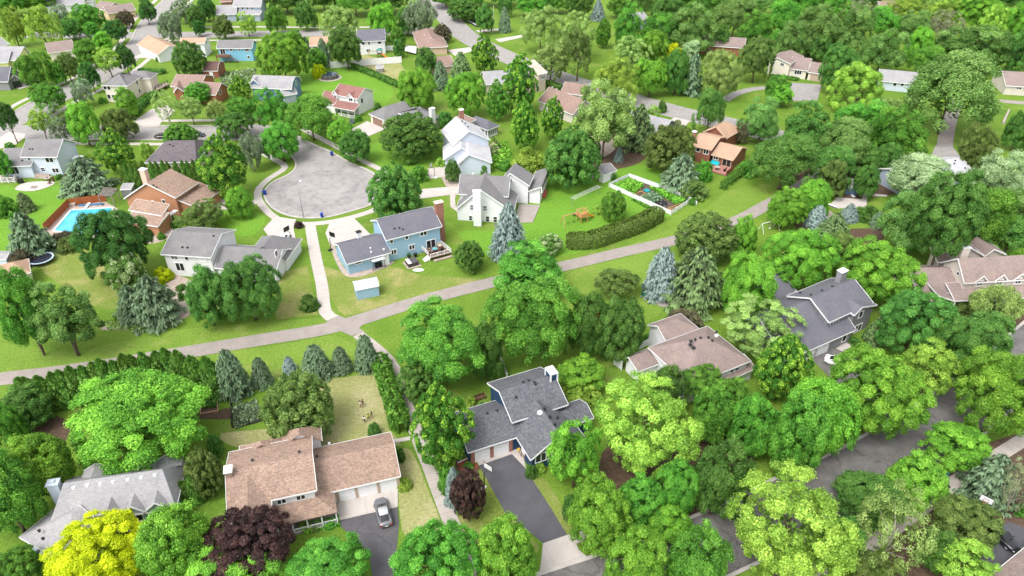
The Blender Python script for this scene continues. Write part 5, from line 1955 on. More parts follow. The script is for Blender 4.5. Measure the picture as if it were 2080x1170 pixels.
# ------------------------------------------------------------------ every tree and shrub: kind, crown box in the photograph, what tells it apart
WOOD = 'trees of the dense wood at the top'
TREES = [
# foreground, left
('fresh', 130, 752, 428, 944, 'huge bright green maple above the grey dormered roof', None, 2.5),
('fresh', 15, 868, 152, 1008, 'bright green maple crowding the left end of the grey dormered roof', None, 2.5),
('maple2', -70, 915, 74, 1080, 'large green maple at the left edge beside the grey dormered roof', None, 2.5),
('emerald', -10, 778, 108, 872, 'blue green bushy tree at the left edge below the trail', None, .6),
('maple', -30, 812, 40, 905, 'green tree at the left edge under the bushy blue green one'),
('dome', 376, 905, 452, 1008, 'rounded olive shrub tree right of the dormered roof', None, .3),
('domed', 420, 870, 452, 940, 'dark rounded shrub behind the olive shrub tree by the dormered roof', None, .3),
('gold', 78, 1042, 296, 1218, 'golden yellow tree in front of the grey dormered house'),
('freshr', 284, 1016, 442, 1185, 'bright green maple between the golden tree and the purple tree'),
('purple', 404, 1042, 598, 1160, 'large dark purple tree before the tan porch', None, 3.2),
('maple', -20, 1110, 78, 1200, 'green tree in the bottom left corner'),
('fresh', 376, 1122, 578, 1225, 'bright green crown at the bottom edge below the purple tree'),
('maple2', 562, 1086, 752, 1245, 'wide green tree at the bottom edge left of the asphalt driveway'),
('maple2', 796, 1044, 978, 1225, 'wide green tree at the bottom edge right of the silver car'),
('freshr', 966, 1044, 1106, 1200, 'bright green tree at the bottom edge beside the black driveway'),
('purple', 914, 948, 990, 1050, 'small dark purple tree by the basketball hoop', None, .3),
('blue', 904, 950, 944, 1035, 'slim blue spruce half behind the small purple tree'),
('shrub', 888, 943, 934, 1005, 'green bush along the old sidewalk below the light-tipped tree'),
('linden', 830, 774, 962, 946, 'light-tipped pyramidal tree left of the slate roof'),
('domed', 806, 726, 898, 814, 'dark crabapple beside the old sidewalk', None, .4),
('maple', 794, 614, 998, 772, 'large green maple with visible trunk right of the trail crossing', None, 3.0),
('deep', 955, 650, 1026, 768, 'dark tree tucked behind the large maple by the trail crossing'),
('oakm', 983, 490, 1160, 600, 'spreading green tree overhanging the trail in the middle'),
('maple', 980, 556, 1176, 722, 'large bright maple with trunk on the lawn above the slate roof', None, 3.5),
('deep', 1148, 588, 1240, 718, 'dark green tree between the bright maple and the blue green rounded one'),
('emerald', 1210, 602, 1312, 726, 'blue green rounded tree left of the pink hip roof'),
('freshr', 1126, 712, 1232, 794, 'bushy green small tree right of the navy chimney', None, .3),
('shrubl', 1143, 774, 1222, 818, 'yellow green shrub touching the slate roof edge'),
('limer', 1195, 744, 1438, 968, 'very large lime green tree in front of the pink hip roof', None, 2.0),
('locust', 1110, 842, 1228, 992, 'feathery green tree over the right end of the slate roof'),
('emerald', 1140, 985, 1180, 1075, 'dark green bush at the foot of the feathery tree', None, .2),
('freshr', 1150, 968, 1282, 1116, 'bright round tree right of the black driveway'),
('maple', 1242, 956, 1352, 1062, 'mid green tree below the very large lime tree'),
('maple2', 1328, 934, 1424, 1050, 'lighter green tree below the right side of the lime tree'),
('emerald2', 1396, 886, 1526, 1050, 'fresh emerald tree beside the lower street'),
('fresh', 1308, 1018, 1404, 1102, 'green tree at the kerb above the bottom street corner'),
('fresh', 1236, 1070, 1360, 1210, 'left one of the big green trees over the bottom street'),
('maple2', 1340, 1060, 1480, 1220, 'right one of the big green trees over the bottom street'),
('limer', 1474, 928, 1752, 1200, 'huge yellow green tree at the bottom below the lower street'),
('emerald', 1655, 1040, 1758, 1150, 'dark emerald tree at the right flank of the huge yellow green one'),
('maple', 1384, 738, 1474, 806, 'dark green tree against the lower edge of the pink hip roof', None, 2.5),
('deep', 1316, 738, 1396, 835, 'dark crown showing between the very large lime tree and the pink hip roof'),
('maple', 1430, 766, 1548, 872, 'round green tree close below the right eave of the pink hip roof'),
('maple2', 1395, 785, 1500, 900, 'green maple below the dark one at the pink hip roof'),
('maple', 1480, 800, 1580, 930, 'mid green maple in the row above the lower street'),
('linden', 1534, 670, 1652, 812, 'light-tipped tree left of the grey two-storey house driveway'),
('pale', 1460, 596, 1636, 724, 'pale yellow green tree left of the grey two-storey house'),
('maple', 1556, 790, 1680, 955, 'deep green maple hanging over the lower street'),
('fresh', 1600, 756, 1742, 912, 'big green maple right of the light-tipped tree above the lower street'),
('fresh', 1688, 702, 1882, 882, 'large bright maple covering the white car and the street edge'),
('maple2', 1560, 860, 1660, 960, 'lower green maple touching the kerb of the lower street'),
('lime', 1834, 688, 1952, 810, 'yellow green layered tree right of the large bright maple'),
('emerald2', 1786, 578, 1940, 712, 'blue green tree below the pinkish dormered house'),
('emerald', 1898, 630, 2048, 770, 'round emerald tree near the right edge above the lower street'),
('fresh', 1948, 704, 2130, 884, 'big bright tree at the right edge beside the lower street'),
('freshr', 1712, 485, 1872, 614, 'bright round tree left of the pinkish dormered house'),
('willowg', 1974, 570, 2076, 660, 'feathery pale tree in front of the pinkish dormered house'),
('shrubo', 1932, 612, 1985, 640, 'olive bush under the porch of the pinkish dormered house'),
('fresh', 1886, 852, 2024, 956, 'green street tree on the strip right of the lower street'),
('freshr', 1796, 912, 1918, 1026, 'bright yellow green street tree beside the blue bin'),
('deep', 1694, 950, 1834, 1054, 'dark green street tree left of the bright one by the blue bin'),
('firs', 1945, 905, 2048, 1034, 'silvery green spruce near the basketball hoop at lower right'),
('bare', 2030, 930, 2110, 1045, 'thin brownish tree at the right edge beside the silvery spruce'),
('sparse', 1744, 986, 1892, 1160, 'sparse pale tree with grey twigs showing, lower right'),
('olive', 1902, 1018, 2032, 1098, 'olive tree leaning over the black car'),
('emerald', 1866, 1066, 1942, 1156, 'small emerald tree left of the dark driveway, lower right'),
('lime', 1898, 1084, 2020, 1200, 'yellow green tree at the bottom beside the pinkish corner roof'),
('olivea', 1720, 1120, 1850, 1220, 'sparse olive tree at the bottom edge under the thin twigged one'),
('shrub', 2058, 1018, 2095, 1050, 'green shrub at the right edge beside the thin brownish tree'),
# left centre
('maple2', -8, 540, 92, 695, 'tall green tree with several stems at the left edge above the trail', None, 4.0, 2),
('oak', 48, 566, 194, 700, 'greyish green tree with forked pale trunk above the trail', None, 4.0, 2),
('emerald', 372, 538, 462, 662, 'left one of the two dark maples before the white grey-roofed house', None, .8),
('emerald', 436, 520, 574, 656, 'right one of the two dark maples before the white grey-roofed house', None, .8),
('firs', 242, 574, 310, 660, 'ragged grey spruce left of its taller neighbour above the trail'),
('firs', 272, 556, 374, 672, 'tall grey green spruce in the pale gravel bed above the trail'),
('bloom', 212, 507, 300, 590, 'small tree full of cream blossom below the dark maple'),
('norway', 157, 416, 300, 556, 'large dark maple hiding the near end of the pool'),
('firs', 26, 424, 114, 530, 'silver blue spruce next to the trampoline'),
('shrubp', 14, 502, 68, 548, 'dusky purple shrub beside the trampoline'),
('shrubp', 100, 470, 150, 498, 'dusky shrub at the near corner of the pool'),
('shrubo', 110, 485, 165, 505, 'low grey green shrub between the pool and the dark maple'),
('firs', 132, 316, 236, 405, 'broad grey green spruce right of the white two-storey house'),
('linden', 194, 260, 270, 344, 'light-tipped round tree above the broad grey green spruce'),
('shrubl', 282, 286, 312, 324, 'small pale young tree near the dark hip roof'),
('linden', 398, 265, 504, 394, 'tall light-tipped oval tree at the right end of the arborvitae row'),
('domeg', 329, 248, 402, 298, 'round green street tree before the parked dark cars', None, .8),
('willow', 482, 268, 532, 338, 'grey drooping birch beside the tall light-tipped oval tree', None, 1.5),
('fresh', 454, 376, 512, 440, 'small light green ornamental tree left of the cul-de-sac', None, .4),
('olivea', 356, 403, 460, 470, 'grey olive loose tree between the orange house and the white one', None, .5),
('shrub', 330, 428, 352, 452, 'bright green shrub at the foot of the orange house'),
('shrub', 318, 470, 336, 488, 'ball shaped shrub in the gravel bed above the white grey-roofed house'),
('shrubd', 290, 462, 308, 482, 'dark green shrub by the lower wall of the orange house'),
('shrub', 345, 445, 370, 462, 'light shrub below the grey olive loose tree'),
('shrub', 398, 388, 418, 402, 'clipped green shrub under the white basketball backboard'),
('shrubg', 308, 538, 354, 574, 'yellow green shrub beside the cream blossom tree'),
('shrubd', 356, 575, 378, 592, 'left dark shrub in the gravel below the yellow green one'),
('shrubd', 336, 588, 356, 604, 'low green shrub in the gravel behind the tall grey green spruce'),
('shrubd', 360, 590, 376, 612, 'lowest green shrub in the gravel beside the dark maples'),
('shrubd', 195, 650, 214, 664, 'green clump at the left end of the pale gravel bed'),
('shrubl', 222, 640, 240, 654, 'pale clump on the pale gravel bed by the ragged spruce'),
('shrubd', 606, 594, 650, 634, 'dark round shrub on the lawn left of the walkway'),
('shrubr', 597, 447, 616, 465, 'tiny purple shrub at the upper end of the walkway'),
('shrub', -12, 392, 34, 446, 'green shrub at the left edge below the patio'),
('spruce', 38, 388, 74, 434, 'small green spruce on the lawn below the patio'),
('maple', -18, 302, 20, 362, 'green tree cut by the left edge next to the white two-storey house'),
('shrubd', 112, 352, 128, 366, 'dark shrub at the wall behind the patio'),
('shrubp', 126, 353, 142, 366, 'purple brown shrub at the corner of the white two-storey house'),
('shrub', 8, 288, 28, 302, 'rounded bush on the lawn before the left driveway'),
('shrubl', 170, 312, 192, 328, 'yellow green bush between the white two-storey house and the round tree'),
# conifers below the trail
('steelr', 446, 706, 513, 818, 'tallest grey blue spruce at the right end of the arborvitae'),
('steelr', 514, 724, 556, 792, 'narrow spruce second from the arborvitae row'),
('bluer', 575, 724, 604, 762, 'small blue spruce tip behind the big olive dome tree'),
('steelr', 615, 700, 677, 778, 'broad spruce on the verge between two narrower ones'),
('steelr', 674, 704, 717, 764, 'small narrow spruce left of the footpath spruce'),
('steelr', 722, 680, 772, 760, 'spruce at the footpath by the trail crossing'),
('dome', 530, 744, 682, 898, 'big olive dome-shaped tree behind the tan house', None, .3),
('shrubd', 744, 855, 774, 888, 'small dark bush near the children at the tan garage'),
('shrubd', 800, 908, 824, 940, 'dark bush at the right wall of the tan garage'),
('shrubl', 803, 966, 838, 998, 'flowering light bush at the corner of the tan garage'),
('shrubl', 606, 1058, 636, 1080, 'leafy bush before the tan porch rail'),
('shrub', 655, 1052, 684, 1074, 'green bush at the right end of the tan porch'),
('shrubo', 630, 1068, 648, 1082, 'small grey green bush between the two porch bushes'),
('shrubl', 1082, 936, 1110, 964, 'light clipped shrub under the navy gable window'),
('shrubd', 1066, 940, 1092, 974, 'dark clipped shrub beside the black driveway'),
('shrubl', 948, 800, 968, 826, 'light green bush left of the bench'),
('shrub', 968, 815, 990, 834, 'low green bush right of the bench'),
('shrub', 940, 936, 964, 954, 'green plant in the red mulch by the slate garage'),
# centre
('domed', 744, 330, 860, 446, 'big dark round tree at the right of the cul-de-sac', None, .8),
('shrub', 828, 332, 872, 372, 'green round bush behind the big dark round tree'),
('domed', 902, 322, 936, 370, 'small dense egg-shaped evergreen beside the stepped gables', None, .1),
('domed', 924, 486, 984, 550, 'round dark tree on the lawn right of the blue house', None, .3),
('blue', 995, 412, 1072, 536, 'tall silver blue spruce in front of the white gabled house'),
('bloom', 1088, 473, 1144, 518, 'shrub tree with cream blossom at the end of the long hedge', None, .2),
('maple', 1220, 388, 1274, 446, 'small green tree between the swing set and the vegetable garden', None, .3),
('shrubl', 1200, 415, 1230, 436, 'light shrub beside the small tree near the swing set'),
('domed', 1102, 258, 1224, 378, 'large dense green tree left of the small white shed'),
('shrubl', 1036, 296, 1112, 358, 'yellow green bush behind the white gabled house'),
('shrub', 1010, 320, 1048, 348, 'light bush on the lawn between the stepped gables and the white house'),
('shrub', 1075, 360, 1096, 380, 'small bush at the right wall of the white gabled house'),
('shrubo', 1072, 382, 1090, 396, 'grey green low bush below the small wall bush of the white house'),
('shrub', 1186, 265, 1222, 330, 'dark bush between the large dense tree and the paved corner'),
('blue', 1246, 298, 1266, 332, 'tiny blue spruce at the corner of the mulch bed by the white shed'),
('shrubd', 1238, 350, 1254, 368, 'green bush against the long wall of the white shed'),
('linden', 1032, 203, 1100, 300, 'light-tipped egg-shaped tree behind the sunroom'),
('linden', 1094, 190, 1152, 278, 'light-tipped round tree at the brown roof'),
('linden', 1012, 103, 1100, 222, 'tall light-tipped oval tree hiding the grey wing of the tan house'),
('egg', 982, 158, 1038, 240, 'green egg-shaped tree left of the tall light-tipped oval tree'),
('linden', 952, 65, 1016, 144, 'light-tipped oval tree by the road bend'),
('paler', 1162, 162, 1300, 292, 'big pale green tree with tall bare trunk at the paved corner', None, 5.0),
('fir', 1260, 212, 1332, 312, 'loose dark green conifer in front of the slate grey house'),
('lime', 1312, 210, 1344, 246, 'pale yellow green small tree by the white driveway'),
('shrubd', 1334, 200, 1357, 232, 'small dark young tree on the corner lawn by the road'),
('dome', 1312, 246, 1414, 348, 'broad olive round tree left of the orange roofs', None, .4),
('firs', 1338, 312, 1424, 400, 'grey green spruce behind the vegetable garden'),
('shrubo', 1376, 358, 1440, 408, 'grey green spreading shrub at the corner of the vegetable garden'),
('shrub', 1410, 322, 1450, 374, 'light green bush beside the rear deck'),
('shrub', 1496, 322, 1542, 362, 'green bush at the right of the orange roofed house'),
('shrub', 1398, 400, 1414, 418, 'small plant outside the garden fence corner'),
('dome', 1374, 426, 1500, 530, 'big olive round tree below the trail', None, .6),
('freshr', 1484, 438, 1544, 518, 'bright green tree right of the big olive round one'),
('blue', 1302, 502, 1378, 616, 'silver blue spruce between trail and fir'),
('fir', 1342, 502, 1474, 642, 'broad dark green fir right of the silver blue spruce'),
('olivea', 1204, 540, 1302, 606, 'loose yellow green small tree on the lawn by the silver blue spruce', None, .6),
('plum', 1350, 632, 1432, 672, 'dusky purple green shrub tree behind the pink hip roof', None, .2),
('freshr', 1462, 512, 1584, 640, 'deep bright green tree between fir and yellow green maple'),
('freshr', 1552, 458, 1698, 580, 'yellow green round maple in the right middle'),
('shrub', 1305, 676, 1325, 694, 'light bush at the left corner of the pink hip roof'),
('shrubd', 1758, 660, 1790, 694, 'green bush at the wall of the grey two-storey house'),
('shrubd', 1722, 682, 1752, 704, 'low bright bush by the walkway of the grey two-storey house'),
('spruce', 1752, 640, 1800, 705, 'dark low yew right of the grey two-storey house'),
# right middle
('olive', 1664, 470, 1752, 552, 'greyish olive tree behind the yellow green round maple'),
('spruce', 1654, 432, 1724, 498, 'dark green spreading conifer below the pale sports court'),
('blue', 1632, 414, 1678, 470, 'bright silver blue spruce at the left of the pale sports court'),
('blue', 1702, 412, 1742, 454, 'small blue spruce at the near edge of the sports court'),
('blue', 1690, 434, 1716, 470, 'smaller blue spruce just below the one at the sports court'),
('steel', 1764, 428, 1796, 466, 'small spruce on the lawn right of the sports court'),
('shrubd', 1735, 415, 1790, 452, 'dark bush between the small spruces at the sports court'),
('fresh', 1612, 362, 1688, 440, 'yellow green tree left of the dark blue grey shed'),
('fresh', 1550, 382, 1640, 458, 'yellow green tree beside the trail at the right'),
('olive', 1664, 322, 1726, 396, 'olive conifer-like tree left of the dark blue grey shed'),
('deep', 1734, 332, 1786, 396, 'dark green small tree right of the dark blue grey shed', None, 1.2),
('emerald', 1768, 292, 1834, 356, 'blue green tree behind the small dark one at the shed'),
('white', 1796, 318, 1944, 392, 'silvery green crown over the blue grey house'),
('oak', 1788, 376, 1912, 500, 'oak with silvery top left of the tall twin-trunked tree'),
('deep', 1856, 350, 2010, 520, 'tall dark green tree with bare twin trunks behind the pinkish house', None, 6.0),
('oakm', 1950, 372, 2064, 512, 'right-hand dark green crown beside the tall twin-trunked tree'),
('white', 1982, 302, 2100, 396, 'silvery white green tree at the right edge'),
('oak', 1992, 372, 2110, 462, 'grey green oak at the right edge below the silvery tree'),
('oakd', 2005, 430, 2110, 518, 'dark oak at the right edge above the pinkish house'),
('fresh', 2044, 506, 2110, 565, 'light green tree at the right edge touching the pinkish roof'),
('olivea', 1944, 248, 2030, 348, 'light green round tree right of the long driveway'),
('oakd', 1528, 268, 1664, 374, 'deep green oak beside the orange roofed house'),
('oak', 1500, 190, 1602, 282, 'dark oak above the orange roofed house'),
('oakd', 1580, 205, 1700, 310, 'broad dark oak right of the orange roofed house'),
('oak', 1655, 240, 1780, 330, 'oak with pale top in the middle of the right-hand clump'),
('oakm', 1690, 200, 1830, 290, 'green oak at the upper edge of the right-hand clump'),
('oakm', 1768, 212, 1894, 322, 'large green oak at the right end of the clump by the driveway'),
('oakd', 1640, 292, 1740, 372, 'deep green oak at the lower edge of the right-hand clump'),
('oakd', 1720, 290, 1800, 350, 'dark oak between the clump and the blue grey house'),
('maple2', 1546, 148, 1608, 202, 'small green maple left of the asphalt driveway in the upper right'),
('freshr', 1560, 170, 1614, 212, 'lower small green maple next to the asphalt driveway in the upper right'),
('limer', 1678, 116, 1818, 216, 'wide pale yellow maple in a ring of mulch', None, 1.5),
('deep', 1664, 86, 1756, 182, 'dark tree left of the wide pale yellow maple'),
('oak', 1826, 100, 2048, 254, 'huge spreading oak over the long driveway', None, 3.5),
('willowg', 1758, 194, 1838, 238, 'feathery low green tree below the silver-roofed house'),
('emerald', 2045, 225, 2100, 300, 'green tree at the right edge beside the far lawn'),
('plum', 1492, 248, 1520, 290, 'small dusky tree between the road end and the dark oaks', None, .4),
# upper centre and right
('pale', 1044, 4, 1154, 92, 'broad pale yellow green tree at the top centre'),
('pale', 1130, 22, 1216, 112, 'pale yellow green tree right of the broad one at the top centre'),
('olivea', 1134, 46, 1216, 140, 'grey green tree with bare trunk beyond the road', None, 4.0),
('pale', 1070, 80, 1168, 158, 'pale willowy tree right of the narrow tan house', None, 1.5),
('egg', 1206, 34, 1246, 92, 'narrow dark green tree below the top blue spruce'),
('blue', 1197, -4, 1231, 44, 'blue spruce at the top edge'),
('oakm', 1242, 0, 1314, 92, 'green oak right of the top blue spruce'),
('blue', 1320, 36, 1350, 84, 'pointed blue spruce standing among pale crowns'),
('limer', 1186, 110, 1304, 200, 'lime green tree behind the big pale one by the road'),
('pale', 1240, 70, 1330, 140, 'pale crown in the row beyond the road'),
('fresh', 1290, 60, 1362, 132, 'fresh green tree under the pointed blue spruce'),
('fresh', 1284, 118, 1360, 188, 'green round tree on the verge beyond the road'),
('deep', 1344, 96, 1408, 184, 'dark pyramidal tree left of the tall blue spruce'),
('gold', 1346, 86, 1386, 122, 'small golden tree beyond the road'),
('white', 1384, 78, 1428, 118, 'small whitish green tree right of the golden one'),
('firs', 1378, 102, 1428, 198, 'tall blue spruce beyond the road'),
('steel', 1426, 76, 1454, 110, 'small grey spruce below the half hidden brown roof'),
('pale', 1412, 92, 1520, 190, 'pale olive tree right of the tall blue spruce'),
('cone', 1444, 48, 1486, 100, 'dark cone-shaped tree before the brown roof'),
('olive', 1496, 72, 1578, 158, 'ragged grey olive tree left of the cream split-level house'),
('oakd', 1406, 172, 1480, 264, 'dark green tree at the utility pole'),
# upper left
('lime', -10, 8, 54, 84, 'yellow green tree at the upper left edge by the street', None, 2.0),
('lime', 40, 4, 122, 86, 'tall yellow green tree by the upper left street', None, 2.5),
('grey', 98, 4, 142, 48, 'grey green tree behind the tall yellow green one at the upper left'),
('emerald', 120, 32, 168, 74, 'blue green street tree at the upper left'),
('maple2', 144, 4, 214, 58, 'green tree left of the ochre gable'),
('maple', 166, 42, 208, 72, 'low round tree beside the ochre gable'),
('norway', 206, 36, 258, 80, 'dark street tree at the upper left street corner', None, 2.0),
('fresh', 182, 60, 234, 104, 'bright green tree left of the street crossing'),
('maple', 146, 74, 208, 130, 'round green tree above the yellow green one at the street'),
('lime', 185, 90, 250, 148, 'yellow green street tree above the beige hip roof', None, 2.0),
('norway', 230, 86, 274, 140, 'dark street tree above the ridge of the beige house', None, 2.0),
('maple2', 26, 103, 110, 172, 'broad green tree beside the dark blue grey house at the left'),
('maple', 100, 122, 134, 170, 'green tree between the broad one and the small street tree'),
('olive', 107, 104, 162, 156, 'small olive street tree at the left', None, 2.0),
('norway', 156, 121, 207, 175, 'dark round street tree left of the beige hip roof', None, 2.0),
('maple', 55, 165, 138, 222, 'green tree over the bend of the left street'),
('grey', 135, 155, 192, 212, 'grey leaved tree left of the beige house'),
('norway', -12, 202, 37, 260, 'dark street tree with slim trunk at the left edge', None, 4.5),
('lime', 54, 213, 108, 272, 'pale yellow green tree above the white two-storey house', None, 2.0),
('grey', 92, 216, 154, 284, 'grey green birch above the white two-storey house', None, 1.5),
('fresh', 128, 200, 204, 286, 'bright green tree behind the white two-storey house', None, 1.5),
('olive', 198, 212, 278, 282, 'olive round tree below the beige house', None, .8),
('fresh', 226, 174, 288, 236, 'small maple in front of the beige house wall'),
('sparse', 304, 178, 364, 240, 'thin pale street tree on the concrete driveway', None, 3.0),
('pale', 356, 190, 416, 242, 'pale street tree right of the thin one', None, 2.0),
('pale', 408, 198, 462, 244, 'pale rounded tree third from the concrete driveway'),
('domeg', 370, 162, 436, 208, 'green round tree before the red brick house'),
('linden', 461, 150, 512, 200, 'light-tipped tree right of the rounded brick gable'),
('domed', 345, 75, 423, 154, 'big dark round tree left of the barn shed', None, .6),
('norway', 274, -4, 318, 42, 'dark street tree beside the top sidewalk', None, 1.5),
('plum', 232, 18, 275, 54, 'dusky purple tree before the pink roofs'),
('willow', 312, 20, 376, 80, 'weeping grey tree at the street crossing'),
('grey', 340, -6, 404, 40, 'grey green tree behind the weeping one'),
('emerald', 374, 8, 422, 54, 'blue green tree left of the pale blue house'),
('norway', 398, -8, 440, 38, 'dark tree at the top edge left of the pale blue house'),
('norway', 390, 39, 420, 70, 'small dark street tree beyond the orange roof'),
('olive', 426, 28, 480, 74, 'olive street tree before the pale blue house', None, 1.5),
('lime', 476, 20, 526, 66, 'yellow green street tree before the pale blue house', None, 1.5),
('shrubd', 314, 112, 328, 126, 'dark bush at the white garage corner'),
('shrub', 198, 194, 218, 212, 'pale bush at the near corner of the beige house'),
# upper middle
('fresh', 512, 60, 634, 158, 'very big green tree right of the sky blue house'),
('emerald', 572, 58, 624, 102, 'blue green tree behind the very big green one'),
('steel', 612, 72, 636, 108, 'thin grey spruce beside the small orange roof'),
('steel', 642, 74, 678, 138, 'taller grey spruce at the corner of the white fence'),
('maple', 618, 96, 666, 142, 'green round tree between the two grey spruces'),
('shrubg', 630, 126, 664, 162, 'golden shrub by the above-ground pool'),
('deep', 660, 52, 744, 128, 'dark spreading tree behind the white fence', None, 2.0),
('pale', 640, 4, 744, 72, 'broad pale yellow tree at the upper street'),
('maple', 530, 10, 590, 64, 'green street tree right of the pale blue house', None, 1.0),
('emerald', 594, 0, 646, 56, 'dark green street tree left of the broad pale yellow one', None, 1.0),
('fresh', 740, 6, 808, 74, 'bright green tree behind the slate-roofed white house'),
('deep', 802, 12, 850, 64, 'dark tree right of the slate-roofed white house'),
('willow', 812, -6, 890, 62, 'drooping grey green tree by the road bend'),
('maple', 790, 52, 830, 94, 'small round tree at the right of the white house'),
('emerald', 794, 76, 824, 114, 'small tree at the end of the white fence', None, .4),
('plum', 875, 46, 921, 84, 'grey olive small tree beside the brown ranch roof', None, .4),
('emerald', 836, 94, 890, 148, 'green tree before the deck of the ranch house'),
('steel', 875, 120, 918, 186, 'grey spruce left of its darker twin'),
('spruce', 912, 102, 962, 166, 'dark broad spruce below the ranch garage'),
('fresh', 800, 136, 895, 222, 'bright green tree right of the long thin hedge', None, .8),
('fresh', 898, 142, 992, 230, 'green spreading tree behind the sunroom'),
('oakm', 506, 170, 596, 252, 'green street tree in front of the slate blue barn-roofed house', None, 2.5),
('oakm', 566, 188, 694, 276, 'wide green street tree before the maroon roof', None, 2.0),
('locust', 662, 238, 720, 302, 'feathery bright tree below the maroon-roofed house', None, .8),
('emerald', 686, 263, 754, 324, 'blue green street tree right of the cul-de-sac entrance', None, 1.2),
('maple', 524, 248, 614, 320, 'green street tree at the left of the cul-de-sac entrance', None, 1.5),
('deep', 430, 222, 520, 275, 'dark street tree left of the cul-de-sac street', None, 1.2),
('maple', 452, 192, 524, 240, 'green tree behind the dark street tree at the cul-de-sac street'),
('domed', 774, 224, 896, 320, 'big dark spreading dome tree in front of the grey hip roofs', None, .4),
('emerald', 886, 222, 922, 258, 'small green tree left of the pale stepped gables'),
('shrubd', 757, 207, 777, 227, 'dark ball shrub right of the maroon-roofed house'),
('shrub', 718, 232, 736, 248, 'round bush by the porch of the maroon-roofed house'),
('shrubb', 708, 238, 722, 252, 'blue round shrub next to the concrete driveway'),
('shrubl', 886, 268, 904, 290, 'light bush at the entrance of the stepped gables'),
('shrubl', 884, 318, 906, 340, 'yellow green bush by the path of the stepped gables'),
('shrub', 972, 328, 994, 356, 'green bush at the right corner of the stepped gables'),
('deep', 905, -4, 986, 40, 'dark tree behind the row of white stones at the top', None, .6),
('emerald', 960, 6, 1006, 62, 'dark bushy tree left of the slim pole'),
('steel', 1010, 10, 1040, 68, 'blue grey spruce right of the slim pole'),
('deep', 1004, -12, 1044, 30, 'dark tree behind the blue grey spruce at the top'),
]
for t in TREES:
    plant(t[0], t[1], t[2], t[3], t[4], t[5], t[6] if len(t) > 6 else None, t[7] if len(t) > 7 else None, t[8] if len(t) > 8 else None)
# the wood along the top: crowns one can tell apart
W1 = [('oakm', 1555, -5, 1628, 78), ('oak', 1608, 6, 1702, 100), ('oak', 1680, 8, 1778, 100), ('oakm', 1758, 14, 1826, 70), ('oak', 1822, 20, 1902, 76),
      ('oak', 1744, 58, 1848, 138), ('fresh', 1838, 56, 1904, 118), ('bare', 1890, 22, 1954, 76), ('oak', 1900, 46, 2052, 122), ('lime', 1800, -8, 1880, 36),
      ('lime', 1880, -6, 1960, 46), ('fresh', 1950, -10, 2040, 56), ('lime', 1990, 12, 2060, 90), ('fresh', 2036, 6, 2110, 92), ('oakd', 2030, 60, 2110, 140),
      ('bare', 1722, -2, 1768, 34), ('oak', 1350, 6, 1458, 96), ('oakm', 1298, 22, 1392, 92), ('oak', 1448, -8, 1540, 66), ('oakm', 1500, 20, 1580, 86),
      ('oakm', 1390, -14, 1470, 40), ('emerald2', 1310, -10, 1400, 48), ('deep', 1150, -16, 1206, 30), ('oakm', 1228, -18, 1300, 26), ('oakd', 1280, -16, 1340, 30),
      ('oakm', 1046, -16, 1110, 26), ('oakm', 1100, -22, 1160, 18), ('oakm', 1580, -24, 1660, 30), ('oakm', 1640, -24, 1730, 26), ('oakd', 1724, -30, 1800, 10),
      ('oak', 1500, -26, 1590, 22), ('oakm', 1430, -30, 1510, 14), ('oakm', 1350, -30, 1430, 10), ('oak', 1830, -34, 1910, 6), ('oakm', 1910, -34, 2000, 4),
      ('oakd', 2000, -34, 2090, 10), ('oakm', 680, -20, 760, 22), ('deep', 752, -24, 830, 18), ('emerald', 620, -26, 690, 14), ('deep', 540, -24, 620, 16),
      ('oakm', 870, -30, 940, 6), ('oakm', 930, -34, 1000, 2), ('oak', 985, -30, 1055, 4), ('maple2', -20, -20, 60, 24), ('fresh', 40, -24, 110, 16), ('maple', 0, 20, 30, 50),
      ('oak', 1570, 40, 1640, 110), ('oakd', 1640, 70, 1690, 120), ('oakm', 1850, 90, 1920, 150), ('oakm', 1560, 60, 1600, 100)]
for k in W1:
    kd = k[0]
    lab = {'oakd': 'dark green oak crown packed in the wood along the top', 'oak': 'mid green oak crown packed in the wood along the top', 'oakm': 'bright green oak crown packed in the wood along the top',
           'bare': 'nearly leafless grey tree in the wood along the top', 'lime': 'yellow green crown in the wood near the top right corner', 'fresh': 'fresh green crown in the wood near the top right',
           'deep': 'deep green tree along the top edge', 'emerald': 'emerald tree along the top edge', 'emerald2': 'blue green crown at the top edge of the wood', 'maple2': 'green tree in the top left corner', 'maple': 'low green tree below the top left corner'}[kd]
    if (k[1], k[2]) == (40, -24):
        lab = 'fresh green tree at the top edge near the left corner'
    plant(*k, lab, {'lime': 'yellow green crowns at the top right', 'fresh': 'fresh green crowns at the top right', 'bare': 'grey trees in the wood'}.get(kd, WOOD + ', ' + kd.replace('oakd', 'dark oaks').replace('oakm', 'bright oaks').replace('oak', 'oaks') if kd.startswith('oak') or kd == 'deep' else None))
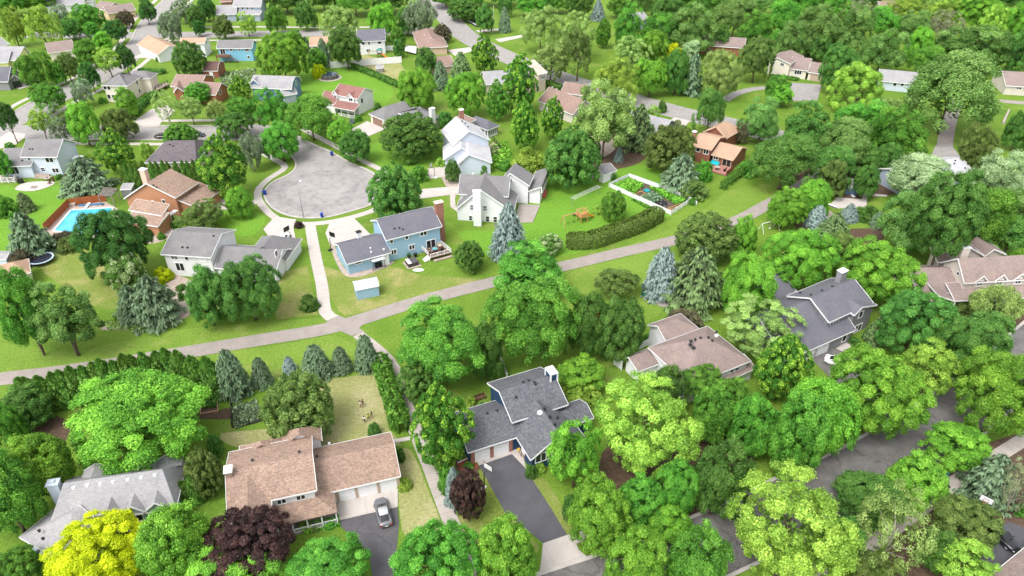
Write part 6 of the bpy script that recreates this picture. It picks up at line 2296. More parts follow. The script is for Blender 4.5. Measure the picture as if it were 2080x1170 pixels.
# low plants that stand in rows
rw = wl([(262, 384), (330, 380), (412, 376)], .5)
for i in range(14):
    p = rw[int(i * (len(rw) - 1) / 13)]
    plantobj('arbor', p, .95 + .15 * random.random(), 0, 6.4 + .6 * random.random(), 'arborvitae in the tall clipped row behind the orange brown house', 'arborvitae row behind the orange house', random.random() * 6)
rw = wl([(70, 838), (140, 822), (220, 803), (300, 785), (352, 772)], .5)
for i in range(15):
    p = rw[int(i * (len(rw) - 1) / 14)]
    plantobj('arbor', p, 1.5 + .25 * random.random(), 0, 6.3 + .9 * random.random(), 'arborvitae in the long row between the trail and the huge bright maple', 'arborvitae row below the trail', random.random() * 6)
for i, (x, y, l) in enumerate(((384, 800, 'big arborvitae at the left of the cluster of three'), (410, 806, 'big arborvitae in the middle of the cluster of three'), (438, 804, 'big arborvitae next to the tallest grey blue spruce'))):
    plantobj('arbor', G(x, y), 1.9, 0, 8.6 - .4 * i, l, None, i)
for x, y in ((1469, 383), (1480, 374), (1489, 367), (1497, 361), (1506, 356)):
    plantobj('arbor', G(x, y), 1.0, 0, 2.6, 'clipped arborvitae in the short row right of the rear deck', 'five clipped arborvitae', x)
plantobj('arbor', G(382, 1022), 1.2, 0, 4.2, 'arborvitae at the near right corner of the dormered house', None, 1)
plantobj('arbor', G(404, 1018), 1.1, 0, 5.2, 'taller arborvitae at the right end wall of the dormered house', None, 2)
hedge('hedge', 'long thick bronzed hedge curving between the trail and the swing set', [(1150, 500), (1200, 498), (1250, 482), (1300, 464), (1338, 442)], 3.6, 3.0, 'ruddy', dens=34, bumpy=.03, leaf=.27)
hedge('hedge', 'tall green hedge along the old sidewalk beside the dry lawn', [(772, 738), (782, 770), (795, 810), (808, 850), (818, 880)], 2.6, 2.6, 'maple', dens=26, leaf=.36)
hedge('hedge', 'long thin dark hedge crossing the lawns behind the maroon roof', [(716, 138), (740, 147), (765, 157), (790, 168), (812, 178)], 2.0, 1.7, 'thuja', dens=18, leaf=.42)
hedge('hedge', 'dark hedge between the beige house and the concrete driveway', [(316, 196), (300, 208), (285, 220), (272, 238)], 2.4, 2.0, 'deep', dens=18, leaf=.42)
hedge('hedge', 'low dark hedge on the lawn below the white orange-roofed house', [(284, 148), (305, 150), (322, 150), (338, 149)], 2.2, 1.6, 'deep', dens=18, leaf=.42)
hedge('hedge', 'low clipped hedge before the cream split-level house', [(1562, 157), (1590, 160), (1622, 164)], 1.8, 1.0, 'maple', dens=18, leaf=.42)
hedge('hedge', 'small dark hedge at the roadside behind the brown roof', [(1112, 172), (1126, 178), (1140, 184)], 2.6, 1.6, 'deep', dens=18, leaf=.42)
# ------------------------------------------------------------------ cars
TYRE = mk('tyre rubber', (.012, .012, .013), .85)
RIM = mk('silver rim', (.42, .42, .44), .35, .05, metal=.6)
LAMP = mk('headlamp glass', (.75, .76, .78), .12, .02, spec=.6)
TAIL = mk('tail lamp red', (.30, .012, .012), .2, .05)
CGLASS = mk('car window glass', (.012, .014, .017), .06, .1, spec=.6)


def paint(name, col):
    if name in MATS:
        return MATS[name]
    m, nt_, out = newmat(name)
    b = bsdf(nt_, out, col, .32, .5)
    b.inputs['Coat Weight'].default_value = .6
    b.inputs['Coat Roughness'].default_value = .08
    return m


def loft(mb, secs):
    k0 = len(mb.v)
    n = len(secs[0])
    for s in secs:
        mb.v += [tuple(p) for p in s]
    for i in range(len(secs) - 1):
        for j in range(n - 1):
            a = k0 + i * n + j
            mb.f.append((a, a + 1, a + n + 1, a + n))
    mb.f.append(tuple(k0 + j for j in reversed(range(n))))
    e = k0 + (len(secs) - 1) * n
    mb.f.append(tuple(e + j for j in range(n)))


def car(label, cat, loc, rz, body, L=4.75, W=1.82, Hh=1.44, style='sedan', rack=False, name='parked_car', roofm=None):
    t = thing(name, label, cat, (0, 0, 0))
    f = L / 4.75
    if style == 'sport':
        st = [(-2.37, .70, .42, .78), (-2.25, .86, .26, .90), (-1.5, .95, .20, .90), (-.6, .90, .18, .80), (.4, .90, .18, .74), (1.3, .95, .20, .74), (2.0, .84, .22, .60), (2.32, .55, .26, .46)]
        cab = [(-1.75, .60, .88, .50, .90), (-.9, .74, .84, .60, 1.10), (-.2, .76, .78, .62, 1.20), (.35, .74, .76, .60, 1.17), (1.15, .64, .74, .56, .80)]
        top = Hh / 1.22
    elif style == 'suv':
        st = [(-2.36, .78, .45, .98), (-2.25, .88, .32, 1.04), (-1.4, .92, .26, 1.03), (0, .92, .25, 1.0), (1.0, .92, .26, .99), (1.9, .86, .30, .92), (2.28, .72, .34, .80), (2.36, .6, .42, .7)]
        cab = [(-2.2, .78, 1.0, .66, 1.20), (-1.9, .80, 1.0, .68, 1.66), (-.6, .82, .98, .70, 1.72), (.35, .80, .98, .68, 1.66), (1.15, .76, .98, .66, 1.02)]
        top = Hh / 1.72
    else:
        st = [(-2.37, .66, .50, .80), (-2.30, .82, .34, .95), (-1.7, .90, .24, .96), (-.9, .91, .22, .93), (.5, .91, .22, .90), (1.35, .89, .24, .86), (2.0, .82, .26, .76), (2.30, .66, .32, .64), (2.37, .5, .40, .58)]
        cab = [(-1.95, .68, .94, .58, .97), (-1.25, .76, .92, .60, 1.34), (-.5, .77, .90, .62, 1.44), (.25, .76, .89, .61, 1.40), (1.15, .68, .87, .60, .89)]
        top = Hh / 1.44
    mb = MB()
    secs = []
    for x, w, zl, zs in st:
        w *= W / 1.82
        zl, zs = zl * top, zs * top
        m_ = zl + (zs - zl) * .55
        secs.append([(x * f, -w * .82, zl), (x * f, -w, zl + .12), (x * f, -w, m_), (x * f, -w * .94, zs - .05), (x * f, -w * .78, zs), (x * f, 0, zs + .035),
                     (x * f, w * .78, zs), (x * f, w * .94, zs - .05), (x * f, w, m_), (x * f, w, zl + .12), (x * f, w * .82, zl)])
    loft(mb, secs)
    bo = mb.build('body', body, t, smooth=True)
    mb = MB()
    secs = []
    for x, wb, zb, wt, zt in cab:
        k = W / 1.82
        secs.append([(x * f, -wb * k, (zb - .1) * top), (x * f, -(wb * .62 + wt * .38) * k, (zb + (zt - zb) * .55) * top), (x * f, -wt * k, zt * top - .03), (x * f, 0, zt * top - .01), (x * f, wt * k, zt * top - .03), (x * f, (wb * .62 + wt * .38) * k, (zb + (zt - zb) * .55) * top), (x * f, wb * k, (zb - .1) * top)])
    loft(mb, secs)
    mb.build('window', CGLASS, t, smooth=False)
    mb = MB()
    c = cab[1:-1]
    secs = []
    for i, (x, wb, zb, wt, zt) in enumerate(c):
        k = W / 1.82
        xx = x + (.12 if i == 0 else (-.06 if i == len(c) - 1 else 0))
        secs.append([(xx * f, -wt * k - .02, zt * top - .06), (xx * f, -wt * k * .9, zt * top + .005), (xx * f, 0, zt * top + .02), (xx * f, wt * k * .9, zt * top + .005), (xx * f, wt * k + .02, zt * top - .06)])
    loft(mb, secs)
    mb.build('roof', roofm or body, t, smooth=True)
    mb = MB()
    for sg in (-1, 1):
        a, b = cab[-1], cab[-2]
        k = W / 1.82
        mb.beam((a[0] * f, sg * a[1] * k, a[2] * top), (b[0] * f, sg * b[3] * k, b[4] * top - .02), .06, .06)
        a, b = cab[0], cab[1]
        mb.beam((a[0] * f, sg * a[1] * k, a[2] * top), (b[0] * f, sg * b[3] * k, b[4] * top - .02), .09, .07)
        m_ = cab[2]
        mb.beam((m_[0] * f, sg * m_[1] * k, m_[2] * top - .08), (m_[0] * f, sg * m_[3] * k, m_[4] * top - .03), .07, .06)
    mb.build('pillars', body, t)
    R = .33 if style != 'suv' else .37
    for x in (-1.38, 1.42):
        for sg in (-1, 1):
            y = sg * (W / 2 - .10)
            mb = MB()
            mb.tube([(x * f, y - .115, R), (x * f, y + .115, R)], R, 18)
            wv = mb.build('wheel', TYRE, t)
            mb = MB()
            mb.tube([(x * f, y + sg * .09, R), (x * f, y + sg * .125, R)], R * .62, 14)
            mb.build('rim', RIM, wv)
    e = st[-2]
    z = (e[3] * .82) * top
    for sg in (-1, 1):
        MB().box(((e[0] - .10) * f, sg * e[1] * W / 1.82 * .90, z), (.24, .30, .11)).build('headlight', LAMP, t, bevel=.02)
    e = st[1]
    for sg in (-1, 1):
        MB().box((e[0] * f - .03, sg * e[1] * W / 1.82 * .80, (e[3] - .13) * top), (.14, .34, .14)).build('tail_light', TAIL, t, bevel=.02)
        MB().box((cab[-1][0] * f - .28, sg * (W / 2 + .08), .98 * top), (.12, .20, .13)).build('mirror', body, t, bevel=.02)
    MB().box((st[0][0] * f - .005, 0, .58 * top), (.03, .42, .12)).build('number_plate', WHITE, t)
    t.location = Vector(loc) + UP * .06
    t.rotation_euler = (0, 0, rz)
    return t


def rzof(a, b):
    p, q = G(*a), G(*b)
    d = q - p
    return math.atan2(d.y, d.x)


P_SIL = paint('silver car paint', (.42, .43, .45))
P_GREY = paint('grey car paint', (.13, .135, .15))
P_BLK = paint('black car paint', (.012, .013, .016))
P_WHT = paint('white car paint', (.78, .78, .79))
P_NAVY = paint('dark blue car paint', (.015, .022, .045))
car('grey sedan with bright roof on the driveway before the white garage doors', 'car', G(779, 1046), rzof((783, 1065), (772, 1020)), P_GREY, L=4.85, roofm=P_SIL)
car('white sports car on the driveway of the dark grey house', 'car', G(1702, 742), rzof((1686, 735), (1722, 748)), P_WHT, L=4.6, W=1.92, Hh=1.22, style='sport')
car('black car on the driveway at lower right under the olive tree', 'car', G(2030, 1095), rzof((2008, 1075), (2052, 1112)), P_BLK, L=4.7)
car('dark car at the kerb left of the round street tree', 'car', G(333, 281), rzof((328, 281), (352, 281)), P_BLK, L=4.6)
car('dark blue car at the kerb behind the round street tree', 'car', G(400, 277), rzof((395, 277), (415, 277)), P_NAVY, L=4.6)
car('dark suv on the drive behind the low brown roof', 'car', G(1184, 197), rzof((1175, 199), (1192, 194)), P_BLK, L=4.7, Hh=1.72, style='suv')
car('black car in front of the dark blue grey house at the left', 'car', G(66, 171), rzof((60, 171), (72, 168)), P_BLK, L=4.5)
car('white car beside the garage wing of the white grey-roofed house', 'car', G(577, 489), rzof((573, 496), (583, 482)), P_WHT, L=4.6)

# ------------------------------------------------------------------ people on the dry lawn
SKIN = mk('skin', (.48, .29, .20), .6, .05)
HAIRD = mk('dark hair', (.014, .010, .009), .6)


def skinned(name, V, E, Rr, m, parent, sub=1):
    me = bpy.data.meshes.new(name)
    me.from_pydata(V, E, [])
    me.materials.append(m)
    o = bpy.data.objects.new(name, me)
    COL.objects.link(o)
    o.parent = parent
    sk = o.modifiers.new('Skin', 'SKIN')
    sk.use_smooth_shade = True
    for i, r in enumerate(Rr):
        d = me.skin_vertices[0].data[i]
        d.radius = (r, r) if not hasattr(r, '__len__') else r
        d.use_root = (i == 0)
    ss = o.modifiers.new('Subdivision', 'SUBSURF')
    ss.levels = ss.render_levels = sub
    return o


def person(label, loc, rz, h, shirt, pants, step=.12, arms=((-.2, .1), (.15, -.2)), shoes=None):
    t = thing('person', label, 'person', loc, 'children playing on the dry lawn', rz)
    k = h / 1.70
    def s(p):
        return tuple(c * k for c in p)
    legs = []
    V = [(0, 0, .92), (0, 0, 1.12), (.01, 0, 1.36), (.01, 0, 1.48), (.03, 0, 1.60), (.03, 0, 1.68)]
    E = [(0, 1), (1, 2), (2, 3), (3, 4), (4, 5)]
    Rr = [.115, .11, .13, .05, .095, .06]
    hands, ank = [], []
    for sg, (a, b) in zip((-1, 1), arms):
        n = len(V)
        sh = (.0, sg * .19, 1.38)
        el = (a * .9, sg * .26, 1.12)
        wr = (a * .9 + b + .08, sg * .24, .90)
        fi = (wr[0] + .05, wr[1], .82)
        V += [sh, el, wr, fi]
        E += [(2, n), (n, n + 1), (n + 1, n + 2), (n + 2, n + 3)]
        Rr += [.06, .045, .032, .026]
        # five fingers, thumb from the side of the palm
        for j in range(5):
            m_ = len(V)
            if j == 4:
                V.append((fi[0] + .05, fi[1] - sg * .03, fi[2] + .03)); E.append((n + 2, m_))
            else:
                V.append((fi[0] + .02 + .006 * j, fi[1] + (j - 1.5) * .02, fi[2] - .075 + .012 * abs(j - 1))); E.append((n + 3, m_))
            Rr.append(.009)
    for sg in (-1, 1):
        n = len(V)
        x = sg * step
        V += [(0, sg * .09, .86), (x * .55 + .04, sg * .10, .48), (x, sg * .10, .09), (x + .16, sg * .11, .045)]
        E += [(0, n), (n, n + 1), (n + 1, n + 2), (n + 2, n + 3)]
        Rr += [.085, .06, .042, .035]
    skinned('body', [s(p) for p in V], E, [r * k for r in Rr], SKIN, t)
    sv = [(0, 0, .98), (0, 0, 1.14), (.01, 0, 1.40)]
    se = [(0, 1), (1, 2)]
    sr_ = [.135, .13, .145]
    for sg, (a, b) in zip((-1, 1), arms):
        n = len(sv)
        sv += [(.0, sg * .19, 1.38), (a * .6, sg * .24, 1.20)]
        se += [(2, n), (n, n + 1)]
        sr_ += [.075, .065]
    skinned('shirt', [s(p) for p in sv], se, [r * k * 1.32 for r in sr_], shirt, t)
    pv, pe, pr_ = [(0, 0, .95)], [], [.135]
    for sg in (-1, 1):
        n = len(pv)
        x = sg * step
        pv += [(0, sg * .09, .84), (x * .55 + .04, sg * .10, .50)]
        pe += [(0, n), (n, n + 1)]
        pr_ += [.10, .08]
    skinned('trousers', [s(p) for p in pv], pe, [r * k * 1.3 for r in pr_], pants, t)
    mb = MB()
    mb.lathe([(.03, -.10), (.10, -.05), (.112, .01), (.10, .06), (.06, .10), (.01, .115)], s((-.005 / k if k else 0, 0, 1.63)), 12, 1.02, .95)
    mb.v = [((p[0]) , p[1], p[2]) if True else p for p in mb.v]
    mb.build('hair', HAIRD, t, org=(0, 0, 0), smooth=True)
    fb = MB()
    for sg in (-1, 1):
        fb.box(s((.12, sg * .035, 1.625)), (.012, .022, .012))
    fb.box(s((.128, 0, 1.595)), (.03, .022, .03))
    fb.box(s((.118, 0, 1.555)), (.014, .05, .010))
    fb.build('face', HAIRD, t, org=(0, 0, 0))
    return t


SH_W = mk('white shirt cloth', (.78, .78, .78), .8)
SH_Y = mk('yellow green shirt cloth', (.50, .62, .06), .8)
SH_D = mk('dark cloth', (.016, .016, .02), .85)
SH_N = mk('navy cloth', (.03, .035, .06), .85)
person('child in a white shirt standing close to one in dark clothes', G(732.5, 828), .4, 1.42, SH_W, SKIN, .10, ((.25, .15), (.2, .2)))
person('child in dark clothes standing close to one in a white shirt', G(738, 825), -2.6, 1.45, SH_D, SH_D, .08, ((.2, .1), (-.1, 0)))
person('child in a white shirt and dark trousers, nearest to the house', G(740.5, 859), 1.6, 1.40, SH_W, SH_D, .14)
person('child in a yellow green shirt running on the dry lawn', G(749.5, 854), 2.6, 1.36, SH_Y, SH_N, .26, ((-.3, .2), (.3, .1)))
person('child in dark clothes behind the yellow green shirt', G(755.5, 849), 2.9, 1.36, SH_D, SH_D, .22, ((.3, .1), (-.3, .1)))

# ------------------------------------------------------------------ street furniture and yard things
BINM = mk('blue bin plastic', (.012, .045, .32), .45)
BINL = mk('blue bin lid plastic', (.016, .055, .36), .4)


def bin_(label, p, rz):
    t = thing('recycling_bin', label, 'bin', (0, 0, 0), 'blue bins at the kerbs')
    mb = MB()
    mb.hexa([(-.24, -.26, .08), (.24, -.26, .08), (.24, .26, .08), (-.24, .26, .08)], [(-.31, -.36, 1.02), (.31, -.36, 1.02), (.31, .36, 1.02), (-.31, .36, 1.02)])
    mb.build('bin_body', BINM, t, bevel=.03)
    MB().box((0, .02, 1.06), (.66, .80, .07)).build('lid', BINL, t, bevel=.02)
    mb = MB()
    for sg in (-1, 1):
        mb.tube([(sg * .26 - .03, .30, .12), (sg * .26 + .03, .30, .12)], .12, 12)
    mb.build('wheels', TYRE, t)
    MB().beam((-.25, .40, .98), (.25, .40, .98), .05, .05).build('handle', BINM, t)
    t.location = Vector(p) + UP * .05
    t.rotation_euler = (0, 0, rz)
    return t


b0 = bin_('blue bin on the right kerb of the cul-de-sac entrance', G(674.5, 316.5), .6)
for p, l, rz in (((538.5, 396), 'blue bin at the left rim of the cul-de-sac', 1.4), ((654.5, 442), 'blue bin at the near rim of the cul-de-sac right of the lamp post', 0.1), ((1918, 972), 'blue bin under the bright street tree at lower right', .8)):
    dup(b0, G(*p) + UP * .05, rz, l)
t = thing('trash_bag', 'black bag lying on the mulch below the blue bin at lower right', 'bag', G(1921, 990))
MB().lathe([(.10, 0), (.42, .10), (.45, .25), (.30, .42), (.06, .52)], G(1921, 990), 12, 1.3, .8).build('bag_body', BLACK, t, smooth=True)


def lamp(label, base, hgt, arm, name='street_lamp', cat='street lamp', wires=False):
    t = thing(name, label, cat, base)
    mb = MB()
    mb.tube([base, base + UP * hgt * .5, base + UP * hgt], [.11, .09, .065], 10)
    mb.tube([base, base + UP * .5], [.18, .16], 10)
    mb.build('pole', STEEL, t, smooth=True)
    if arm:
        a = Vector(arm)
        mb = MB()
        mb.tube([base + UP * (hgt - .1), base + UP * (hgt + .25) + a * .5, base + UP * (hgt + .3) + a], .045, 8)
        mb.build('arm', STEEL, t, smooth=True)
        mb = MB()
        mb.box(base + UP * (hgt + .27) + a * 1.18, (.75, .34, .16), a)
        mb.build('lamp_head', VENTW, t, bevel=.04)
    return t


lamp('tall grey lamp post at the near rim of the cul-de-sac', G(617, 443), 8.2, (.15, 1.4, 0))
lamp('pale utility pole with lamp arm beside the curved drive', G(1475, 206), 7.6, (-1.6, .2, 0), 'utility_pole', 'pole')
lamp('slim tall pole at the side road near the top', G(1003, 71), 11.5, None, 'utility_pole', 'pole')
lamp('slim street light standing at the corner of the upper left street crossing', G(327, 84), 4.0, (.1, .4, 0))


def hoop(label, base, face, hgt=3.0, white=True):
    t = thing('basketball_hoop', label, 'basketball hoop', base)
    f = Vector((math.cos(face), math.sin(face), 0))
    s_ = Vector((-f.y, f.x, 0))
    mb = MB()
    mb.tube([base, base + UP * 2.6, base + UP * 2.9 + f * .7], [.075, .07, .05], 8)
    mb.build('pole', BLACK, t)
    MB().box(base + UP * .12 - f * .3, (.9, .7, .24), f).build('pole_foot', WHITE if white else BLACK, t, bevel=.05)
    c = base + UP * 3.25 + f * .85
    mb = MB()
    mb.box(c, (.05, 1.5, 1.0), f)
    bb = mb.build('backboard', WHITE if white else CGLASS, t)
    mb = MB()
    for a in (-1, 1):
        mb.box(c + s_ * (a * .75), (.07, .06, 1.06), f)
        mb.box(c + UP * (a * .5), (.07, 1.5, .06), f)
        mb.box(c + s_ * (a * .28) - UP * .15 + f * .03, (.03, .04, .45), f)
    mb.box(c - UP * .36 + f * .03, (.03, .6, .04), f)
    mb.box(c + UP * .08 + f * .03, (.03, .6, .04), f)
    mb.build('backboard_frame', BLACK, bb)
    mb = MB()
    rc = c - UP * .32 + f * .30
    ring = [rc + f * (.23 * math.cos(2 * PI * k / 14)) + s_ * (.23 * math.sin(2 * PI * k / 14)) for k in range(15)]
    mb.tube(ring, .018, 6)
    r_ = mb.build('rim', mk('orange rim paint', (.60, .12, .02)), t)
    mb = MB()
    for k in range(0, 14, 2):
        mb.beam(ring[k], rc + (ring[k] - rc) * .5 - UP * .42, .012, .012)
    mb.build('net', WHITE, r_)
    return t


hoop('white basketball hoop at the left edge of the wide black driveway', G(984, 989), .9)
hoop('dark basketball hoop at the concrete drive left of the walkway', G(593, 494), 2.6, white=False)
hoop('dark basketball hoop on the concrete drive of the light blue house', G(673, 507), 1.0, white=False)
hoop('basketball hoop at the short driveway of the stepped-gable house', G(883, 361), 2.9)
hoop('white basketball hoop behind the orange brown house', G(425, 402), -1.2)
hoop('white basketball hoop at lower right among mulch', G(1989, 1040), -2.3)
hoop('white basketball hoop before the dark blue grey shed', G(1734, 400), -1.4)

# --- pool
pw_ = [(144, 428), (206, 422), (222, 426), (190, 474), (112, 470)]
sheet('pool_deck', paleb, [(118, 432), (150, 415), (215, 410), (240, 425), (240, 482), (118, 488), (88, 470)], .06)
t = thing('swimming_pool', 'turquoise swimming pool with pale coping inside the red brown fence', 'pool', G(165, 450))
PP = [G(*p) for p in ((144, 427), (230, 422), (205, 480), (108, 470))]
wm, wnt, wout = newmat('pool water')
v = objco(wnt)
r = ramp(wnt, [(.3, (.03, .34, .55)), (.7, (.10, .50, .68))])
LK(wnt, noise(wnt, v, .25, 3), r.inputs[0])
bsdf(wnt, wout, r.outputs[0], .08, .4, bump=noise(wnt, v, 2.5, 3), bstr=.12)
mb = MB(); mb.poly([p + UP * .085 for p in PP]); mb.build('water', wm, t)
mb = MB()
for p, q in zip(PP, PP[1:] + PP[:1]):
    mb.beam(p + UP * .09, q + UP * .09, .45, .10)
mb.build('coping', mk('white coping stone', (.66, .64, .61), .8), t)
p = G(178, 420)
MB().box(p + UP * .3, (.6, 3.0, .12), PP[1] - PP[0]).build('diving_board', WHITE, t)
MB().box(G(186, 417) + UP * .15, (5.5, .7, .3), PP[1] - PP[0]).build('pool_cover_reel', mk('blue cover roll', (.06, .14, .26)), t)


def picket(name, label, pts, hgt, m, cat='fence', pw=.0, board=.15, rails=True, cap=False):
    t = thing(name, label, cat, G(*pts[len(pts) // 2]))
    L = [G(*p) for p in pts]
    mb, pb = MB(), MB()
    for p, q in zip(L, L[1:]):
        d = q - p
        n = max(1, round(d.length / 2.4))
        for i in range(n + 1):
            c = p + d * (i / n)
            mb.box((c.x, c.y, hgt * .52), (.16, .16, hgt * 1.04), d)
        u = d.normalized()
        if board:
            k = int(d.length / board)
            for i in range(k):
                c = p + u * ((i + .5) * board)
                mb.box((c.x, c.y, hgt * .5 + .04 + (.02 if i % 2 else 0)), (board * .9, .035, hgt * .96), u)
        else:
            mb.beam(p + UP * hgt * .5, q + UP * hgt * .5, .05, hgt * .9)
    mb.build('fence_panel', m, t)
    pass
    return t


picket('wooden_fence', 'red brown wooden fence around the swimming pool', [(216, 409), (142, 419), (93, 470)], 1.9, WOODR)
picket('white_fence', 'long tall white vinyl fence behind the playhouse lawn', [(672, 113), (672, 139), (816, 128)], 2.4, WHITE, board=.3)
picket('white_fence', 'short white fence between the slate-roofed house and the small round trees', [(782, 104), (800, 103)], 2.0, WHITE, board=.3)
picket('white_fence', 'low white fence at the lawn edge right of the large maple', [(1017, 733), (1030, 770)], 1.3, WHITE, board=.2)
picket('white_fence', 'white fence panel at the left end of the pink hip-roofed house', [(1247, 741), (1262, 752)], 1.9, WHITE, board=.2)
picket('white_fence', 'white fence and railing behind the left wing of the pink hip roof', [(1287, 716), (1318, 700)], 1.4, WHITE, board=.3)

# --- vegetable garden
gq = [(1237, 380), (1277.5, 361), (1345, 385), (1404, 410), (1362, 437), (1340, 427), (1285, 402)]
sheet('garden_soil', mk('dark garden soil', (.11, .085, .062), .95, .3, 1.6, fine=.4), gq, .03)
picket('white_fence', 'low white fence enclosing the vegetable garden', gq + [gq[0]], 1.15, WHITE, board=.3)
t = thing('black_tarp', 'black plastic sheet weighted with stones in the vegetable garden', 'tarp', G(1342, 410))
mb = MB(); mb.slab([G(*p, .12) for p in ((1325, 413), (1343, 405), (1361, 412), (1350, 420), (1335, 419))][::-1], .06)
mb.build('tarp_sheet', mk('black tarp', (.022, .022, .026), .6), t)
mb = MB()
for x, y in ((1328, 411), (1343, 407), (1358, 413), (1342, 413), (1337, 418), (1350, 419)):
    q = G(x, y, .16)
    mb.lathe([(.10, 0), (.16, .06), (.05, .14)], q, 7)
mb.build('stones', paleb, t)
for i, (l, q) in enumerate((('pair of pale raised beds in the vegetable garden', [(1288, 398), (1301, 390), (1322, 399), (1308, 407)]), ('wooden board bed at the near corner of the vegetable garden', [(1357, 425), (1381, 416), (1388, 420), (1364, 431)]))):
    t = thing('raised_bed', l, 'garden bed', G(*q[0]))
    L = [G(*p) for p in q]
    mb = MB()
    for a, b in zip(L, L[1:] + L[:1]):
        mb.beam(a + UP * .2, b + UP * .2, .12, .36)
    mb.beam((L[0] + L[3]) / 2 + UP * .2, (L[1] + L[2]) / 2 + UP * .2, .12, .36)
    mb.build('bed_frame', WOODL, t)
    mb = MB(); mb.poly([p + UP * .22 for p in L]); mb.build('bed_soil', soil, t)
t = thing('cold_frame', 'teal covered frame in the vegetable garden', 'cold frame', G(1312, 385))
mb = MB(); mb.hexa([G(*p, .05) for p in ((1306, 386), (1314, 391), (1322, 387), (1314, 382))], [G(*p, .6) for p in ((1306, 386), (1314, 391), (1322, 387), (1314, 382))])
mb.build('teal_cover', mk('teal cover', (.02, .26, .28), .5), t)


def leafpatch(name, label, pts, mat, hgt=.7, n=900, leaf=.4, kind='stuff'):
    global RNG
    RNG = np.random.default_rng(abs(int(pts[0][0])))
    W_ = [G(*p) for p in pts]
    xs, ys = [p.x for p in W_], [p.y for p in W_]
    out = []
    while len(out) < n:
        x, y = random.uniform(min(xs), max(xs)), random.uniform(min(ys), max(ys))
        ins = False
        j = len(W_) - 1
        for i in range(len(W_)):
            if (W_[i].y > y) != (W_[j].y > y) and x < (W_[j].x - W_[i].x) * (y - W_[i].y) / (W_[j].y - W_[i].y) + W_[i].x:
                ins = not ins
            j = i
        if ins:
            out.append((x, y, random.random() * hgt))
    P = np.array(out)
    o3 = P.mean(0)
    o3[2] = 0
    me = leafmesh(name, P - o3, unit(rdir(n) * .7 + np.array([0, 0, .8])), leaf * (.6 + .8 * RNG.random(n)))
    me.materials[0] = LM[mat]
    o = bpy.data.objects.new(name, me)
    COL.objects.link(o)
    o.location = o3
    o['kind'] = kind
    return o


leafpatch('garden_greens', '', [(1243, 380), (1277, 364), (1306, 378), (1286, 398)], 'fresh', .8, 2200, .42)
leafpatch('garden_greens', '', [(1318, 382), (1345, 388), (1393, 408), (1376, 418)], 'fresh', .7, 1900, .4)
leafpatch('garden_greens', '', [(1296, 404), (1325, 392), (1350, 404), (1325, 414)], 'steel', .5, 1100, .4)
leafpatch('ground_cover', '', [(1288, 406), (1345, 432), (1338, 436), (1278, 404)], 'maple', .4, 700, .35)
leafpatch('ground_cover', '', [(470, 830), (520, 812), (536, 850), (480, 872)], 'grey', .35, 1500, .3)
leafpatch('ground_cover', '', [(212, 655), (262, 648), (300, 668), (220, 672)], 'pale', .3, 700, .3)
leafpatch('ground_cover', '', [(440, 150), (520, 140), (520, 170), (455, 175)], 'grey', .5, 900, .5)
leafpatch('ground_cover', '', [(150, 488), (165, 478), (160, 500), (120, 505)], 'olive', .5, 500, .4)
leafpatch('ground_cover', '', [(992, 300), (1030, 290), (1045, 330), (1000, 345)], 'fresh', .6, 900, .45)
leafpatch('ground_cover', '', [(1145, 262), (1190, 250), (1215, 330), (1160, 330)], 'deep', .6, 1200, .5)
leafpatch('ground_cover', '', [(880, 945), (905, 935), (960, 1040), (930, 1045)], 'emerald', .4, 900, .3)
leafpatch('ground_cover', '', [(610, 1065), (690, 1048), (690, 1070), (620, 1085)], 'maple', .35, 500, .28)

# --- clothesline
t = thing('clothesline', 'clothesline with white line between two T posts beside the vegetable garden', 'clothesline', G(1162, 418))
for p in (G(1162, 420), G(1216, 394)):
    mb = MB(); mb.tube([p, p + UP * 2.1], .05, 8); d = (G(1216, 394) - G(1162, 420)).normalized(); w = Vector((-d.y, d.x, 0))
    mb.beam(p + UP * 2.1 - w * .7, p + UP * 2.1 + w * .7, .07, .07)
    mb.build('line_post', STEEL, t)
mb = MB()
for k in (-.6, -.2, .2, .6):
    mb.beam(G(1162, 420) + UP * 2.12 + w * k, G(1216, 394) + UP * 2.12 + w * k, .05, .04)
mb.build('washing_line', WHITE, t)

# --- wooden swing set
def at(o, u, v, a, b, z):
    return o + u * a + v * b + UP * z
t = thing('swing_set', 'orange wooden swing set with slide on the lawn above the long hedge', 'swing set', G(1180, 452))
o = G(1182, 449)
u = (G(1150, 452) - G(1195, 440)).normalized()
v = Vector((-u.y, u.x, 0))
WO = mk('orange playset wood', (.50, .25, .10), .7, .15, 2.0)
mb = MB()
for a in (-.9, .9):
    for b in (-.9, .9):
        mb.beam(at(o, u, v, a, b, 0), at(o, u, v, a, b, 2.7), .13, .13, up=(1, 0, 0))
mb.build('tower_posts', WO, t)
MB().box(at(o, u, v, 0, 0, 1.45), (2.0, 2.0, .12), u).build('platform', WO, t)
mb = MB()
for a in (-.95, .95):
    mb.box(at(o, u, v, a, 0, 1.9), (.06, 1.9, .75), u)
mb.box(at(o, u, v, 0, .95, 1.9), (1.9, .06, .75), u)
mb.build('guard_boards', WO, t)
mb = MB()
mb.beam(at(o, u, v, 1.0, 0, 2.6), at(o, u, v, 5.2, 0, 2.5), .16, .16)
for b in (-1.1, 1.1):
    mb.beam(at(o, u, v, 5.0, 0, 2.5), at(o, u, v, 5.2, b, 0), .12, .12)
mb.build('swing_beam', WOODL, t)
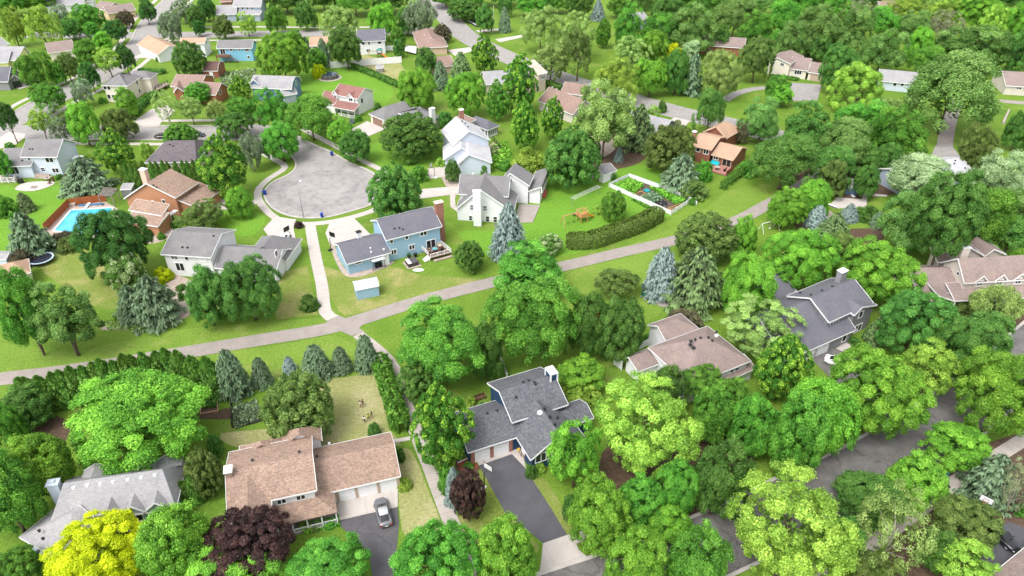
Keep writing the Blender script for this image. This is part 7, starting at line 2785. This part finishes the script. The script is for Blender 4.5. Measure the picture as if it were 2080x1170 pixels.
for a in (2.2, 3.6):
    mb = MB()
    for s_ in (-.22, .22):
        mb.beam(at(o, u, v, a + s_, 0, 2.5), at(o, u, v, a + s_, 0, .5), .03, .03)
    mb.box(at(o, u, v, a, 0, .48), (.5, .18, .05), u)
    mb.build('swing', BLACK, t)
mb = MB()
mb.hexa([at(o, u, v, -.45, -.95, 1.42), at(o, u, v, .45, -.95, 1.42), at(o, u, v, .45, -3.6, .1), at(o, u, v, -.45, -3.6, .1)][::-1],
        [at(o, u, v, -.45, -.95, 1.52), at(o, u, v, .45, -.95, 1.52), at(o, u, v, .45, -3.6, .2), at(o, u, v, -.45, -3.6, .2)][::-1])
mb.build('climbing_ramp', mk('pinkish ramp wood', (.48, .26, .18), .8, .15, 2.0), t)
mb = MB()
pts = [at(o, u, v, -1.0, 0, 1.5), at(o, u, v, -1.9, -.1, 1.0), at(o, u, v, -2.8, -.3, .4), at(o, u, v, -3.4, -.5, .25)]
for p, q in zip(pts, pts[1:]):
    mb.beam(p, q, .6, .08)
    for s_ in (-.3, .3):
        mb.beam(p + v * s_ + UP * .1, q + v * s_ + UP * .1, .05, .2)
mb.build('slide', mk('orange slide plastic', (.75, .22, .03), .4), t)
mb = MB()
for a in (-1, 1):
    mb.beam(at(o, u, v, a, -1, 2.75), at(o, u, v, a, 1, 2.75), .1, .1)
    mb.beam(at(o, u, v, -1, a, 2.75), at(o, u, v, 1, a, 2.75), .1, .1)
mb.beam(at(o, u, v, -1.4, 0, 3.1), at(o, u, v, 1.4, 0, 3.1), .1, .1)
mb.build('roof_frame', WOODL, t)

t = thing('swing_set', 'white metal swing frame near the trail at the right', 'swing set', G(1560, 470))
p, q = G(1545, 472), G(1577, 464)
mb = MB(); mb.beam(p + UP * 2.2, q + UP * 2.2, .1, .1)
w = Vector((-(q - p).y, (q - p).x, 0)).normalized()
for e in (p, q):
    for s_ in (-1, 1):
        mb.beam(e + UP * 2.2, e + w * s_, .09, .09)
mb.build('swing_frame', WHITE, t)
mb = MB()
c = p + (q - p) * .55
for s_ in (-.22, .22):
    mb.beam(c + (q - p).normalized() * s_ + UP * 2.2, c + (q - p).normalized() * s_ + UP * .5, .03, .03)
mb.box(c + UP * .48, (.5, .2, .05), q - p)
mb.build('swing', WHITE, t)


def trampoline(label, c, R, rim, mat_, hh=.9):
    t = thing('trampoline', label, 'trampoline', c)
    MB().lathe([(R * .98, hh - .03), (R * .98, hh)], c, 28).build('jumping_mat', mat_, t)
    mb = MB()
    ring = [c + Vector((R * math.cos(2 * PI * k / 28), R * math.sin(2 * PI * k / 28), hh)) for k in range(29)]
    for a, b in zip(ring, ring[1:]):
        mb.beam(a, b, .34, .07)
    mb.build('rim_pad', rim, t)
    for k in range(6):
        a = 2 * PI * k / 6 + .3
        e = c + Vector((R * math.cos(a), R * math.sin(a), 0))
        mb = MB(); mb.tube([e, e + UP * hh], .035, 6); mb.build('leg', STEEL, t)
    return t


tr = trampoline('round trampoline with pale blue rim at the silver spruce', G(86, 532), 2.25, mk('pale blue pad', (.42, .52, .62), .5), mk('dark mat', (.022, .024, .04), .6))
trampoline('dark trampoline before the barn-style shed', G(414, 154), 2.0, VENTW, BLACK)
# --- above-ground pool
t = thing('above_ground_pool', 'round dark above-ground pool on a gravel ring with grey surround', 'pool', G(670, 160))
c = G(670, 158)
MB().lathe([(2.9, 0), (2.9, 1.2), (2.7, 1.25)], c, 28).build('pool_wall', mk('brown pool wall', (.09, .075, .07), .6), t)
MB().lathe([(2.65, 1.20), (2.65, 1.262)], c, 28).build('water', mk('dark pool water', (.03, .05, .075), .08), t)
mb = MB()
for k in range(10):
    a = 2 * PI * k / 10
    mb.beam(c + Vector((2.9 * math.cos(a), 2.9 * math.sin(a), 1.25)), c + Vector((2.6 * math.cos(a), 2.6 * math.sin(a), 1.32)), .3, .06)
    e = c + Vector((2.95 * math.cos(a), 2.95 * math.sin(a), 0))
    mb.beam(e, e + UP * 1.3, .2, .1, up=(1, 0, 0))
mb.build('pool_rim', mk('grey pool rim', (.2, .2, .21)), t)
gg = [(c + Vector((4.1 * math.cos(2 * PI * k / 24), 4.1 * math.sin(2 * PI * k / 24), 0))) for k in range(24)]
sheet('gravel_ring', walko, gg, .03, world=True)
# --- playset by the white fence
t = thing('play_tower', 'small play tower with orange slide behind the long white fence', 'playset', G(772, 116))
c = G(772, 116)
mb = MB()
for a in (-.8, .8):
    for b in (-.8, .8):
        mb.box(c + Vector((a, b, 1.3)), (.14, .14, 2.6))
mb.box(c + UP * 1.3, (1.7, 1.7, .12))
mb.build('tower_frame', WOODT, t)
mb = MB(); mb.beam(c + Vector((.8, -.3, 1.4)), c + Vector((3.0, -2.0, .3)), .6, .1); mb.build('slide', mk('orange slide plastic', (.75, .22, .03), .4), t)
mb = MB()
mb.beam(c + Vector((-.8, 0, 2.2)), c + Vector((-4.2, 0, 2.2)), .14, .14)
for b in (-.8, .8):
    mb.beam(c + Vector((-4.2, 0, 2.2)), c + Vector((-4.2, b, 0)), .12, .12)
mb.build('swing_beam', WOODL, t)
MB().slab([c + Vector((-1, -1, 2.75)), c + Vector((1, -1, 2.75)), c + Vector((1, 1, 2.75)), c + Vector((-1, 1, 2.75))], .1).build('canopy', mk('teal canopy', (.04, .25, .22)), t)

# --- around the light blue house
t = thing('hot_tub', 'square dark hot tub with folded grey cover behind the light blue house', 'hot tub', G(838, 537))
d = H4B.u
c = G(837, 537)
MB().box(c + UP * .45, (2.2, 2.2, .9), d).build('tub_shell', mk('dark brown tub shell', (.05, .042, .04), .6), t, bevel=.06)
MB().box(c + UP * .95 + d * .45, (1.25, 2.25, .14), d).build('tub_cover', mk('grey vinyl cover', (.085, .08, .085), .5), t, bevel=.04)
MB().box(c + UP * .93 - d * .72, (.75, 2.0, .08), d).build('open_water', VENTW, t)
MB().box(c + UP * .06, (3.0, 3.0, .12), d).build('tub_base', paleb, t)
t = thing('tub_float', 'white oval float lying on the lawn below the hot tub', 'float', G(850, 549))
c = G(850, 549)
MB().lathe([(1.0, .02), (1.02, .10), (.9, .20), (.3, .24)], c, 24, 1.15, .55).build('float_shell', WHITE, t, smooth=True)
t = thing('grill_gazebo', 'white canopied grill shelter at the back of the light blue garage', 'gazebo', G(769, 545))
c = G(769, 543)
MB().slab([c + d * a + H4B.v * b + UP * 2.15 for a, b in ((-1.3, -.8), (1.3, -.8), (1.3, .8), (-1.3, .8))], .10).build('canopy', WHITE, t)
mb = MB()
for a, b in ((-1.2, -.7), (1.2, -.7), (1.2, .7), (-1.2, .7)):
    q = c + d * a + H4B.v * b
    mb.box(q + UP * 1.05, (.08, .08, 2.1), d)
mb.build('canopy_posts', BLACK, t)
MB().box(c + UP * .55, (1.4, .6, 1.1), d).build('grill', BLACK, t)
MB().box(c + UP * .04, (3.0, 1.8, .08), d).build('grill_mat', WOODG, t)
# deck furniture
dz = .78
for k, (a, b, rot) in enumerate(((-3.4, -1.6, .3), (-1.4, -2.4, 2.2), (-1.0, -.5, -1.0))):
    lab = ('cushioned chair by the table on the white railed deck', 'dark cushioned chair at the outer corner of the white railed deck', 'pale chair near the patio door of the white railed deck')[k]
    q = H4B.P(H4B.L + a, b, dz)
    t = thing('deck_chair', lab, 'chair', (q.x, q.y, dz), 'chairs on the rear deck')
    f = Vector((math.cos(rot), math.sin(rot), 0))
    cm = (WOODG, BLACK, mk('beige cushion', (.5, .42, .34)))[k]
    MB().box(q + UP * .40, (.7, .7, .14), f).build('seat', cm, t)
    MB().box(q + UP * .75 - f * .34, (.10, .7, .66), f).build('backrest', cm, t)
    mb = MB()
    for x in (-.3, .3):
        for y in (-.3, .3):
            mb.box(q + f * x + Vector((-f.y, f.x, 0)) * y + UP * .17, (.06, .06, .34), f)
    mb.build('chair_legs', BLACK, t)
q = H4B.P(H4B.L - 2.6, -1.6, dz)
t = thing('deck_table', 'small table with teal glass top on the white railed deck', 'table', (q.x, q.y, dz))
MB().lathe([(.6, .68), (.6, .73)], q, 18).build('table_top', mk('teal glass top', (.12, .32, .34), .2), t)
mb = MB()
for k in range(3):
    a = 2.1 * k
    mb.beam(q + UP * .68, q + Vector((.4 * math.cos(a), .4 * math.sin(a), 0)), .05, .05)
mb.build('table_legs', BLACK, t)
for i, (a, l) in enumerate(((-6.6, 'black grill against the light blue wall left of the deck stairs'), (-8.0, 'dark planter against the light blue wall above the hot tub'))):
    q = H4B.P(H4B.L + a, -.6, 0)
    t = thing('grill' if i == 0 else 'planter', l, 'grill' if i == 0 else 'planter', (q.x, q.y, 0))
    MB().lathe([(.22, 0), (.30, .45), (.42, .7), (.40, .9), (.15, 1.05)], q, 14).build('kettle' if i == 0 else 'pot', BLACK, t, smooth=True)
    if i == 0:
        MB().beam(q + UP * 1.0 + d * .3, q + UP * 1.0 - d * .3, .06, .08).build('handle', STEEL, t)
    else:
        MB().lathe([(.30, .95), (.40, 1.15), (.15, 1.4)], q, 10).build('plant', LM['maple'], t)
# --- bench, raised beds, garden wire fence
t = thing('garden_bench', 'brown wooden bench on the lawn above the slate garage roof', 'bench', G(975, 812))
c = G(975, 812)
f = (G(986, 808) - G(966, 815)).normalized()
g = Vector((-f.y, f.x, 0))
mb = MB()
for k in range(4):
    mb.box(c + g * (-.2 + .14 * k) + UP * .45, (1.9, .11, .05), f)
mb.build('seat', WOODT, t)
mb = MB()
for k in range(4):
    mb.box(c + g * .32 + UP * (.58 + .13 * k), (1.9, .04, .09), f)
mb.build('backrest', WOODT, t)
for s_ in (-.85, .85):
    mb = MB()
    mb.box(c + f * s_ + g * -.2 + UP * .33, (.09, .09, .66), f)
    mb.box(c + f * s_ + g * .32 + UP * .5, (.09, .09, 1.0), f)
    mb.box(c + f * s_ + g * .05 + UP * .66, (.09, .6, .05), f)
    mb.build('leg', WOODT, t)
t = thing('raised_bed', 'wooden raised bed with leafy plants beside the big arborvitae', 'garden bed', G(425, 830))
q = [(410, 820), (442, 816), (443, 836), (407, 842)]
L = [G(*p) for p in q]
mb = MB()
for a, b in zip(L, L[1:] + L[:1]):
    mb.beam(a + UP * .15, b + UP * .15, .1, .3)
mb.build('bed_frame', mk('pinkish bed boards', (.50, .30, .22), .8, .15, 2.0), t)
mb = MB(); mb.poly([p + UP * .12 for p in L]); mb.build('bed_soil', soil, t)
lp = leafpatch('bed_plants', '', [(413, 821), (440, 818), (440, 829), (412, 831)], 'emerald', .7, 350, .28)
del lp['kind']
lp.parent = t
lp.location = lp.location - t.location
t = thing('garden_fence', 'dark wire garden fence around the weedy plot left of the dome tree', 'fence', G(500, 850))
L = [G(*p) for p in ((470, 812), (472, 868), (508, 862), (532, 855))]
pb, mb = MB(), MB()
for p, q in zip(L, L[1:]):
    n = max(1, round((q - p).length / 1.6))
    for i in range(n + 1):
        e = p + (q - p) * (i / n)
        MB().box(e + UP * .55, (.09, .09, 1.1)).build('fence_post', BLACK, t)
    for z in (.25, .6, 1.0):
        mb.beam(p + UP * z, q + UP * z, .03, .03)
    mb.beam(p + UP * .06, q + UP * .06, .2, .14)
mb.build('fence_wire', VENTM, t)
# --- pergola and white box at the orange house
t = thing('pergola', 'weathered grey pergola at the far side of the pool', 'pergola', G(228, 408))
L = [G(*p) for p in ((207, 418), (234, 420), (245, 405), (218, 403))]
for p in L:
    MB().box(p + UP * 1.3, (.18, .18, 2.6)).build('pergola_post', WOODG, t)
mb = MB()
for k in range(10):
    a, b = L[0] + (L[1] - L[0]) * (k / 9), L[3] + (L[2] - L[3]) * (k / 9)
    mb.beam(a + UP * 2.68, b + UP * 2.68, .09, .16)
for k in range(7):
    a, b = L[0] + (L[3] - L[0]) * (k / 6), L[1] + (L[2] - L[1]) * (k / 6)
    mb.beam(a + UP * 2.84, b + UP * 2.84, .09, .12)
mb.build('pergola_slats', WOODG, t)
t = thing('white_canopy', 'narrow white door canopy on the side of the orange brown house', 'canopy', G(352, 440))
c = G(350, 432, 2.2)
MB().box(c, (1.1, 2.6, .12), uu_).build('canopy_roof', WHITE, t)
mb = MB()
for a, b in ((-.5, -1.2), (.5, -1.2), (.5, 1.2), (-.5, 1.2)):
    q = c + uu_ * a + Vector((-uu_.y, uu_.x, 0)) * b
    mb.box((q.x, q.y, 1.08), (.08, .08, 2.16))
mb.build('canopy_posts', WHITE, t)
t = thing('storage_box', 'small white box at the corner of the pool deck', 'box', G(146, 419))
MB().box(G(147, 419) + UP * .4, (1.8, .8, .8), PP[1] - PP[0]).build('box_body', paleb, t, bevel=.04)
t = thing('fire_bowl', 'dark fire bowl on the lawn above the small grey shed', 'fire bowl', G(247, 367))
MB().lathe([(.2, 0), (.7, .3), (.8, .45), (.6, .4)], G(247, 367), 14).build('bowl', mk('rusty bowl', (.12, .05, .03)), t)
# --- patio things, left
t = thing('grill', 'black gas grill on the patio of the white two-storey house', 'grill', G(43, 372))
c = G(43, 372)
MB().box(c + UP * .5, (1.3, .6, 1.0)).build('grill_body', BLACK, t, bevel=.05)
MB().lathe([(.5, 1.0), (.48, 1.2), (.2, 1.35)], c, 12, 1.2, .6).build('grill_lid', BLACK, t)
t = thing('patio_table', 'square pale patio table with dark centre on the white house patio', 'table', G(98, 366))
c = G(98, 366)
MB().box(c + UP * .7, (1.6, 1.6, .08)).build('table_top', paleb, t)
MB().box(c + UP * .75, (.5, .5, .04)).build('table_inset', BLACK, t)
mb = MB()
for a in (-.7, .7):
    for b in (-.7, .7):
        mb.box(c + Vector((a, b, .33)), (.08, .08, .66))
mb.build('table_legs', BLACK, t)
t = thing('fire_pit', 'low round fire pit in the middle of the round patio', 'fire pit', G(69, 381))
MB().lathe([(.7, .06), (.7, .25), (.5, .25), (.45, .1)], G(69, 381), 16).build('pit_ring', walko, t)
for i, (x, y, l) in enumerate(((108, 368, 'dark patio chair right of the square patio table'), (101, 374, 'dark patio chair below the square patio table'))):
    c = G(x, y)
    t = thing('patio_chair', l, 'chair', c, 'dark patio chairs')
    MB().box(c + UP * .4, (.6, .6, .08)).build('seat', WOODT, t)
    MB().box(c + UP * .75 + Vector((.28, 0, 0)), (.07, .6, .6)).build('backrest', WOODT, t)
    mb = MB()
    for a in (-.25, .25):
        for b in (-.25, .25):
            mb.box(c + Vector((a, b, .18)), (.06, .06, .36))
    mb.build('chair_legs', BLACK, t)
# --- deck of the orange roofed house
q = r13.P(1.6, -.6, .58)
t = thing('outdoor_sofa', 'teal cushioned bench under the window of the rear deck', 'sofa', (q.x, q.y, .58))
TEAL = mk('teal cushion', (.02, .42, .48), .7)
MB().box(q + UP * .45, (2.2, .8, .25), r13.u).build('seat', TEAL, t, bevel=.04)
MB().box(q + UP * .8 + r13.v * .35, (2.2, .2, .55), r13.u).build('backrest', TEAL, t, bevel=.04)
MB().box(q + UP * .16, (2.1, .7, .32), r13.u).build('sofa_frame', WOODG, t)
q = r13.P(3.2, -2.6, .58)
t = thing('deck_table', 'round pale table on the rear deck of the orange-roofed house', 'table', (q.x, q.y, .58))
MB().lathe([(.75, .68), (.75, .74)], q, 18).build('table_top', paleb, t)
MB().lathe([(.3, 0), (.06, .1), (.06, .68)], q, 10).build('table_foot', BLACK, t)
q = r13.P(5.2, -2.4, .58)
t = thing('deck_chair', 'black chair near the solid rail of the orange-roofed house deck', 'chair', (q.x, q.y, .58))
MB().box(q + UP * .42, (.65, .65, .12), r13.u).build('seat', BLACK, t)
MB().box(q + UP * .78 + r13.u * .3, (.08, .65, .6), r13.u).build('backrest', BLACK, t)
MB().box(q + UP * .18, (.5, .5, .36), r13.u).build('chair_base', BLACK, t)
# --- porch things of the navy house
for i, (x, y, l, m_) in enumerate(((1056, 919, 'yellow potted plant at the navy house entrance', mk('yellow flowers', (.55, .36, .03))), (1061, 925, 'upper beige porch chair at the navy house entrance', paleb), (1067, 932, 'lower beige porch chair at the navy house entrance', paleb))):
    c = G(x, y)
    if i == 0:
        t = thing('potted_plant', l, 'potted plant', c)
        MB().lathe([(.2, 0), (.3, .4)], c, 10).build('pot', BRICK, t)
        MB().lathe([(.25, .4), (.45, .6), (.2, .85)], c, 10).build('flowers', m_, t)
    else:
        t = thing('porch_chair', l, 'chair', c)
        MB().box(c + UP * .4, (.7, .7, .12), m2.v).build('seat', m_, t)
        MB().box(c + UP * .75 - m2.u * .32, (.7, .1, .65), m2.v).build('backrest', m_, t)
        MB().box(c + UP * .17, (.55, .55, .34), m2.v).build('chair_base', WOODG, t)
sheet('mulch_bed', mk('red mulch', (.25, .075, .05), .95, .3, 2.0, fine=.3), [(928, 940), (955, 926), (962, 926), (972, 950), (950, 958), (936, 955)], .025)
t = thing('gutter_spout', 'white downspout extension lying on the red mulch left of the slate garage', 'downspout', G(940, 935))
MB().beam(G(930, 941) + UP * .1, G(956, 929) + UP * .1, .12, .1).build('spout', WHITE, t)
# --- odds and ends
t = thing('fallen_log', 'pale log lying on the lawn right of the huge spreading oak', 'log', G(2042, 240))
mb = MB(); mb.tube([G(2037, 252) + UP * .3, G(2042, 240) + UP * .32, G(2049, 225) + UP * .3], [.4, .36, .28], 10); mb.build('log_bark', BARKP, t)
t = thing('white_bin', 'small pale box outside the near right corner of the garden fence', 'box', G(1412, 414))
MB().box(G(1412, 415) + UP * .4, (.7, .6, .8)).build('box_body', VENTW, t, bevel=.05)
t = thing('sports_bench', 'white bench at the left end of the pale sports court', 'bench', G(1692, 421))
MB().box(G(1691, 421) + UP * .45, (2.2, .5, .1), G(1700, 424) - G(1684, 418)).build('seat', WHITE, t)
MB().box(G(1691, 421) + UP * .2, (2.0, .3, .4), G(1700, 424) - G(1684, 418)).build('bench_base', WOODG, t)
t = thing('air_conditioner', 'grey air conditioner at the right wall of the garage with the round kettle', 'air conditioner', G(551, 527))
MB().box(G(551, 527) + UP * .4, (.8, .8, .8)).build('unit_body', VENTW, t, bevel=.04)
MB().lathe([(.3, .80), (.3, .84)], G(551, 527), 14).build('fan_grille', VENTM, t)
t = thing('kettle_grill', 'black kettle grill at the corner of the white garage wing', 'grill', G(563, 534))
MB().lathe([(.1, .3), (.38, .55), (.42, .75), (.38, .92), (.12, 1.05)], G(563, 534), 14).build('kettle', BLACK, t, smooth=True)
mb = MB()
for k in range(3):
    a = 2.1 * k
    mb.beam(G(563, 534) + UP * .45, G(563, 534) + Vector((.4 * math.cos(a), .4 * math.sin(a), 0)), .04, .04)
mb.build('grill_legs', STEEL, t)
t = thing('fire_ring', 'dark fire ring with stones on the paved corner behind the stepped gables', 'fire pit', G(1012, 313))
MB().lathe([(.9, 0), (.9, .4), (.6, .4), (.55, .15)], G(1012, 313), 14).build('stone_ring', VENTM, t)
t = thing('ring_edging', 'pale ring edging around a planting hole at the foot of the broad fir', 'edging', G(1347, 617))
MB().lathe([(1.2, 0), (1.2, .25), (1.0, .25), (1.0, .05)], G(1347, 617), 20).build('edging_ring', walko, t)
t = thing('green_bin', 'dark green dome-shaped cover on the lawn left of the ring edging', 'cover', G(1310, 599))
MB().lathe([(.8, 0), (.75, .4), (.4, .75), (.05, .85)], G(1310, 599), 14).build('dome', mk('dark green plastic', (.01, .10, .05)), t, smooth=True)
t = thing('toy_car', 'orange plastic toy slide among crowns left of the blue green rounded tree', 'toy', G(1212, 655))
mb = MB(); mb.beam(G(1208, 660) + UP * .3, G(1217, 648) + UP * 1.6, .6, .1); mb.build('slide_chute', mk('orange slide plastic', (.75, .22, .03), .4), t)
mb = MB(); mb.beam(G(1217, 648), G(1217, 648) + UP * 1.6, .5, .1, up=(1, 0, 0)); mb.build('slide_ladder', WOODL, t)
for i, (x, y, l) in enumerate(((727, 711, 'small round manhole on the grass left of the footpath spruce'), (794, 733, 'small manhole cover on the old footpath near the hedge'))):
    t = thing('manhole_cover', l, 'manhole', G(x, y))
    MB().lathe([(.42, .03), (.42, .09)], G(x, y), 16).build('cover_plate', WOODG, t)
for i, (x, y) in enumerate(((984, 47), (992, 52), (1000, 57))):
    pass
t = thing('rock_sign', 'row of white stones on dark mulch at the side road near the top', 'stones', G(975, 48))
sheet('mulch_bed', mk('black mulch', (.03, .028, .027), .95), [(945, 42), (960, 38), (982, 52), (970, 57)], .03)
mb = MB()
for k in range(7):
    p = G(951 + 3.6 * k, 42.5 + 1.9 * k)
    mb.lathe([(.35, 0), (.42, .2), (.15, .45)], p, 7)
mb.build('white_stones', WHITE, t)
t = thing('orange_sign', 'small orange sign on the lawn by the side road near the top', 'sign', G(932, 36))
MB().box(G(932, 36) + UP * .9, (.9, .06, .9)).build('sign_board', mk('orange sign paint', (.75, .26, .02)), t)
mb = MB(); mb.box(G(932, 36) + Vector((0, .05, .25)), (.08, .08, .5)); mb.build('sign_post', STEEL, t)
t = thing('orange_flag', 'orange feeder pole at the end of the slate blue house', 'flag', G(608, 155))
MB().box(G(608, 153) + UP * 1.6, (.9, .1, 1.2)).build('flag_cloth', mk('orange cloth', (.75, .34, .08)), t)
mb = MB(); mb.tube([G(608, 155), G(608, 155) + UP * 2.4], .04, 6); mb.build('flag_pole', STEEL, t)
